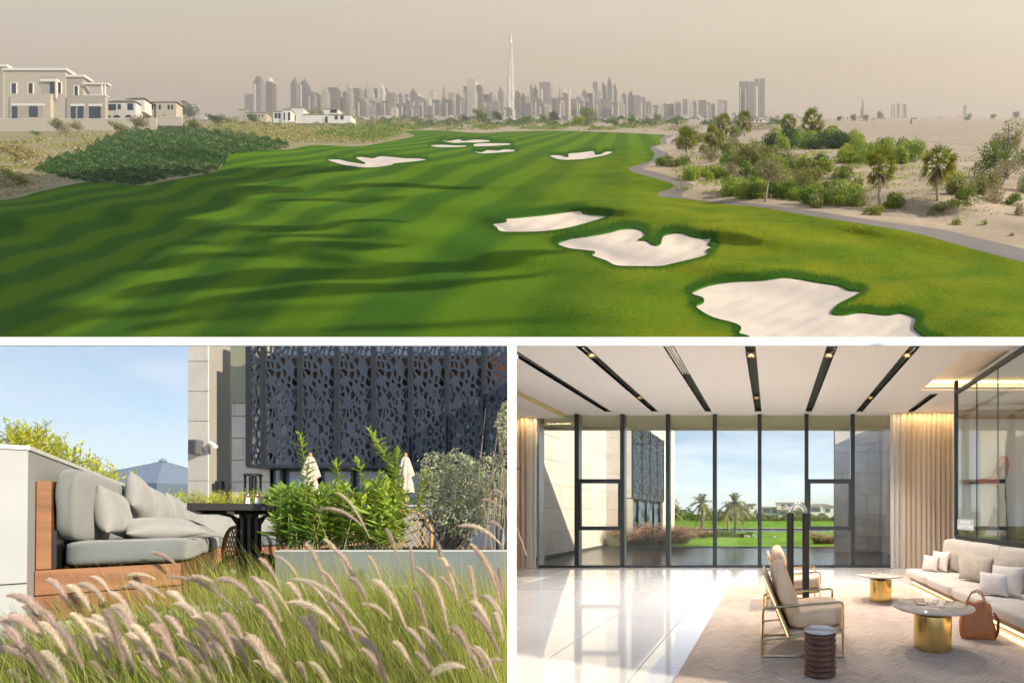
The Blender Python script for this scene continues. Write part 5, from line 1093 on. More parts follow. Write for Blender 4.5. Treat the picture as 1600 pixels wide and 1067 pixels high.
q = MB(); q.box(XL+.013, XL+.10, 11.62, 19.29, -.03, .05); tag(q.build('wall_channel', mat('dark_channel', (.10, .09, .08), .5), smooth=False), 'dark metal channel along the foot of the pale pool wall', 'channel')
# perforated screens ----------------------------------------------------------
def voronoi_panel(w, h, n, seed, frame=.03, t=.02, stretchy=1.7):
    """plate with irregular cell holes: every Voronoi cell keeps a rim, some are left solid"""
    rng = random.Random(seed); pts = []
    tries = 0
    while len(pts) < n and tries < 9000:
        tries += 1; p = (rng.uniform(frame, w-frame), rng.uniform(frame, h-frame))
        if all(((p[0]-q[0])**2+((p[1]-q[1])/stretchy)**2) > (.22*w*h/n/stretchy) for q in pts): pts.append(p)
    V_ = []; F_ = []
    for i, p in enumerate(pts):
        cell = [(frame, frame), (w-frame, frame), (w-frame, h-frame), (frame, h-frame)]
        for j, q in enumerate(pts):
            if i == j: continue
            sh = .35*(q[1]-p[1])/stretchy # slanting metric
            mx_, my_ = (p[0]+q[0])/2, (p[1]+q[1])/2; nx_, ny_ = q[0]-p[0]+.25*(q[1]-p[1])*.2, (q[1]-p[1])/stretchy**1.2
            out = []; m = len(cell)
            for k in range(m):
                a, c = cell[k], cell[(k+1) % m]; da = (a[0]-mx_)*nx_+(a[1]-my_)*ny_; dc = (c[0]-mx_)*nx_+(c[1]-my_)*ny_
                if da <= 0: out.append(a)
                if (da < 0) != (dc < 0) and abs(da-dc) > 1e-12: s = da/(da-dc); out.append((a[0]+(c[0]-a[0])*s, a[1]+(c[1]-a[1])*s))
            cell = out
            if len(cell) < 3: break
        if len(cell) < 3: continue
        cx_ = sum(a[0] for a in cell)/len(cell); cy_ = sum(a[1] for a in cell)/len(cell); n0 = len(V_); m = len(cell)
        s = rng.uniform(.6, .92)
        V_ += [(a[0], 0, a[1]) for a in cell]
        if rng.random() < .10: F_.append(tuple(range(n0, n0+m))); continue
        hole = [(cx_+(a[0]-cx_)*s*rng.uniform(.78, 1.06), cy_+(a[1]-cy_)*s*rng.uniform(.78, 1.06)) for a in cell]
        V_ += [(a[0], 0, a[1]) for a in hole]+[(a[0], t, a[1]) for a in hole]
        for k in range(m): k2 = (k+1) % m; F_.append((n0+k, n0+k2, n0+m+k2, n0+m+k)); F_.append((n0+m+k, n0+m+k2, n0+2*m+k2, n0+2*m+k))
    n0 = len(V_); V_ += [(0, 0, 0), (w, 0, 0), (w, 0, h), (0, 0, h), (frame, 0, frame), (w-frame, 0, frame), (w-frame, 0, h-frame), (frame, 0, h-frame), (0, t, 0), (w, t, 0), (w, t, h), (0, t, h)]
    for k in range(4): k2 = (k+1) % 4; F_.append((n0+k, n0+k2, n0+4+k2, n0+4+k)); F_.append((n0+k2, n0+k, n0+8+k, n0+8+k2))
    me = bpy.data.meshes.new('panel'); me.from_pydata(V_, [], F_); return me
M_scr = mat('screen_bronze_grey', (.052, .060, .080), .45, metal=.25, var=.15, scale=2); M_scr2 = mat('screen_frame_dark', (.028, .029, .035), .4, metal=.3)
M_behind = mat('blue_grey_glazing', (.22, .28, .38), .12, var=.5, scale=1.6, spec=.9, coords='World', col2=(.03, .035, .05))  # reflections put into the colour as blue-grey and dark patches
def screen(T, origin, u, w, h, npan, seed, n=70, frame=.03):
    me = voronoi_panel(w/npan-.03, h, n, seed, frame); me.materials.append(M_scr)
    for i in range(npan):
        o = link('panel', me, None, T); o.matrix_local = Matrix.Translation(Vector(origin)+Vector(u)*(w/npan*i+.015)) @ Matrix.Rotation(math.atan2(u[1], u[0]), 4, 'Z')
    for i in range(npan+1):
        q = MB(); q.box(-.022, .022, -.035, .06, -.02, h+.02); o = q.build('frame_post', M_scr2, T); o.matrix_local = Matrix.Translation(Vector(origin)+Vector(u)*(w/npan*i)) @ Matrix.Rotation(math.atan2(u[1], u[0]), 4, 'Z')
ps = thing('perforated_screen', (XS, 19.3, 0), 'dark perforated metal screen on the pale wall seen through the lobby glass', 'screen')
screen(ps, (.06, 0.02, 2.12), (0, 1, 0), 5.5, 3.45, 4, 5, 95, .03)
q = MB(); q.box(-.35, -.04, 0, 5.6, 2.1, 6.6); q.build('backing_wall', mat('screen_backing', (.16, .16, .17), .7), ps)
q = MB(); q.box(-.30, -.24, 0, 5.6, 0, 2.1); q.build('window', M_behind, ps)
for yy in (0, 1.4, 2.8, 4.2, 5.5): q = MB(); q.box(-.22, -.12, yy, yy+.07, 0, 2.1); q.build('window_post', M_scr2, ps)
q = MB(); q.box(-.35, .05, -.02, 5.6, 2.08, 2.12); q.build('lower_rail', M_scr2, ps)
q = MB(); q.box(-.3, .01, -.01, 5.6, 5.6, 6.6); q.build('upper_wall', M_lime, ps)
# fountain grass (pink) -------------------------------------------------------
def plume_set(rng, roots, tips, rad, nh, tint0, hl=1.0, core=True):
    """bottle-brush seed heads: roots/tips (n,3) ends of curved axis; hair triangles around it"""
    V_ = []; T_ = []; rad0 = rad
    for a, b_ in zip(roots, tips):
        rad = rad0*rng.uniform(.62, 1.15); a = np.array(a); b_ = np.array(b_); d = b_-a; L_ = np.linalg.norm(d); mid = (a+b_)/2+np.array([0, 0, L_*.30]); tt = rng.random(nh)**.9
        p = ((1-tt)**2)[:, None]*a+(2*tt*(1-tt))[:, None]*mid+(tt**2)[:, None]*b_
        tg = (2*(1-tt))[:, None]*(mid-a)+(2*tt)[:, None]*(b_-mid); tg /= np.linalg.norm(tg, axis=1)[:, None]
        r = rng.normal(size=(nh, 3)); r -= (r*tg).sum(1)[:, None]*tg; r /= np.linalg.norm(r, axis=1)[:, None]
        prof = (np.sin(np.pi*np.clip(tt*.94+.05, 0, 1))**.55)*rad*hl
        e = p+r*(prof*(.55+.6*rng.random(nh)))[:, None]+tg*(prof*1.1)[:, None]; s = np.cross(r, tg)*(rad*.055)
        V_.append(np.stack([p-s, e, p+s], 1).reshape(-1, 3)); k = (.75+.5*rng.random(nh))*rng.uniform(.85, 1.15)
        c = np.array(tint0[rng.integers(len(tint0))]); T_.append(np.repeat(k[:, None]*c[None], 3, 0))
    v = np.concatenate(V_); return v, np.arange(len(v)).reshape(-1, 3), np.concatenate(T_)
def blades(rng, base, tip, bend, w, tint):
    """thin arching blades as 3-segment ribbons ending in a point; arrays (n,3)"""
    n = len(base); d = tip-base; side = np.cross(d, rng.normal(size=(n, 3))); side /= np.linalg.norm(side, axis=1)[:, None]+1e-9; side *= w
    pts = []
    for s in (0, .35, .7, 1.0):
        p = base+d*s+bend*(4*s*(1-s)*.5)[..., None] if np.ndim(s) else base+d*s+bend*(2*s*(1-s)); pts.append(p)
    ws = (1, .85, .55, .08); V_ = []
    for p, k in zip(pts, ws): V_ += [p-side*k, p+side*k]
    v = np.stack(V_, 1).reshape(-1, 3); f = []
    i0 = np.arange(n)*8
    f = np.concatenate([np.stack([i0+2*j, i0+2*j+1, i0+2*j+3, i0+2*j+2], 1) for j in range(3)]); return v, f, np.repeat(tint, 8, 0)
M_blade = leafmat('grass_blade', (1, 1, 1), .45); M_hair = leafmat('seed_hair', (1, 1, 1), .5, .8)
def clump(loc, w, d, h, n, label, seed, pink=True):
    rng = np.random.default_rng(seed); T = thing('fountain_grass', loc, label, 'ornamental grass')
    b0 = np.stack([rng.uniform(-w/2, w/2, n), rng.uniform(-d/2, d/2, n), np.zeros(n)], 1)*[.75, .75, 1]; dirn = rng.normal(size=(n, 3))*[.3, .25, 0]+b0*[.5, .5, 0]*1.0
    lump = .75+.25*np.sin(b0[:, 0]*6+seed)
    tip = b0+dirn*h+np.stack([np.zeros(n), np.zeros(n), h*lump*rng.uniform(.35, .85, n)], 1)
    tt = np.stack([.20*(.6+.8*rng.random(n)), .19*(.6+.7*rng.random(n)), .06*(.6+.8*rng.random(n))], 1)
    v, f, t = blades(rng, b0, tip, np.tile([0, 0, h*.35], (n, 1)), .006, tt); link('blades', npmesh('blades', v, f, t), M_blade, T)
    m = n//4; bb = tip[:m]; lean = rng.normal(size=(m, 3))*[.22, .15, .05]+[-.05, 0, .08]
    v, f, t = plume_set(rng, bb, bb+lean*h*.75+[0, 0, .02], .045, 70, [(.80, .48, .38), (.70, .40, .33), (.82, .58, .42)]); link('seed_heads', npmesh('seed_heads', v, f, t), M_hair, T)
clump((X_(1010, 19.1), 19.3, 0), 2.6, 1.2, 1.12, 4200, 'big pink fountain grass clump at the pool edge under the screen', 1)
clump((X_(1058, 20.2), 20.4, 0), 1.1, .9, .95, 1000, 'pink fountain grass clump at the corner of the pale wall', 2)
clump((X_(1090, 25.5), 25.5, 0), 1.5, 1.0, .78, 800, 'farther reddish grass clump behind the pool at the lawn', 3)
clump((X_(1289, 20.5), 20.5, 0), 1.35, .8, .68, 1000, 'small reddish grass clump beside the grey stone wall', 4)
# date palms
for c in DCROWN: c.materials.append(leafmat('date_palm_leaf', (.30, .36, .17), .35))
for i, (px, pyb, pyc, r, lab) in enumerate([(1097, 826, 786, 25, 'date palm behind the second clear pane, left of the mullion'), (1149, 838, 786, 27, 'tallest date palm with a straight trunk right of the mullion'), (1138, 836, 796, 19, 'shorter date palm tucked left of the tallest one'), (1052, 828, 800, 23, 'bushy date palm half hidden by the pale wall'), (1046, 818, 781, 17, 'date palm top peeking past the pale wall')]):
    p_ = PZ(px, pyb, 0); k = p_.y/F; palm(p_, (pyb-pyc)*k, r*k*.95, lab, 'date palms by the lake', seed=i, fan=False, tr=.085)
rng = random.Random(3)
for i, (px, pyb, pyt, r) in enumerate([(1105, 815, 797, 6), (1124, 814, 799, 6), (1168, 813, 797, 7), (1180, 812, 800, 6), (1064, 813, 800, 7), (1240, 812, 800, 6)]):
    Y = 54; p_ = P(px, 810.5, Y); k = Y/F; palm(p_, (810.5-pyt)*k, r*k, 'small distant date palm, %s from the left at the far lawn edge' % ordn(i+1), 'distant palms at the far lawn edge', seed=i, fan=False, tr=.09)
# lake-side rocks and low planting
for i, (px, py, s) in enumerate([(1161, 838, .22), (1167, 839, .3), (1174, 838, .26), (1180, 840, .18), (1208, 839, .2)]):
    p_ = PZ(px, py, 0); b = rbox(s*1.5, s, s*.7, 3, 5, 0, i, .09).build('rock', mat('grey_rock', (.38, .35, .31), .9, var=.3, scale=6)); b.location = p_+Vector((0, 0, s*.1)); tag(b, 'pale boulder %s along the lawn below the lake' % ['at far left', 'second', 'in the middle', 'fourth', 'standing alone at right'][i], 'rock', 'boulders by the lake')
def vmass(name, x0, x1, y0, y1, n, h, size, kind, seed, z0=0.0, tv=.8):
    rng = np.random.default_rng(seed); X = rng.uniform(x0, x1, n); Yy = rng.uniform(y0, y1, n); zz = np.array([gz(y) for y in Yy])+z0
    lump = .6+.4*np.sin(X*1.3+seed)*np.cos(X*.47+2)+.15*np.sin(X*4); Z = zz+rng.random(n)**.7*h*lump
    v, f, t = leaves(n, lambda r, k: np.stack([X, Yy, Z], 1), size, seed=seed, aspect=.55, tintv=tv); tag(link(name, npmesh(name, v, f, t), LM[kind]), kind='stuff')
vmass('lakeside_planting', -5.2, -1.2, 26.2, 28.6, 3500, .34, .13, 'green', 31); vmass('hedge_far', -44, 12, 54.5, 57.5, 16000, 1.15, .20, 'green', 32); vmass('hedge_olive', -10, 9, 53, 56, 6000, .75, .2, 'olive', 33); vmass('hedge_back', -46, 14, 62, 66, 9000, 1.7, .28, 'dark', 34)
# villas across the lake
def lakevilla(label, blocks, wins, Y, m):
    T = thing('villa', (0, 0, 0), label, 'villa', 'villas across the lake')
    for x0, x1, y0, y1, dy, rf in blocks:
        q = MB(); px_box(q, x0, x1, y0, y1, Y+dy, Y+dy+5); q.build('wall', m, T)
        q = MB()
        if rf: hip(q, x0-1.5, x1+1.5, y0, y0-rf, Y+dy-.5, Y+dy+5.5); q.build('roof', mat('lake_roof_tile', (.33, .25, .2), .8), T)
        else: px_box(q, x0-.8, x1+.8, y0-1, y0, Y+dy-.3, Y+dy+5.2); q.build('roof', M_vwhite, T)
    for x0, x1, y0, y1, dy in wins: q = MB(); px_box(q, x0, x1, y0, y1, Y+dy-.06, Y+dy+.05); q.build('window', mat('grey_window', (.10, .10, .11), .2), T)
M_lw = mat('lake_villa_white', (.70, .66, .60), .8); M_lc = mat('lake_villa_cream', (.62, .54, .44), .8); M_lg = mat('lake_villa_grey', (.33, .33, .32), .7)
lakevilla('white two-storey villa behind the palms across the lake', [(1153, 1172, 792, 812, 0, 2.2), (1163, 1181, 788, 812, 1.5, 2.5)], [(1156, 1160, 795, 799, 0), (1163, 1167, 795, 799, 0), (1156, 1160, 802, 806, 0), (1164, 1168, 802, 806, 0), (1173, 1177, 792, 795, 1.5)], 60, M_lw)
lakevilla('wide modern grey and cream villa across the lake in the centre pane', [(1188, 1216, 792, 812, 0, 0), (1213, 1262, 785, 812, 2, 0), (1216, 1240, 796, 812, -.8, 0)], [(1192, 1204, 794.5, 801, 0), (1206, 1213, 793.5, 801, 0), (1221, 1226, 787.5, 790.5, 2), (1231, 1236, 787.5, 790.5, 2), (1244, 1252, 789, 793, 2), (1218, 1228, 799, 804, -.8)], 62, M_lc)
lakevilla('cream villa with a low hipped roof in the right sash', [(1262, 1306, 791, 812, 0, 5), (1264, 1285, 790, 812, -1, 0)], [(1268, 1282, 793, 799, -1), (1290, 1297, 795, 800, 0)], 61, M_lw)
lakevilla('small distant grey villa left of the white one', [(1108, 1132, 800, 812, 0, 0)], [(1112, 1116, 802, 806, 0)], 68, M_lg)
# ================================================================ THE TERRACE (stands on a slight fall, turned towards the house front)
Dv = Vector((394-CX, F, CY-835)).normalized(); Rv = Vector((F, -(394-CX), 0)).normalized(); Uv = Rv.cross(Dv)
MT = Matrix((Rv, Dv, Uv)).transposed().to_4x4(); MT.translation = Vector((0, 0, EYE))
def TL(px, py, b):
    v = Vector((px-CX, F, CY-py)); q = v*(b/v.dot(Dv)); return q.dot(Rv), q.dot(Uv)
def TW(a, b, c): return MT @ Vector((a, b, c))
def tthing(name, a, b, c, label=None, cat=None, group=None, rz=0):
    o = thing(name, (0, 0, 0), label, cat, group); o.matrix_world = MT @ Matrix.Translation((a, b, c)) @ Matrix.Rotation(rz, 4, 'Z'); return o
def tw(mb, name, m, parent, **k): return mb.build(name, m, parent, **k)
BF = 4.3
A = lambda px, b=BF: TL(px, 835, b)[0]
Cc = lambda py, px=150, b=BF: TL(px, py, b)[1]
FL = Cc(957, 200, 4.33)
M_teak = mat('teak_board', (.27, .118, .052), .5, var=.38, scale=2.2, stretch=(1, .25, 9), detail=7, rand=.06); M_greyf = mat('grey_outdoor_fabric', (.165, .18, .185), .9, var=.10, scale=60, bump=.35, bscale=300, sheen=.3, detail=6)
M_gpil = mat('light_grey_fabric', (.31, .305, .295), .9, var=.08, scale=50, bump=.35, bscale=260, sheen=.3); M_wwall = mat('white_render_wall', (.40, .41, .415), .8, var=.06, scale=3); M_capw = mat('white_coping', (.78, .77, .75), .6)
# white end wall
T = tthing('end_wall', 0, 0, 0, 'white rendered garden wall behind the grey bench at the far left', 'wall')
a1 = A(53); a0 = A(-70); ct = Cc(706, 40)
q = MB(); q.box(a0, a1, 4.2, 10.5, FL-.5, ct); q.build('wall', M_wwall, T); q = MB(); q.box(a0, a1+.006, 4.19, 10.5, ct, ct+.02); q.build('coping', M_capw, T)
q = MB(); q.box(a0, a1, 4.193, 4.2, Cc(909, 30)-.004, Cc(909, 30)); q.build('joint', M_alu, T)
# bench
T = tthing('garden_bench', 0, 0, 0, 'L-shaped teak garden bench with thick grey cushions beside the white wall', 'bench')
aL, aR = A(54.5), A(283); cS = Cc(884, 180); cT = Cc(843, 180); b1, b2 = BF, 8.5
for i, (z0, z1) in enumerate(((FL, (FL+cS)/2), ((FL+cS)/2, cS))):
    g = .003; q = MB(); q.box(aL, aR, b1, b1+.03, z0+g, z1-g); q.build('board', M_teak, T, bevel=.002)
    for j in range(3): q = MB(); y0 = b1+.032+1.39*j; q.box(aR-.03, aR, y0, y0+1.385, z0+g, z1-g); q.build('board', M_teak, T, bevel=.002)
q = MB(); q.box(aL+.01, aR-.031, b1+.031, b2, FL, cS-.004); q.build('frame', mat('teak_frame_dark', (.16, .08, .04), .6), T)
q = MB(); q.box(A(55), A(79), b1+.01, b2+.9, cS+.001, Cc(750.5, 65)); q.build('back_post', M_teak, T, bevel=.002)
q = MB(); q.box(A(79)+.001, A(86), b1+.03, b2, cS, cS+.20); q.build('gap_shade', M_blk, T)  # black strip put in for the shade of the gap beside the cushions
sl_ = (b2-b1-.03)/3
for i in range(3):
    y0 = b1+.02+sl_*i; o = rbox(A(293)-A(88), sl_-.01, cT-cS, 8, 12, .015, i+1, .008).build('seat_cushion', M_greyf, T, smooth=True); o.location = ((A(293)+A(88))/2, y0+sl_/2, (cT+cS)/2)
cB = Cc(724, 95); seg = [(b1+.03, 6.05), (6.07, 7.45), (7.47, 8.8)]
for i, (y0, y1) in enumerate(seg):
    o = rbox(A(116)-A(77), y1-y0, cB-cT, 6, 12, .03, i+5, .010).build('back_cushion', M_greyf, T, smooth=True); o.location = ((A(116)+A(77))/2, (y0+y1)/2, (cB+cT)/2-.005)
# the far return of the L
w_ = aR+1.75
q = MB(); q.box(aR-.02, w_, b2+.02, b2+.05, FL, (FL+cS)/2-.002); q.box(aR-.02, w_, b2+.02, b2+.05, (FL+cS)/2+.002, cS); q.build('board', M_teak, T)
for i in range(3):
    x0 = aR-.68+.82*i; o = rbox(.81, .70, cT-cS, 8, 10, .015, i+11, .008).build('seat_cushion', M_greyf, T, smooth=True); o.location = (x0+.40, b2+.36, (cT+cS)/2)
    o = rbox(.81, .20, (cB-cT)*.8, 6, 10, .03, i+15, .008).build('back_cushion', M_greyf, T, smooth=True); o.location = (x0+.40, b2+.72, cT+(cB-cT)*.38); o.rotation_euler = (R(-8), 0, 0)
def tpil(px, pyb, b, w, h, t, rx, ry, rz, label, seed, m=None):
    a, c = TL(px, pyb, b); o = pillow(w, h, t, seed, 16).build('pillow', m or M_gpil, smooth=True); o.modifiers.new('sub', 'SUBSURF').render_levels = 1
    o.matrix_world = MT @ Matrix.Translation((a, b, cT+h/2*abs(math.cos(R(rx)))*.93 if c is None else c)) @ Matrix.Rotation(R(rz), 4, 'Z') @ Matrix.Rotation(R(rx), 4, 'X') @ Matrix.Rotation(R(ry), 4, 'Y'); tag(o, label, 'pillow', 'grey pillows on the garden bench')
tpil(176, 801, 4.85, .31, .31, .12, -8, 8, 84, 'grey pillow nearest the camera leaning on the first back cushion', 1)
tpil(221, 783, 5.6, .33, .34, .12, -10, 36, 84, 'grey pillow with its corner pointing up above the others', 2)
tpil(250, 795, 6.3, .32, .33, .12, -10, 14, 82, 'third grey pillow from the front, upright in the row', 3)
tpil(273, 803, 7.0, .32, .33, .12, -10, 28, 80, 'fourth grey pillow from the front with a raised corner', 4)
tpil(291, 808, 7.7, .32, .33, .12, -10, 20, 76, 'last upright grey pillow before the bench corner', 5)
tpil(252, 825, 4.9, .34, .26, .13, -74, 0, 20, 'long grey pillow lying flat on the front of the seat', 6)
tpil(284, 826, 5.9, .30, .32, .12, -66, 0, 36, 'flat grey pillow lying behind the long one near the seat edge', 7)
tpil(327, 821, 8.2, .36, .34, .14, -30, 12, 20, 'grey pillow leaning in the corner of the L-shaped bench', 8)
tpil(355, 822, 8.6, .36, .32, .14, -25, -8, 8, 'grey pillow seen left of the table pedestal', 9)
tpil(418, 822, 8.6, .36, .32, .14, -25, 8, -4, 'grey pillow seen right of the table pedestal under the tabletop', 10)
# floor of pavers
M_pave = mat('pale_paver', (.52, .48, .44), .8, var=.10, scale=5, rand=.05, coords='World'); M_pv = mat('paver_joint', (.25, .235, .22), .9)
q = MB(); q.box(A(-60), A(445), 4.36, 13, FL-.25, FL-.012); fo = q.build('terrace_floor', M_pv); fo.matrix_world = MT; tag(fo, kind='structure')
q = MB(); q.box(A(-60), A(440), 4.33, 4.36, FL-.25, FL); q.build('edge_trim', M_capw, fo)
pm = {}
x = aR+.005; xe = A(470)
while x < xe+.9:
    y = 4.365
    while y < 12.4: link('paver', tile_mesh(.395, .595, .012, M_pave), None, fo, (x, y, FL-.012)); y += .60
    x += .40
M_grey = mat('grey_green_render', (.33, .36, .355), .8, var=.08, scale=4, coords='World')
q = MB(); q.box(A(-90), A(445), 4.34, 4.5, FL-1.2, FL-.252); o = q.build('plinth_wall', M_grey); o.matrix_world = MT; tag(o, 'grey plinth wall below the terrace floor, behind the tall grasses', 'wall')
# table
bt0, bt1 = 5.6, 6.75; tA0, tA1 = TL(292, 790, bt0)[0], TL(486, 790, bt0)[0]; c1, c0 = TL(390, 786.5, bt0)[1], TL(390, 797, bt0)[1]
T = tthing('dining_table', 0, 0, 0, 'dark-edged slatted outdoor table on a black cast-iron pedestal', 'table')
M_iron = mat('black_cast_iron', (.014, .013, .013), .35, metal=.4); M_slat = mat('pale_slat', (.62, .45, .30), .6, var=.2, scale=3, stretch=(.3, 6, 1))
q = MB(); q.box(tA0, tA1, bt0, bt0+.04, c0, c1); q.box(tA0, tA1, bt1-.04, bt1, c0, c1); q.box(tA0, tA0+.03, bt0+.04, bt1-.04, c0, c1); q.box(tA1-.03, tA1, bt0+.04, bt1-.04, c0, c1); q.build('rim', M_iron, T)
n = 7; dd = (bt1-bt0-.08)/n
for i in range(n): q = MB(); q.box(tA0+.03, tA1-.03, bt0+.045+dd*i, bt0+.04+dd*(i+1)-.012, c1-.018, c1-.003); q.build('slat', M_slat, T)
for x in (.3, .7): q = MB(); xx = tA0+(tA1-tA0)*x; q.box(xx-.02, xx+.02, bt0+.04, bt1-.04, c0+.002, c1-.02); q.build('crossbar', M_iron, T)
bp_ = 6.0; ap = TL(389, 835, bp_)[0]; wq = .055
for sx in (-.06, -.02, .02, .06):
    for sy in (-.05, .05): q = MB(); q.tube([(ap+sx, bp_+sy, FL+.02), (ap+sx, bp_+sy, c0-.06), (ap+sx*2.6, bp_+sy*3.2, c0)], .011, 8); q.build('column', M_iron, T, smooth=True)
for s in (-1, 1):
    for k in range(5):
        rr = .09+.012*k; q = MB(); y = bp_-.16+.08*k
        q.tube([(ap+s*.03, y, FL+.26), (ap+s*(.03+rr*.75), y, FL+.22), (ap+s*(.03+rr*1.25), y, FL+.12), (ap+s*(.035+rr*1.35), y, FL+.01)], .009, 6); q.build('foot', M_iron, T, smooth=True)
    q = MB(); q.tube([(ap+s*.05, bp_, c0-.13), (ap+s*.09, bp_, c0-.04), (ap+s*.17, bp_, c0-.005)], .014, 8); q.build('bracket', M_iron, T, smooth=True)
q = MB(); q.box(ap-.055, ap+.055, bp_-.045, bp_+.045, FL+.05, c0-.02); q.build('core', M_iron, T)
for i, (px, lab) in enumerate([(387, 'white pepper shaker with a copper cap at left on the table'), (401.5, 'white salt shaker with a copper cap at right on the table')]):
    aa = TL(px, 780, 6.05)[0]; S_ = tthing('shaker', aa, 6.05, c1, lab, 'shaker', 'shakers on the table'); q = MB(); q.lathe([(.014, 0), (.016, .02), (.012, .06), (.013, .075)], n=14); q.build('body', mat('white_ceramic', (.8, .8, .8), .2), S_, smooth=True); q = MB(); q.lathe([(.014, .075), (.016, .095), (.010, .115)], n=14); q.build('cap', mat('copper_cap', (.75, .38, .24), .25, metal=1), S_, smooth=True)
# planter in front of the shrubs
YPn = 3.4; zt_ = lambda py, Y: EYE+(CY-py)/F*Y
T = thing('planter', (0, 0, 0), 'long grey-green planter box holding the leafy shrubs', 'planter')
for x0, x1 in ((430, 671), (671.6, 794.5)):
    a, c = X_(x0, YPn), X_(x1, YPn); q = MB(); q.box(a, c, YPn, YPn+.03, -.2, zt_(862, YPn)); q.build('front_panel', M_grey, T)
    q = MB(); q.box(a, c, YPn-.004, YPn+.05, zt_(862, YPn), zt_(859.5, YPn)); q.build('rim', M_capw, T)
q = MB(); q.prism([(X_(430, YPn), YPn+.03), (X_(792, YPn)-.03, YPn+.03), (X_(792, YPn+.85)-.05, YPn+.85), (X_(430, YPn), YPn+.85)], -.2, zt_(868, YPn), 'z'); q.build('soil', mat('planter_soil', (.11, .075, .05), .95, var=.4, scale=14), T)
q = MB(); q.box(X_(430, YPn), X_(430, YPn)+.03, YPn+.03, YPn+.9, -.2, zt_(861, YPn)); q.build('end_panel', M_grey, T)
q = MB(); q.box(X_(430, 5), -1.0*.606*8.7, 4.4, 8.9, -.2, .62) if False else q.prism([(X_(420, 4.35), 4.35), (r0*4.35-.03, 4.35), (r0*8.9-.03, 8.9), (-11, 8.9)], -.2, .66, 'z'); tag(q.build('patio', M_pave), kind='structure')
# low light wall and far furniture
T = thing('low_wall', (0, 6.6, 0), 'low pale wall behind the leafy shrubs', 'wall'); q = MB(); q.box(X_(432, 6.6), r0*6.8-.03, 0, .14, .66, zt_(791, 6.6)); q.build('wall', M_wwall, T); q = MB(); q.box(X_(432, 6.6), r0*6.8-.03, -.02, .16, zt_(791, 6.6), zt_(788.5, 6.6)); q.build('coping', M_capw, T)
M_cane = mat('honey_cane', (.55, .33, .14), .45, var=.2, scale=20); M_cush = mat('dark_seat_pad', (.05, .05, .06), .8)
def canechair(loc, rz, label):
    T = thing('cane_chair', loc, label, 'chair', 'cane chairs on the patio', rz)
    for sx in (-1, 1):
        for y in (-.20, .20): q = MB(); q.tube([(sx*.20, y, .44), (sx*.22, y*1.1, 0)], .013, 8); q.build('leg', M_cane, T, smooth=True)
        q = MB(); q.tube([(sx*.21, -.16, .08), (sx*.17, -.2, .30), (sx*.05, -.21, .42)], .008, 6); q.build('brace', M_cane, T, smooth=True)
    q = MB(); pts = [(-.20, .20, .42)]+[(-.215*math.cos(R(a)), .235, .62+.26*math.sin(R(a))) for a in range(-10, 191, 14)]+[(.20, .20, .42)]; q.tube(pts, .015, 8); q.build('back_hoop', M_cane, T, smooth=True)
    q = MB()
    for k in range(-8, 9): 
        for sl2 in (-1, 1):
            x0 = k*.045; p = []
            for s in range(8):
                z = .48+s*.055; x = x0+sl2*(s-3.5)*.028
                if abs(x) < .19*math.sqrt(max(.02, 1-max(0, (z-.64)/.24)**2)): p.append((x, .235, z))
            if len(p) > 1: q.tube(p, .004, 4)
    q.build('woven_back', mat('woven_cane', (.50, .36, .18), .6), T)
    q = MB(); q.lathe([(.215, 0), (.225, .012), (.215, .03)], (0, 0, .42), 24); q.build('seat', M_cane, T, smooth=True); q = MB(); q.lathe([(.19, 0), (.20, .02), (.17, .035)], (0, 0, .448), 24); q.build('seat_pad', M_cush, T, smooth=True)
    return T
def putc(px, pyt, Y, rz, label):
    p = P(px, pyt, Y); canechair((p.x, Y, p.z-.88), rz, label)
putc(646, 797, 4.7, R(205), 'cane chair with arched back among the shrubs right of the tallest shoot')
putc(524, 770, 5.2, R(120), 'cane chair mostly hidden by the leaves in the middle of the shrubs')
putc(423, 822, 4.3, R(160), 'low-looking cane chair beside the table pedestal')
putc(710, 800, 5.3, R(180), 'cane chair behind the grey-leaved shrub at right')
T = thing('bistro_table', (X_(683, 5.0), 5.0, .66), 'small dark bistro table beside the arched cane chair', 'table'); zt2 = zt_(810, 5.0)-.66
q = MB(); q.box(-.16, .30, -.2, .3, zt2-.025, zt2); q.build('top', M_iron, T); q = MB(); q.tube([(.1, .05, 0), (.1, .05, zt2-.025)], .025, 10); q.build('pedestal', M_iron, T, smooth=True)
T2 = thing('shaker', (X_(672, 5.0), 5.0, zt_(810, 5.0)), 'tiny shaker standing on the small bistro table', 'shaker'); q = MB(); q.lathe([(.02, 0), (.022, .05), (.012, .09)], n=12); q.build('body', mat('white_ceramic', (.8, .8, .8)), T2, smooth=True)
# ---- house front
YF = 9.0; zf = lambda py, Y=YF: EYE+(CY-py)/F*Y; XF = lambda px, Y=YF: (px-CX)/F*Y
ztop = 4.93
hb = blockwall('stone_pier', 'pale limestone pier at the left corner of the terrace building', (XF(294, YF+.2), YF+.2), (XF(327, YF+.2), YF+.2), .2, ztop+.14, .63, [1.2], M_lime, th=.5, nrm=(0, -1, 0), seed=11)
T = thing('house_front', (0, 0, 0), 'recessed stone front wall of the building beside the dark screen', 'building')
q = MB(); q.box(XF(327), XF(392), YF+.35, YF+.5, .2, ztop+.15); q.build('wall', M_joint, T)
blockwall('wall_face', '', (XF(330), YF+.35), (XF(392), YF+.35), .2, zf(630, YF+.35), .47, [.62, .5], M_lime, nrm=(0, -1, 0), th=.05, seed=12, parent=T)
q = MB(); q.box(XF(330), XF(390), YF+.32, YF+.349, zf(630, YF+.35), ztop+.15); q.build('plaster_panel', mat('olive_plaster', (.33, .33, .22), .8, var=.08, scale=2, coords='World'), T)
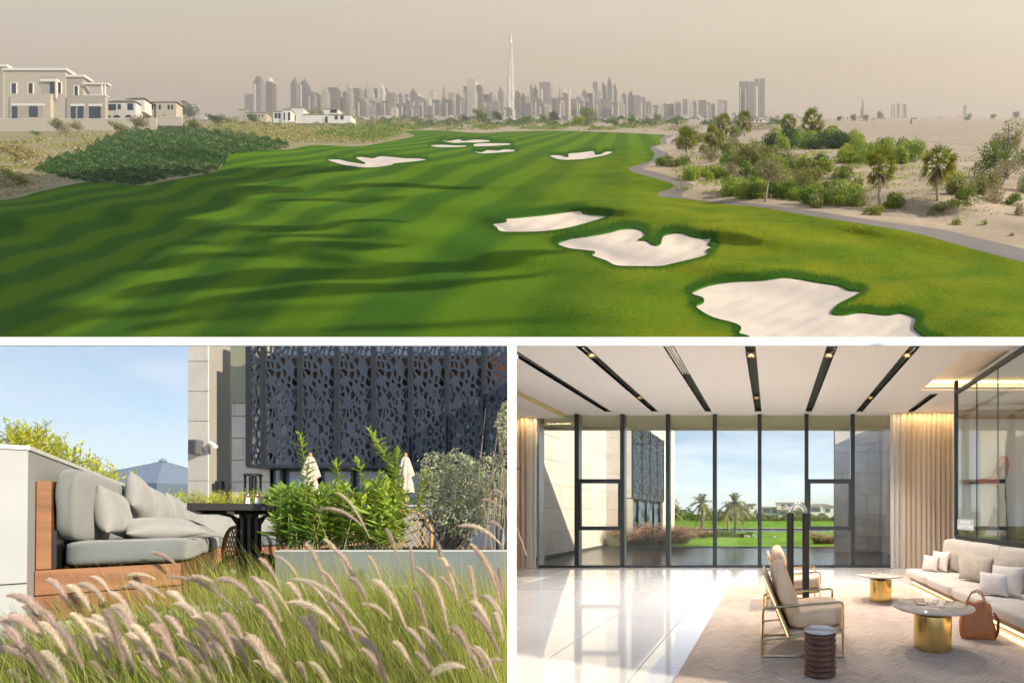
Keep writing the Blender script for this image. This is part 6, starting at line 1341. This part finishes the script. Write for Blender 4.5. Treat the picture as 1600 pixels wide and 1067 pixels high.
q = MB(); q.box(XF(390), XF(796, YF+.4), YF+.40, YF+.5, .2, ztop+.17); q.build('glazed_wall', M_behind, T)
for i in range(8): q = MB(); x = XF(411)+.761*i; q.box(x-.03, x+.03, YF+.33, YF+.40, .6, zf(731)) if x < XF(790) else 0; q.v and q.build('window_post', M_scr2, T)
q = MB(); q.box(XF(388), XF(795), YF-.03, YF+.40, zf(731), zf(727.5)); q.build('ledge', M_scr2, T)
q = MB(); q.box(XF(389), XF(795), YF+.18, YF+.21, zf(590), ztop-.2); q.build('inner_soffit', mat('rust_timber', (.20, .085, .04), .7, var=.5, scale=2, coords='World'), T)
ps2 = thing('perforated_screen', (0, 0, 0), 'big dark laser-cut metal screen across the front of the building above the terrace', 'screen')
hS = ztop-zf(727)
me = voronoi_panel(.735, hS, 84, 8, .028, .03, 2.0); me.materials.append(M_scr)
for i in range(6): link('panel', me, None, ps2, (XF(411)+.761*i+.013, YF, zf(727)))
me = voronoi_panel(XF(411)-XF(388)-.02, hS, 34, 9, .02, .03, 2.4); me.materials.append(M_scr); link('panel', me, None, ps2, (XF(388)+.01, YF, zf(727)))
xe = XF(411)+.761*6; me = voronoi_panel(XF(795)-xe-.02, hS, 56, 10, .028, .03, 2.0); me.materials.append(M_scr); link('panel', me, None, ps2, (xe+.013, YF, zf(727)))
for x in [XF(388)]+[XF(411)+.761*i for i in range(7)]: q = MB(); q.box(x-.013, x+.013, YF-.04, YF+.06, zf(728), ztop); q.build('frame_post', M_scr2, ps2)
# fittings on the front
T = thing('wall_speaker', (XF(311, 9.18), 9.18, zf(699, 9.18)), 'grey box wall speaker on the limestone pier', 'speaker'); q = MB(); q.prism([(-.085, -.15), (.07, -.15), (.09, .13), (.06, .15), (-.085, .15)], 0, -.11) ; q.build('housing', mat('speaker_grey', (.12, .12, .125), .6), T); q = MB(); q.box(-.07, .06, -.118, -.11, -.13, .12); q.build('grille', mat('speaker_grille', (.07, .07, .075), .8), T)
T = thing('security_camera', (XF(327, 9.19), 9.19, zf(692, 9.19)), 'white bullet security camera on a bracket at the pier edge', 'camera'); q = MB(); q.tube([(0, 0, 0), (.08, -.05, .0), (.13, -.06, -.02)], .014, 8); q.build('bracket', M_capw, T, smooth=True); q = MB(); q.tube([(.11, -.06, -.01), (.26, -.10, -.09)], .038, 12); q.build('housing', M_capw, T, smooth=False)
T = thing('wall_lamp', (XF(348, 9.3), 9.30, zf(758, 9.3)), 'small black wall lamp low on the recessed stone wall', 'lamp'); q = MB(); q.box(-.06, .06, -.1, 0, -.09, .09); q.build('housing', M_iron, T, bevel=.02)
T = thing('patio_heater', (X_(395, 7.4), 7.4, .66), 'black lantern-shaped patio heater behind the table', 'heater'); zz = zt_(740, 7.4)-.66
q = MB(); q.lathe([(.11, zz-.04), (.11, zz-.01), (.09, zz)], n=24); q.build('cap', M_iron, T)
for a in range(4): q = MB(); x, y = .085*math.cos(R(45+90*a)), .085*math.sin(R(45+90*a)); q.tube([(x, y, 0), (x, y, zz-.04)], .016, 6); q.build('upright', M_iron, T)
q = MB(); q.lathe([(.045, .2), (.045, zz-.05)], n=16); q.build('burner', M_blk, T)
# folded cream parasols and the blue canopy beyond
M_canv = mat('cream_canvas', (.52, .46, .40), .85, var=.1, scale=9)
def folded(px, py0, py1, Y, label, seed):
    T = thing('folded_parasol', (X_(px, Y), Y, .66), label, 'parasol', 'folded cream parasols'); z1 = zt_(py0, Y)-.66; z0 = zt_(py1, Y)-.66; H_ = z1-z0; V_ = []; F_ = []; n = 32; prof = [(.02, 1), (.04, .95), (.085, .62), (.098, .5), (.06, .44), (.08, .25), (.095, 0)]
    for j, (r, s) in enumerate(prof):
        for k in range(n): th = 2*math.pi*k/n; rr = r*(1+.30*math.cos(8*th+seed+j*.2)*(s < .97)); V_.append((rr*math.cos(th), rr*math.sin(th), z0+H_*s+.01*math.sin(3*th+seed)))
    for j in range(len(prof)-1):
        for k in range(n): F_.append((j*n+k, j*n+(k+1) % n, (j+1)*n+(k+1) % n, (j+1)*n+k))
    me = bpy.data.meshes.new('c'); me.from_pydata(V_, [], F_); link('canopy', me, M_canv, T, smooth=True)
    q = MB(); q.tube([(0, 0, 0), (0, 0, z1+.06)], .018, 8); q.build('pole', M_cane, T, smooth=True); q = MB(); q.lathe([(.02, 0), (.022, .03), (.006, .06)], (0, 0, z1), 10); q.build('finial', M_cane, T, smooth=True)
folded(485, 713, 775, 7.2, 'folded cream parasol behind the left part of the shrubs', 1); folded(634, 713, 770, 7.2, 'folded cream parasol behind the tall leaning shoot', 2)
Yp = 14; T = thing('canopy_parasol', (X_(222, Yp), Yp, 0), 'large blue-grey pyramid canopy beyond the hedge', 'parasol'); k = Yp/F; z1, z0, zv = zt_(717, Yp), zt_(757, Yp), zt_(776, Yp); hw = 78*k
M_blue = mat('blue_grey_canvas', (.17, .22, .31), .8, var=.06, scale=2)
q = MB(); q.add([(-hw, -hw*.5, z0), (hw, -hw*.5, z0), (hw, hw*1.2, z0), (-hw, hw*1.2, z0), (0, hw*.3, z1), (-.02, hw*.3, z1+.05), (.05, hw*.3, z1)], [(0, 1, 4), (1, 2, 4), (2, 3, 4), (3, 0, 4)]); q.build('canopy', M_blue, T)
q = MB(); q.lathe([(.10, 0), (.03, .10)], (0, hw*.3, z1-.02), 10); q.build('finial', M_blue, T)
q = MB(); q.add([(-hw, -hw*.5, zv), (hw, -hw*.5, zv), (hw, -hw*.5, z0), (-hw, -hw*.5, z0), (hw, hw*1.2, zv), (hw, hw*1.2, z0)], [(0, 1, 2, 3), (1, 4, 5, 2)]); q.build('valance', mat('blue_grey_valance', (.11, .15, .21), .8), T)
q = MB(); q.tube([(0, hw*.3, 0), (0, hw*.3, z1)], .05, 8); q.build('pole', M_alu, T)
# ---- leafy shrubs: shoots with real leaves
def shoots(name, label, roots, kind, seed, leafL=.10, nleaf=15, spread=1.0, group=None, wid=.36):
    """roots: list of (base Vector, tip Vector)"""
    rng = np.random.default_rng(seed); Vs = []; Fs = []; Ts = []; st = MB()
    for b0, t0 in roots:
        b0 = Vector(b0); t0 = Vector(t0); mid = (b0+t0)/2+Vector((rng.normal()*.04, rng.normal()*.04, 0)); L_ = (t0-b0).length
        pt = lambda s: b0*(1-s)**2+mid*2*s*(1-s)+t0*s*s
        st.tube([pt(0), pt(.5), pt(1)], [.004, .003, .0015], 4, False); m = max(6, int(nleaf*L_/.4)); br = rng.uniform(.8, 1.2)
        for i in range(m):
            s = .12+.88*(i+rng.random()*.5)/m; s = min(s, 1); p = pt(s); tg = (pt(min(1, s+.02))-pt(s-.02)).normalized(); th = i*2.4+rng.normal()*.3
            sd = Vector((math.cos(th), math.sin(th), 0)); up = tg*(.55+.9*(s > .85)+rng.normal()*.15)+sd*spread; up.normalize(); Lf = leafL*(.65+.6*rng.random())*(1-.35*(s > .9)); e = up.cross(tg if abs(up.dot(tg)) < .98 else Vector((1, 0, 0))).normalized()*Lf*wid*.5; nn = e.cross(up).normalized()*Lf*.05
            c = br*(.75+.5*rng.random()); young = .25*(s > .8); tt = (c*(1+.35*young+.2*rng.normal()*.5), c*(1+young*.3), c*(.9+rng.random()*.3)); k = len(Vs)
            Vs += [p, p+up*Lf*.45+e+nn, p+up*Lf, p+up*Lf*.45-e+nn, p+up*Lf*.5-nn]; Fs += [(k, k+1, k+2, k+4), (k, k+4, k+2, k+3)]; Ts += [tt]*5
    T = thing(name, roots[0][0], label, 'shrub', group); M_ = Vector(roots[0][0])
    me = npmesh('leaves', np.array([tuple(v-M_) for v in Vs]), np.array(Fs), np.array(Ts)); link('leaves', me, LM2[kind], T); st.v = [tuple(Vector(v)-M_) for v in st.v]; st.build('stems', mat('green_stem', (.20, .20, .07), .7), T); return T
LM2 = {'lime': leafmat('leaf_lime', (.38, .50, .07), .45), 'mid': leafmat('leaf_midgreen', (.24, .38, .06), .4), 'yl': leafmat('leaf_yellow_lime', (.56, .58, .08), .5), 'sage': leafmat('leaf_sage', (.44, .47, .30), .35)}
rng = random.Random(4)
def rts(x0, x1, n, Y0, Y1, zb, ytop, jit=18, lean=0):
    out = []
    for i in range(n):
        px = rng.uniform(x0, x1); Y = rng.uniform(Y0, Y1); yt = (ytop(px) if callable(ytop) else ytop)+abs(rng.gauss(0, jit)); b = P(px, 850, Y); b.z = zb; t = P(px+lean+rng.gauss(0, 14), yt, Y+rng.gauss(0, .08)); out.append((b, t))
    return out
zso = 1.09
shoots('leafy_shrub', 'bright green leafy shrub at the left end of the planter by the table', rts(432, 500, 52, 3.5, 4.0, zso, lambda p: 758, 26), 'mid', 1)
shoots('leafy_shrub', 'bright green leafy shrub in the middle of the planter with tall upright tips', rts(500, 590, 58, 3.5, 4.1, zso, lambda p: 748 if p < 560 else 758, 34), 'lime', 2)
shoots('leafy_shrub', 'yellow-green leafy shrub left of the arched cane chair', rts(588, 626, 36, 3.5, 4.1, zso, lambda p: 742, 30), 'lime', 3)
Y = 3.7
for i, (rt, tp, lab, nl) in enumerate([((484, 800), (468, 678), 'single tall green shoot standing above the left shrub', 20), ((640, 800), (576, 670), 'longest green shoot leaning left in front of the dark screen', 26), ((632, 800), (622, 700), 'upright green shoot beside the folded right parasol', 22), ((540, 800), (524, 722), 'upright green shoot in the middle of the shrubs', 20), ((570, 800), (557, 716), 'upright green shoot right of the middle one', 20), ((648, 810), (664, 738), 'green shoot tip in front of the grey-leaved shrub', 18), ((600, 800), (596, 738), 'short green shoot between the two parasols', 16)]):
    shoots('green_shoot', lab, [(P(rt[0], rt[1], Y), P(tp[0], tp[1], Y))], 'lime', 20+i, .075, nl*2.0, .9, 'shoots rising from the planter')
# hedge behind the bench and vine on the white wall
shoots('hedge_plant', 'low loose hedge running behind the bench pillows', rts(185, 300, 110, 6.2, 7.4, .9, lambda p: 770-(p < 230)*12, 12), 'lime', 31, .06, 22); shoots('hedge_plant', 'low yellow-green hedge in front of the stone pier', rts(295, 400, 110, 6.2, 7.4, .9, lambda p: 765, 14), 'yl', 32, .06, 22)
shoots('hedge_plant', 'hedge plants between the patio heater and the leafy shrubs', rts(395, 470, 70, 5.6, 6.6, .9, lambda p: 762, 12), 'mid', 35, .06, 22)
shoots('wall_shrub', 'sunlit yellow-green shrub rising behind the white end wall', rts(-20, 60, 60, 3.3, 3.9, 1.2, lambda p: 652+abs(p-28)*.4, 22), 'yl', 33, .065, 16); shoots('wall_shrub', 'lower yellow-green shrub spilling along the top of the bench wall', rts(60, 190, 100, 3.7, 4.9, 1.2, lambda p: 664+(p-60)*.52, 16), 'yl', 34, .065, 16)
# grey olive-like shrub
def sage(name, label, C, n, seed, size=.030):
    Cw = [(p.x, p.y, p.z, rx*p.y/F, rx*p.y/F*.8, rz*p.y/F) for p, rx, rz in C]; v, f, t = leaves(n, lambda r, k: lobes(r, k, Cw, .5), size, seed=seed, aspect=.34, tintv=.7, flat=.3, up=(0, 0, 1)); o = Vector(Cw[0][:3]); T = thing(name, tuple(o), label, 'shrub'); v = v-np.array(o); link('leaves', npmesh('leaves', v, f, t), LM2['sage'], T)
    m_ = MB(); r = random.Random(seed); base = Vector((o.x, o.y, zso-.05))-o
    for c in Cw: 
        for j in range(5): e = Vector(c[:3])-o+Vector((r.gauss(0, .08), r.gauss(0, .05), r.gauss(0, .06))); b = base+Vector((r.gauss(0, .08), r.gauss(0, .05), 0)); m_.tube([b, (b+e)/2+Vector((r.gauss(0, .05), 0, .04)), e], [.008, .005, .002], 4, False)
    m_.build('branches', M_wood, T)
sage('grey_shrub', 'dense grey-green small-leaved shrub at the right end of the planter', [(P(700, 765, 3.9), 40, 42), (P(682, 735, 3.8), 24, 30), (P(715, 732, 3.9), 24, 30), (P(692, 800, 3.9), 30, 38), (P(735, 755, 3.8), 28, 40), (P(765, 745, 3.8), 26, 40), (P(752, 790, 3.9), 38, 40), (P(672, 770, 3.8), 22, 34), (P(780, 780, 3.8), 24, 44), (P(725, 808, 3.8), 34, 34)], 9500, 51)
sage('grey_shrub', 'grey-green branch tip at the right in front of the screen top', [(P(786, 665, 3.6), 11, 26), (P(790, 700, 3.6), 10, 20), (P(790, 640, 3.6), 7, 12)], 700, 52)
# ---- foreground grass bed
M_soil = mat('bed_soil', (.10, .085, .05), .95, var=.4, scale=6, coords='World')
q = MB(); q.prism([(-14, .7), (r0*1.0-.05, 1.0), (r0*3.37-.05, 3.37), (-8, 3.4), (-14, 3.4)], -.3, .33, 'z'); tag(q.build('bed_soil', M_soil), kind='structure')
rng = np.random.default_rng(77)
def bedgrass(n, Ya, Yb, L0, L1, w, seed, cols, zb=.33, leanx=-.18):
    rng = np.random.default_rng(seed); Y = Ya+(Yb-Ya)*rng.random(n); px = -90+(886)*rng.random(n); b = np.stack([(px-CX)/F*Y, Y, np.full(n, zb)], 1); L_ = L0+(L1-L0)*rng.random(n)
    clx = np.round(px/70+rng.normal(size=n)*.15)*70; dx = (px-clx)/F*Y*.9
    t = b+np.stack([leanx*L_+dx*1.2+rng.normal(size=n)*.13*L_/.7, rng.normal(size=n)*.10, L_*(.75+.25*rng.random(n))], 1)
    lim = (789-CX)/F*t[:, 1]; t[:, 0] = np.minimum(t[:, 0], lim-.01); b[:, 0] = np.minimum(b[:, 0], (786-CX)/F*b[:, 1]-.02)
    cidx = rng.integers(len(cols), size=n); c = np.array(cols)[cidx]*(.7+.6*rng.random(n))[:, None]
    bend = np.stack([.12*rng.random(n)+.05, rng.normal(size=n)*.05, .25*L_*rng.random(n)], 1)
    return blades(rng, b, t, bend*.6, w, c)
gc = [(.30, .38, .06), (.46, .50, .10), (.17, .24, .04), (.52, .47, .18), (.34, .42, .07), (.38, .30, .12)]
parts = [bedgrass(6500, 2.3, 3.2, .62, .92, .0016, 6, gc), bedgrass(21000, 1.75, 3.1, .42, .70, .0019, 1, gc), bedgrass(5200, 1.35, 1.8, .40, .62, .0016, 2, gc), bedgrass(2600, 2.2, 3.2, .6, .8, .0017, 3, [(.46, .44, .15), (.36, .42, .07)], leanx=-.3)]
v, f, t = joinnp(parts); tag(link('grass_blades', npmesh('grass_blades', v, f, t), M_blade), kind='stuff')
PL = [(78, 972, 12, 930), (112, 1045, 62, 972), (110, 950, 75, 905), (142, 955, 107, 915), (165, 943, 123, 914), (175, 932, 141, 901), (277, 884, 237, 863), (243, 905, 180, 911), (258, 934, 187, 921), (240, 942, 203, 910), (372, 957, 262, 902), (328, 987, 272, 943), (364, 990, 325, 963), (215, 1050, 125, 966), (195, 1045, 163, 952), (158, 1030, 120, 991), (282, 1044, 213, 1021), (265, 1006, 244, 978), (60, 1042, -6, 1014), (95, 1062, 40, 1034), (66, 997, 18, 963), (30, 1000, -15, 965), (515, 937, 478, 850), (577, 992, 450, 906), (560, 922, 525, 861), (457, 966, 405, 906), (532, 987, 450, 941), (577, 1002, 538, 981), (612, 970, 565, 944), (635, 982, 583, 906), (728, 1044, 674, 1054), (792, 1032, 752, 1046), (735, 1027, 707, 980), (702, 992, 672, 902), (745, 977, 733, 884), (782, 942, 745, 860), (650, 942, 640, 850), (790, 962, 752, 932), (672, 1007, 645, 922), (495, 1012, 485, 960), (535, 1047, 500, 1002), (480, 1070, 466, 1035), (440, 1070, 398, 1032), (578, 842, 525, 769), (568, 824, 495, 797), (621, 873, 603, 826), (790, 797, 752, 781), (790, 774, 770, 768), (784, 852, 716, 822), (788, 828, 762, 818), (681, 845, 692, 880), (545, 900, 505, 842), (480, 930, 430, 868), (440, 925, 405, 872), (395, 935, 340, 905), (350, 925, 300, 900), (715, 940, 690, 872), (765, 905, 735, 850), (600, 925, 575, 868), (520, 960, 470, 905), (300, 965, 262, 925), (205, 960, 170, 925), (60, 960, 30, 935)]
prng = random.Random(8)
for i in range(72):
    x = prng.uniform(-10, 780); y = prng.uniform(845 if x > 640 else 890, 1040) if x > 380 else prng.uniform(945, 1050); l = prng.uniform(50, 100); PL.append((x+l*.5, y+l*.75, x, y))
roots = []; tips = []; sb = []; stp = []
for x0, y0, x1, y1 in PL:
    x0 = min(x0, 786); Y = 1.62+1.35*max(0, min(1, (1010-max(y0, y1))/190))+prng.uniform(-.12, .12); a = P(x0, y0, Y); b = P(x1, y1, Y+prng.uniform(-.05, .05)); roots.append(tuple(a)); tips.append(tuple(b))
    gb = Vector((a.x+prng.uniform(.05, .22), a.y+.05, .33)); lim = (784-CX)/F*gb.y; gb.x = min(gb.x, lim); sb.append(tuple(gb)); stp.append(tuple(a))
rr_ = np.random.default_rng(5)
v, f, t = plume_set(rr_, roots, tips, .0185, 1400, [(.70, .59, .50), (.58, .46, .42), (.80, .71, .58), (.66, .53, .47), (.74, .63, .52)])
vv, ff, ttt = plume_set(rr_, roots, tips, .008, 260, [(.50, .40, .34)]); tag(link('grass_seed_heads', npmesh('grass_seed_heads', *joinnp([(v, f, t), (vv, ff, ttt)])), M_hair), kind='stuff')
n = len(sb); sb = np.array(sb); stp = np.array(stp); v, f, t = blades(rr_, sb, stp, np.tile([-.02, 0, .10], (n, 1)), .0016, np.tile([.42, .40, .16], (n, 1))); tag(link('grass_stems', npmesh('grass_stems', v, f, t), M_blade), kind='stuff')
# ================================================================ air: thin dusty haze over the whole valley
def haze():
    m = bpy.data.materials.new('haze'); m.use_nodes = True; t = m.node_tree; t.nodes.clear(); o = N(t, 'ShaderNodeOutputMaterial'); v = N(t, 'ShaderNodeVolumePrincipled')
    v.inputs['Color'].default_value = (.95, .88, .80, 1); v.inputs['Density'].default_value = HAZE; v.inputs['Anisotropy'].default_value = .2
    t.links.new(v.outputs[0], o.inputs['Volume']); q = MB(); q.box(-9000, 3400, -260, 5300, -3, 6000); tag(q.build('haze', m), kind='stuff')
HAZE = 0.8e-4
haze()
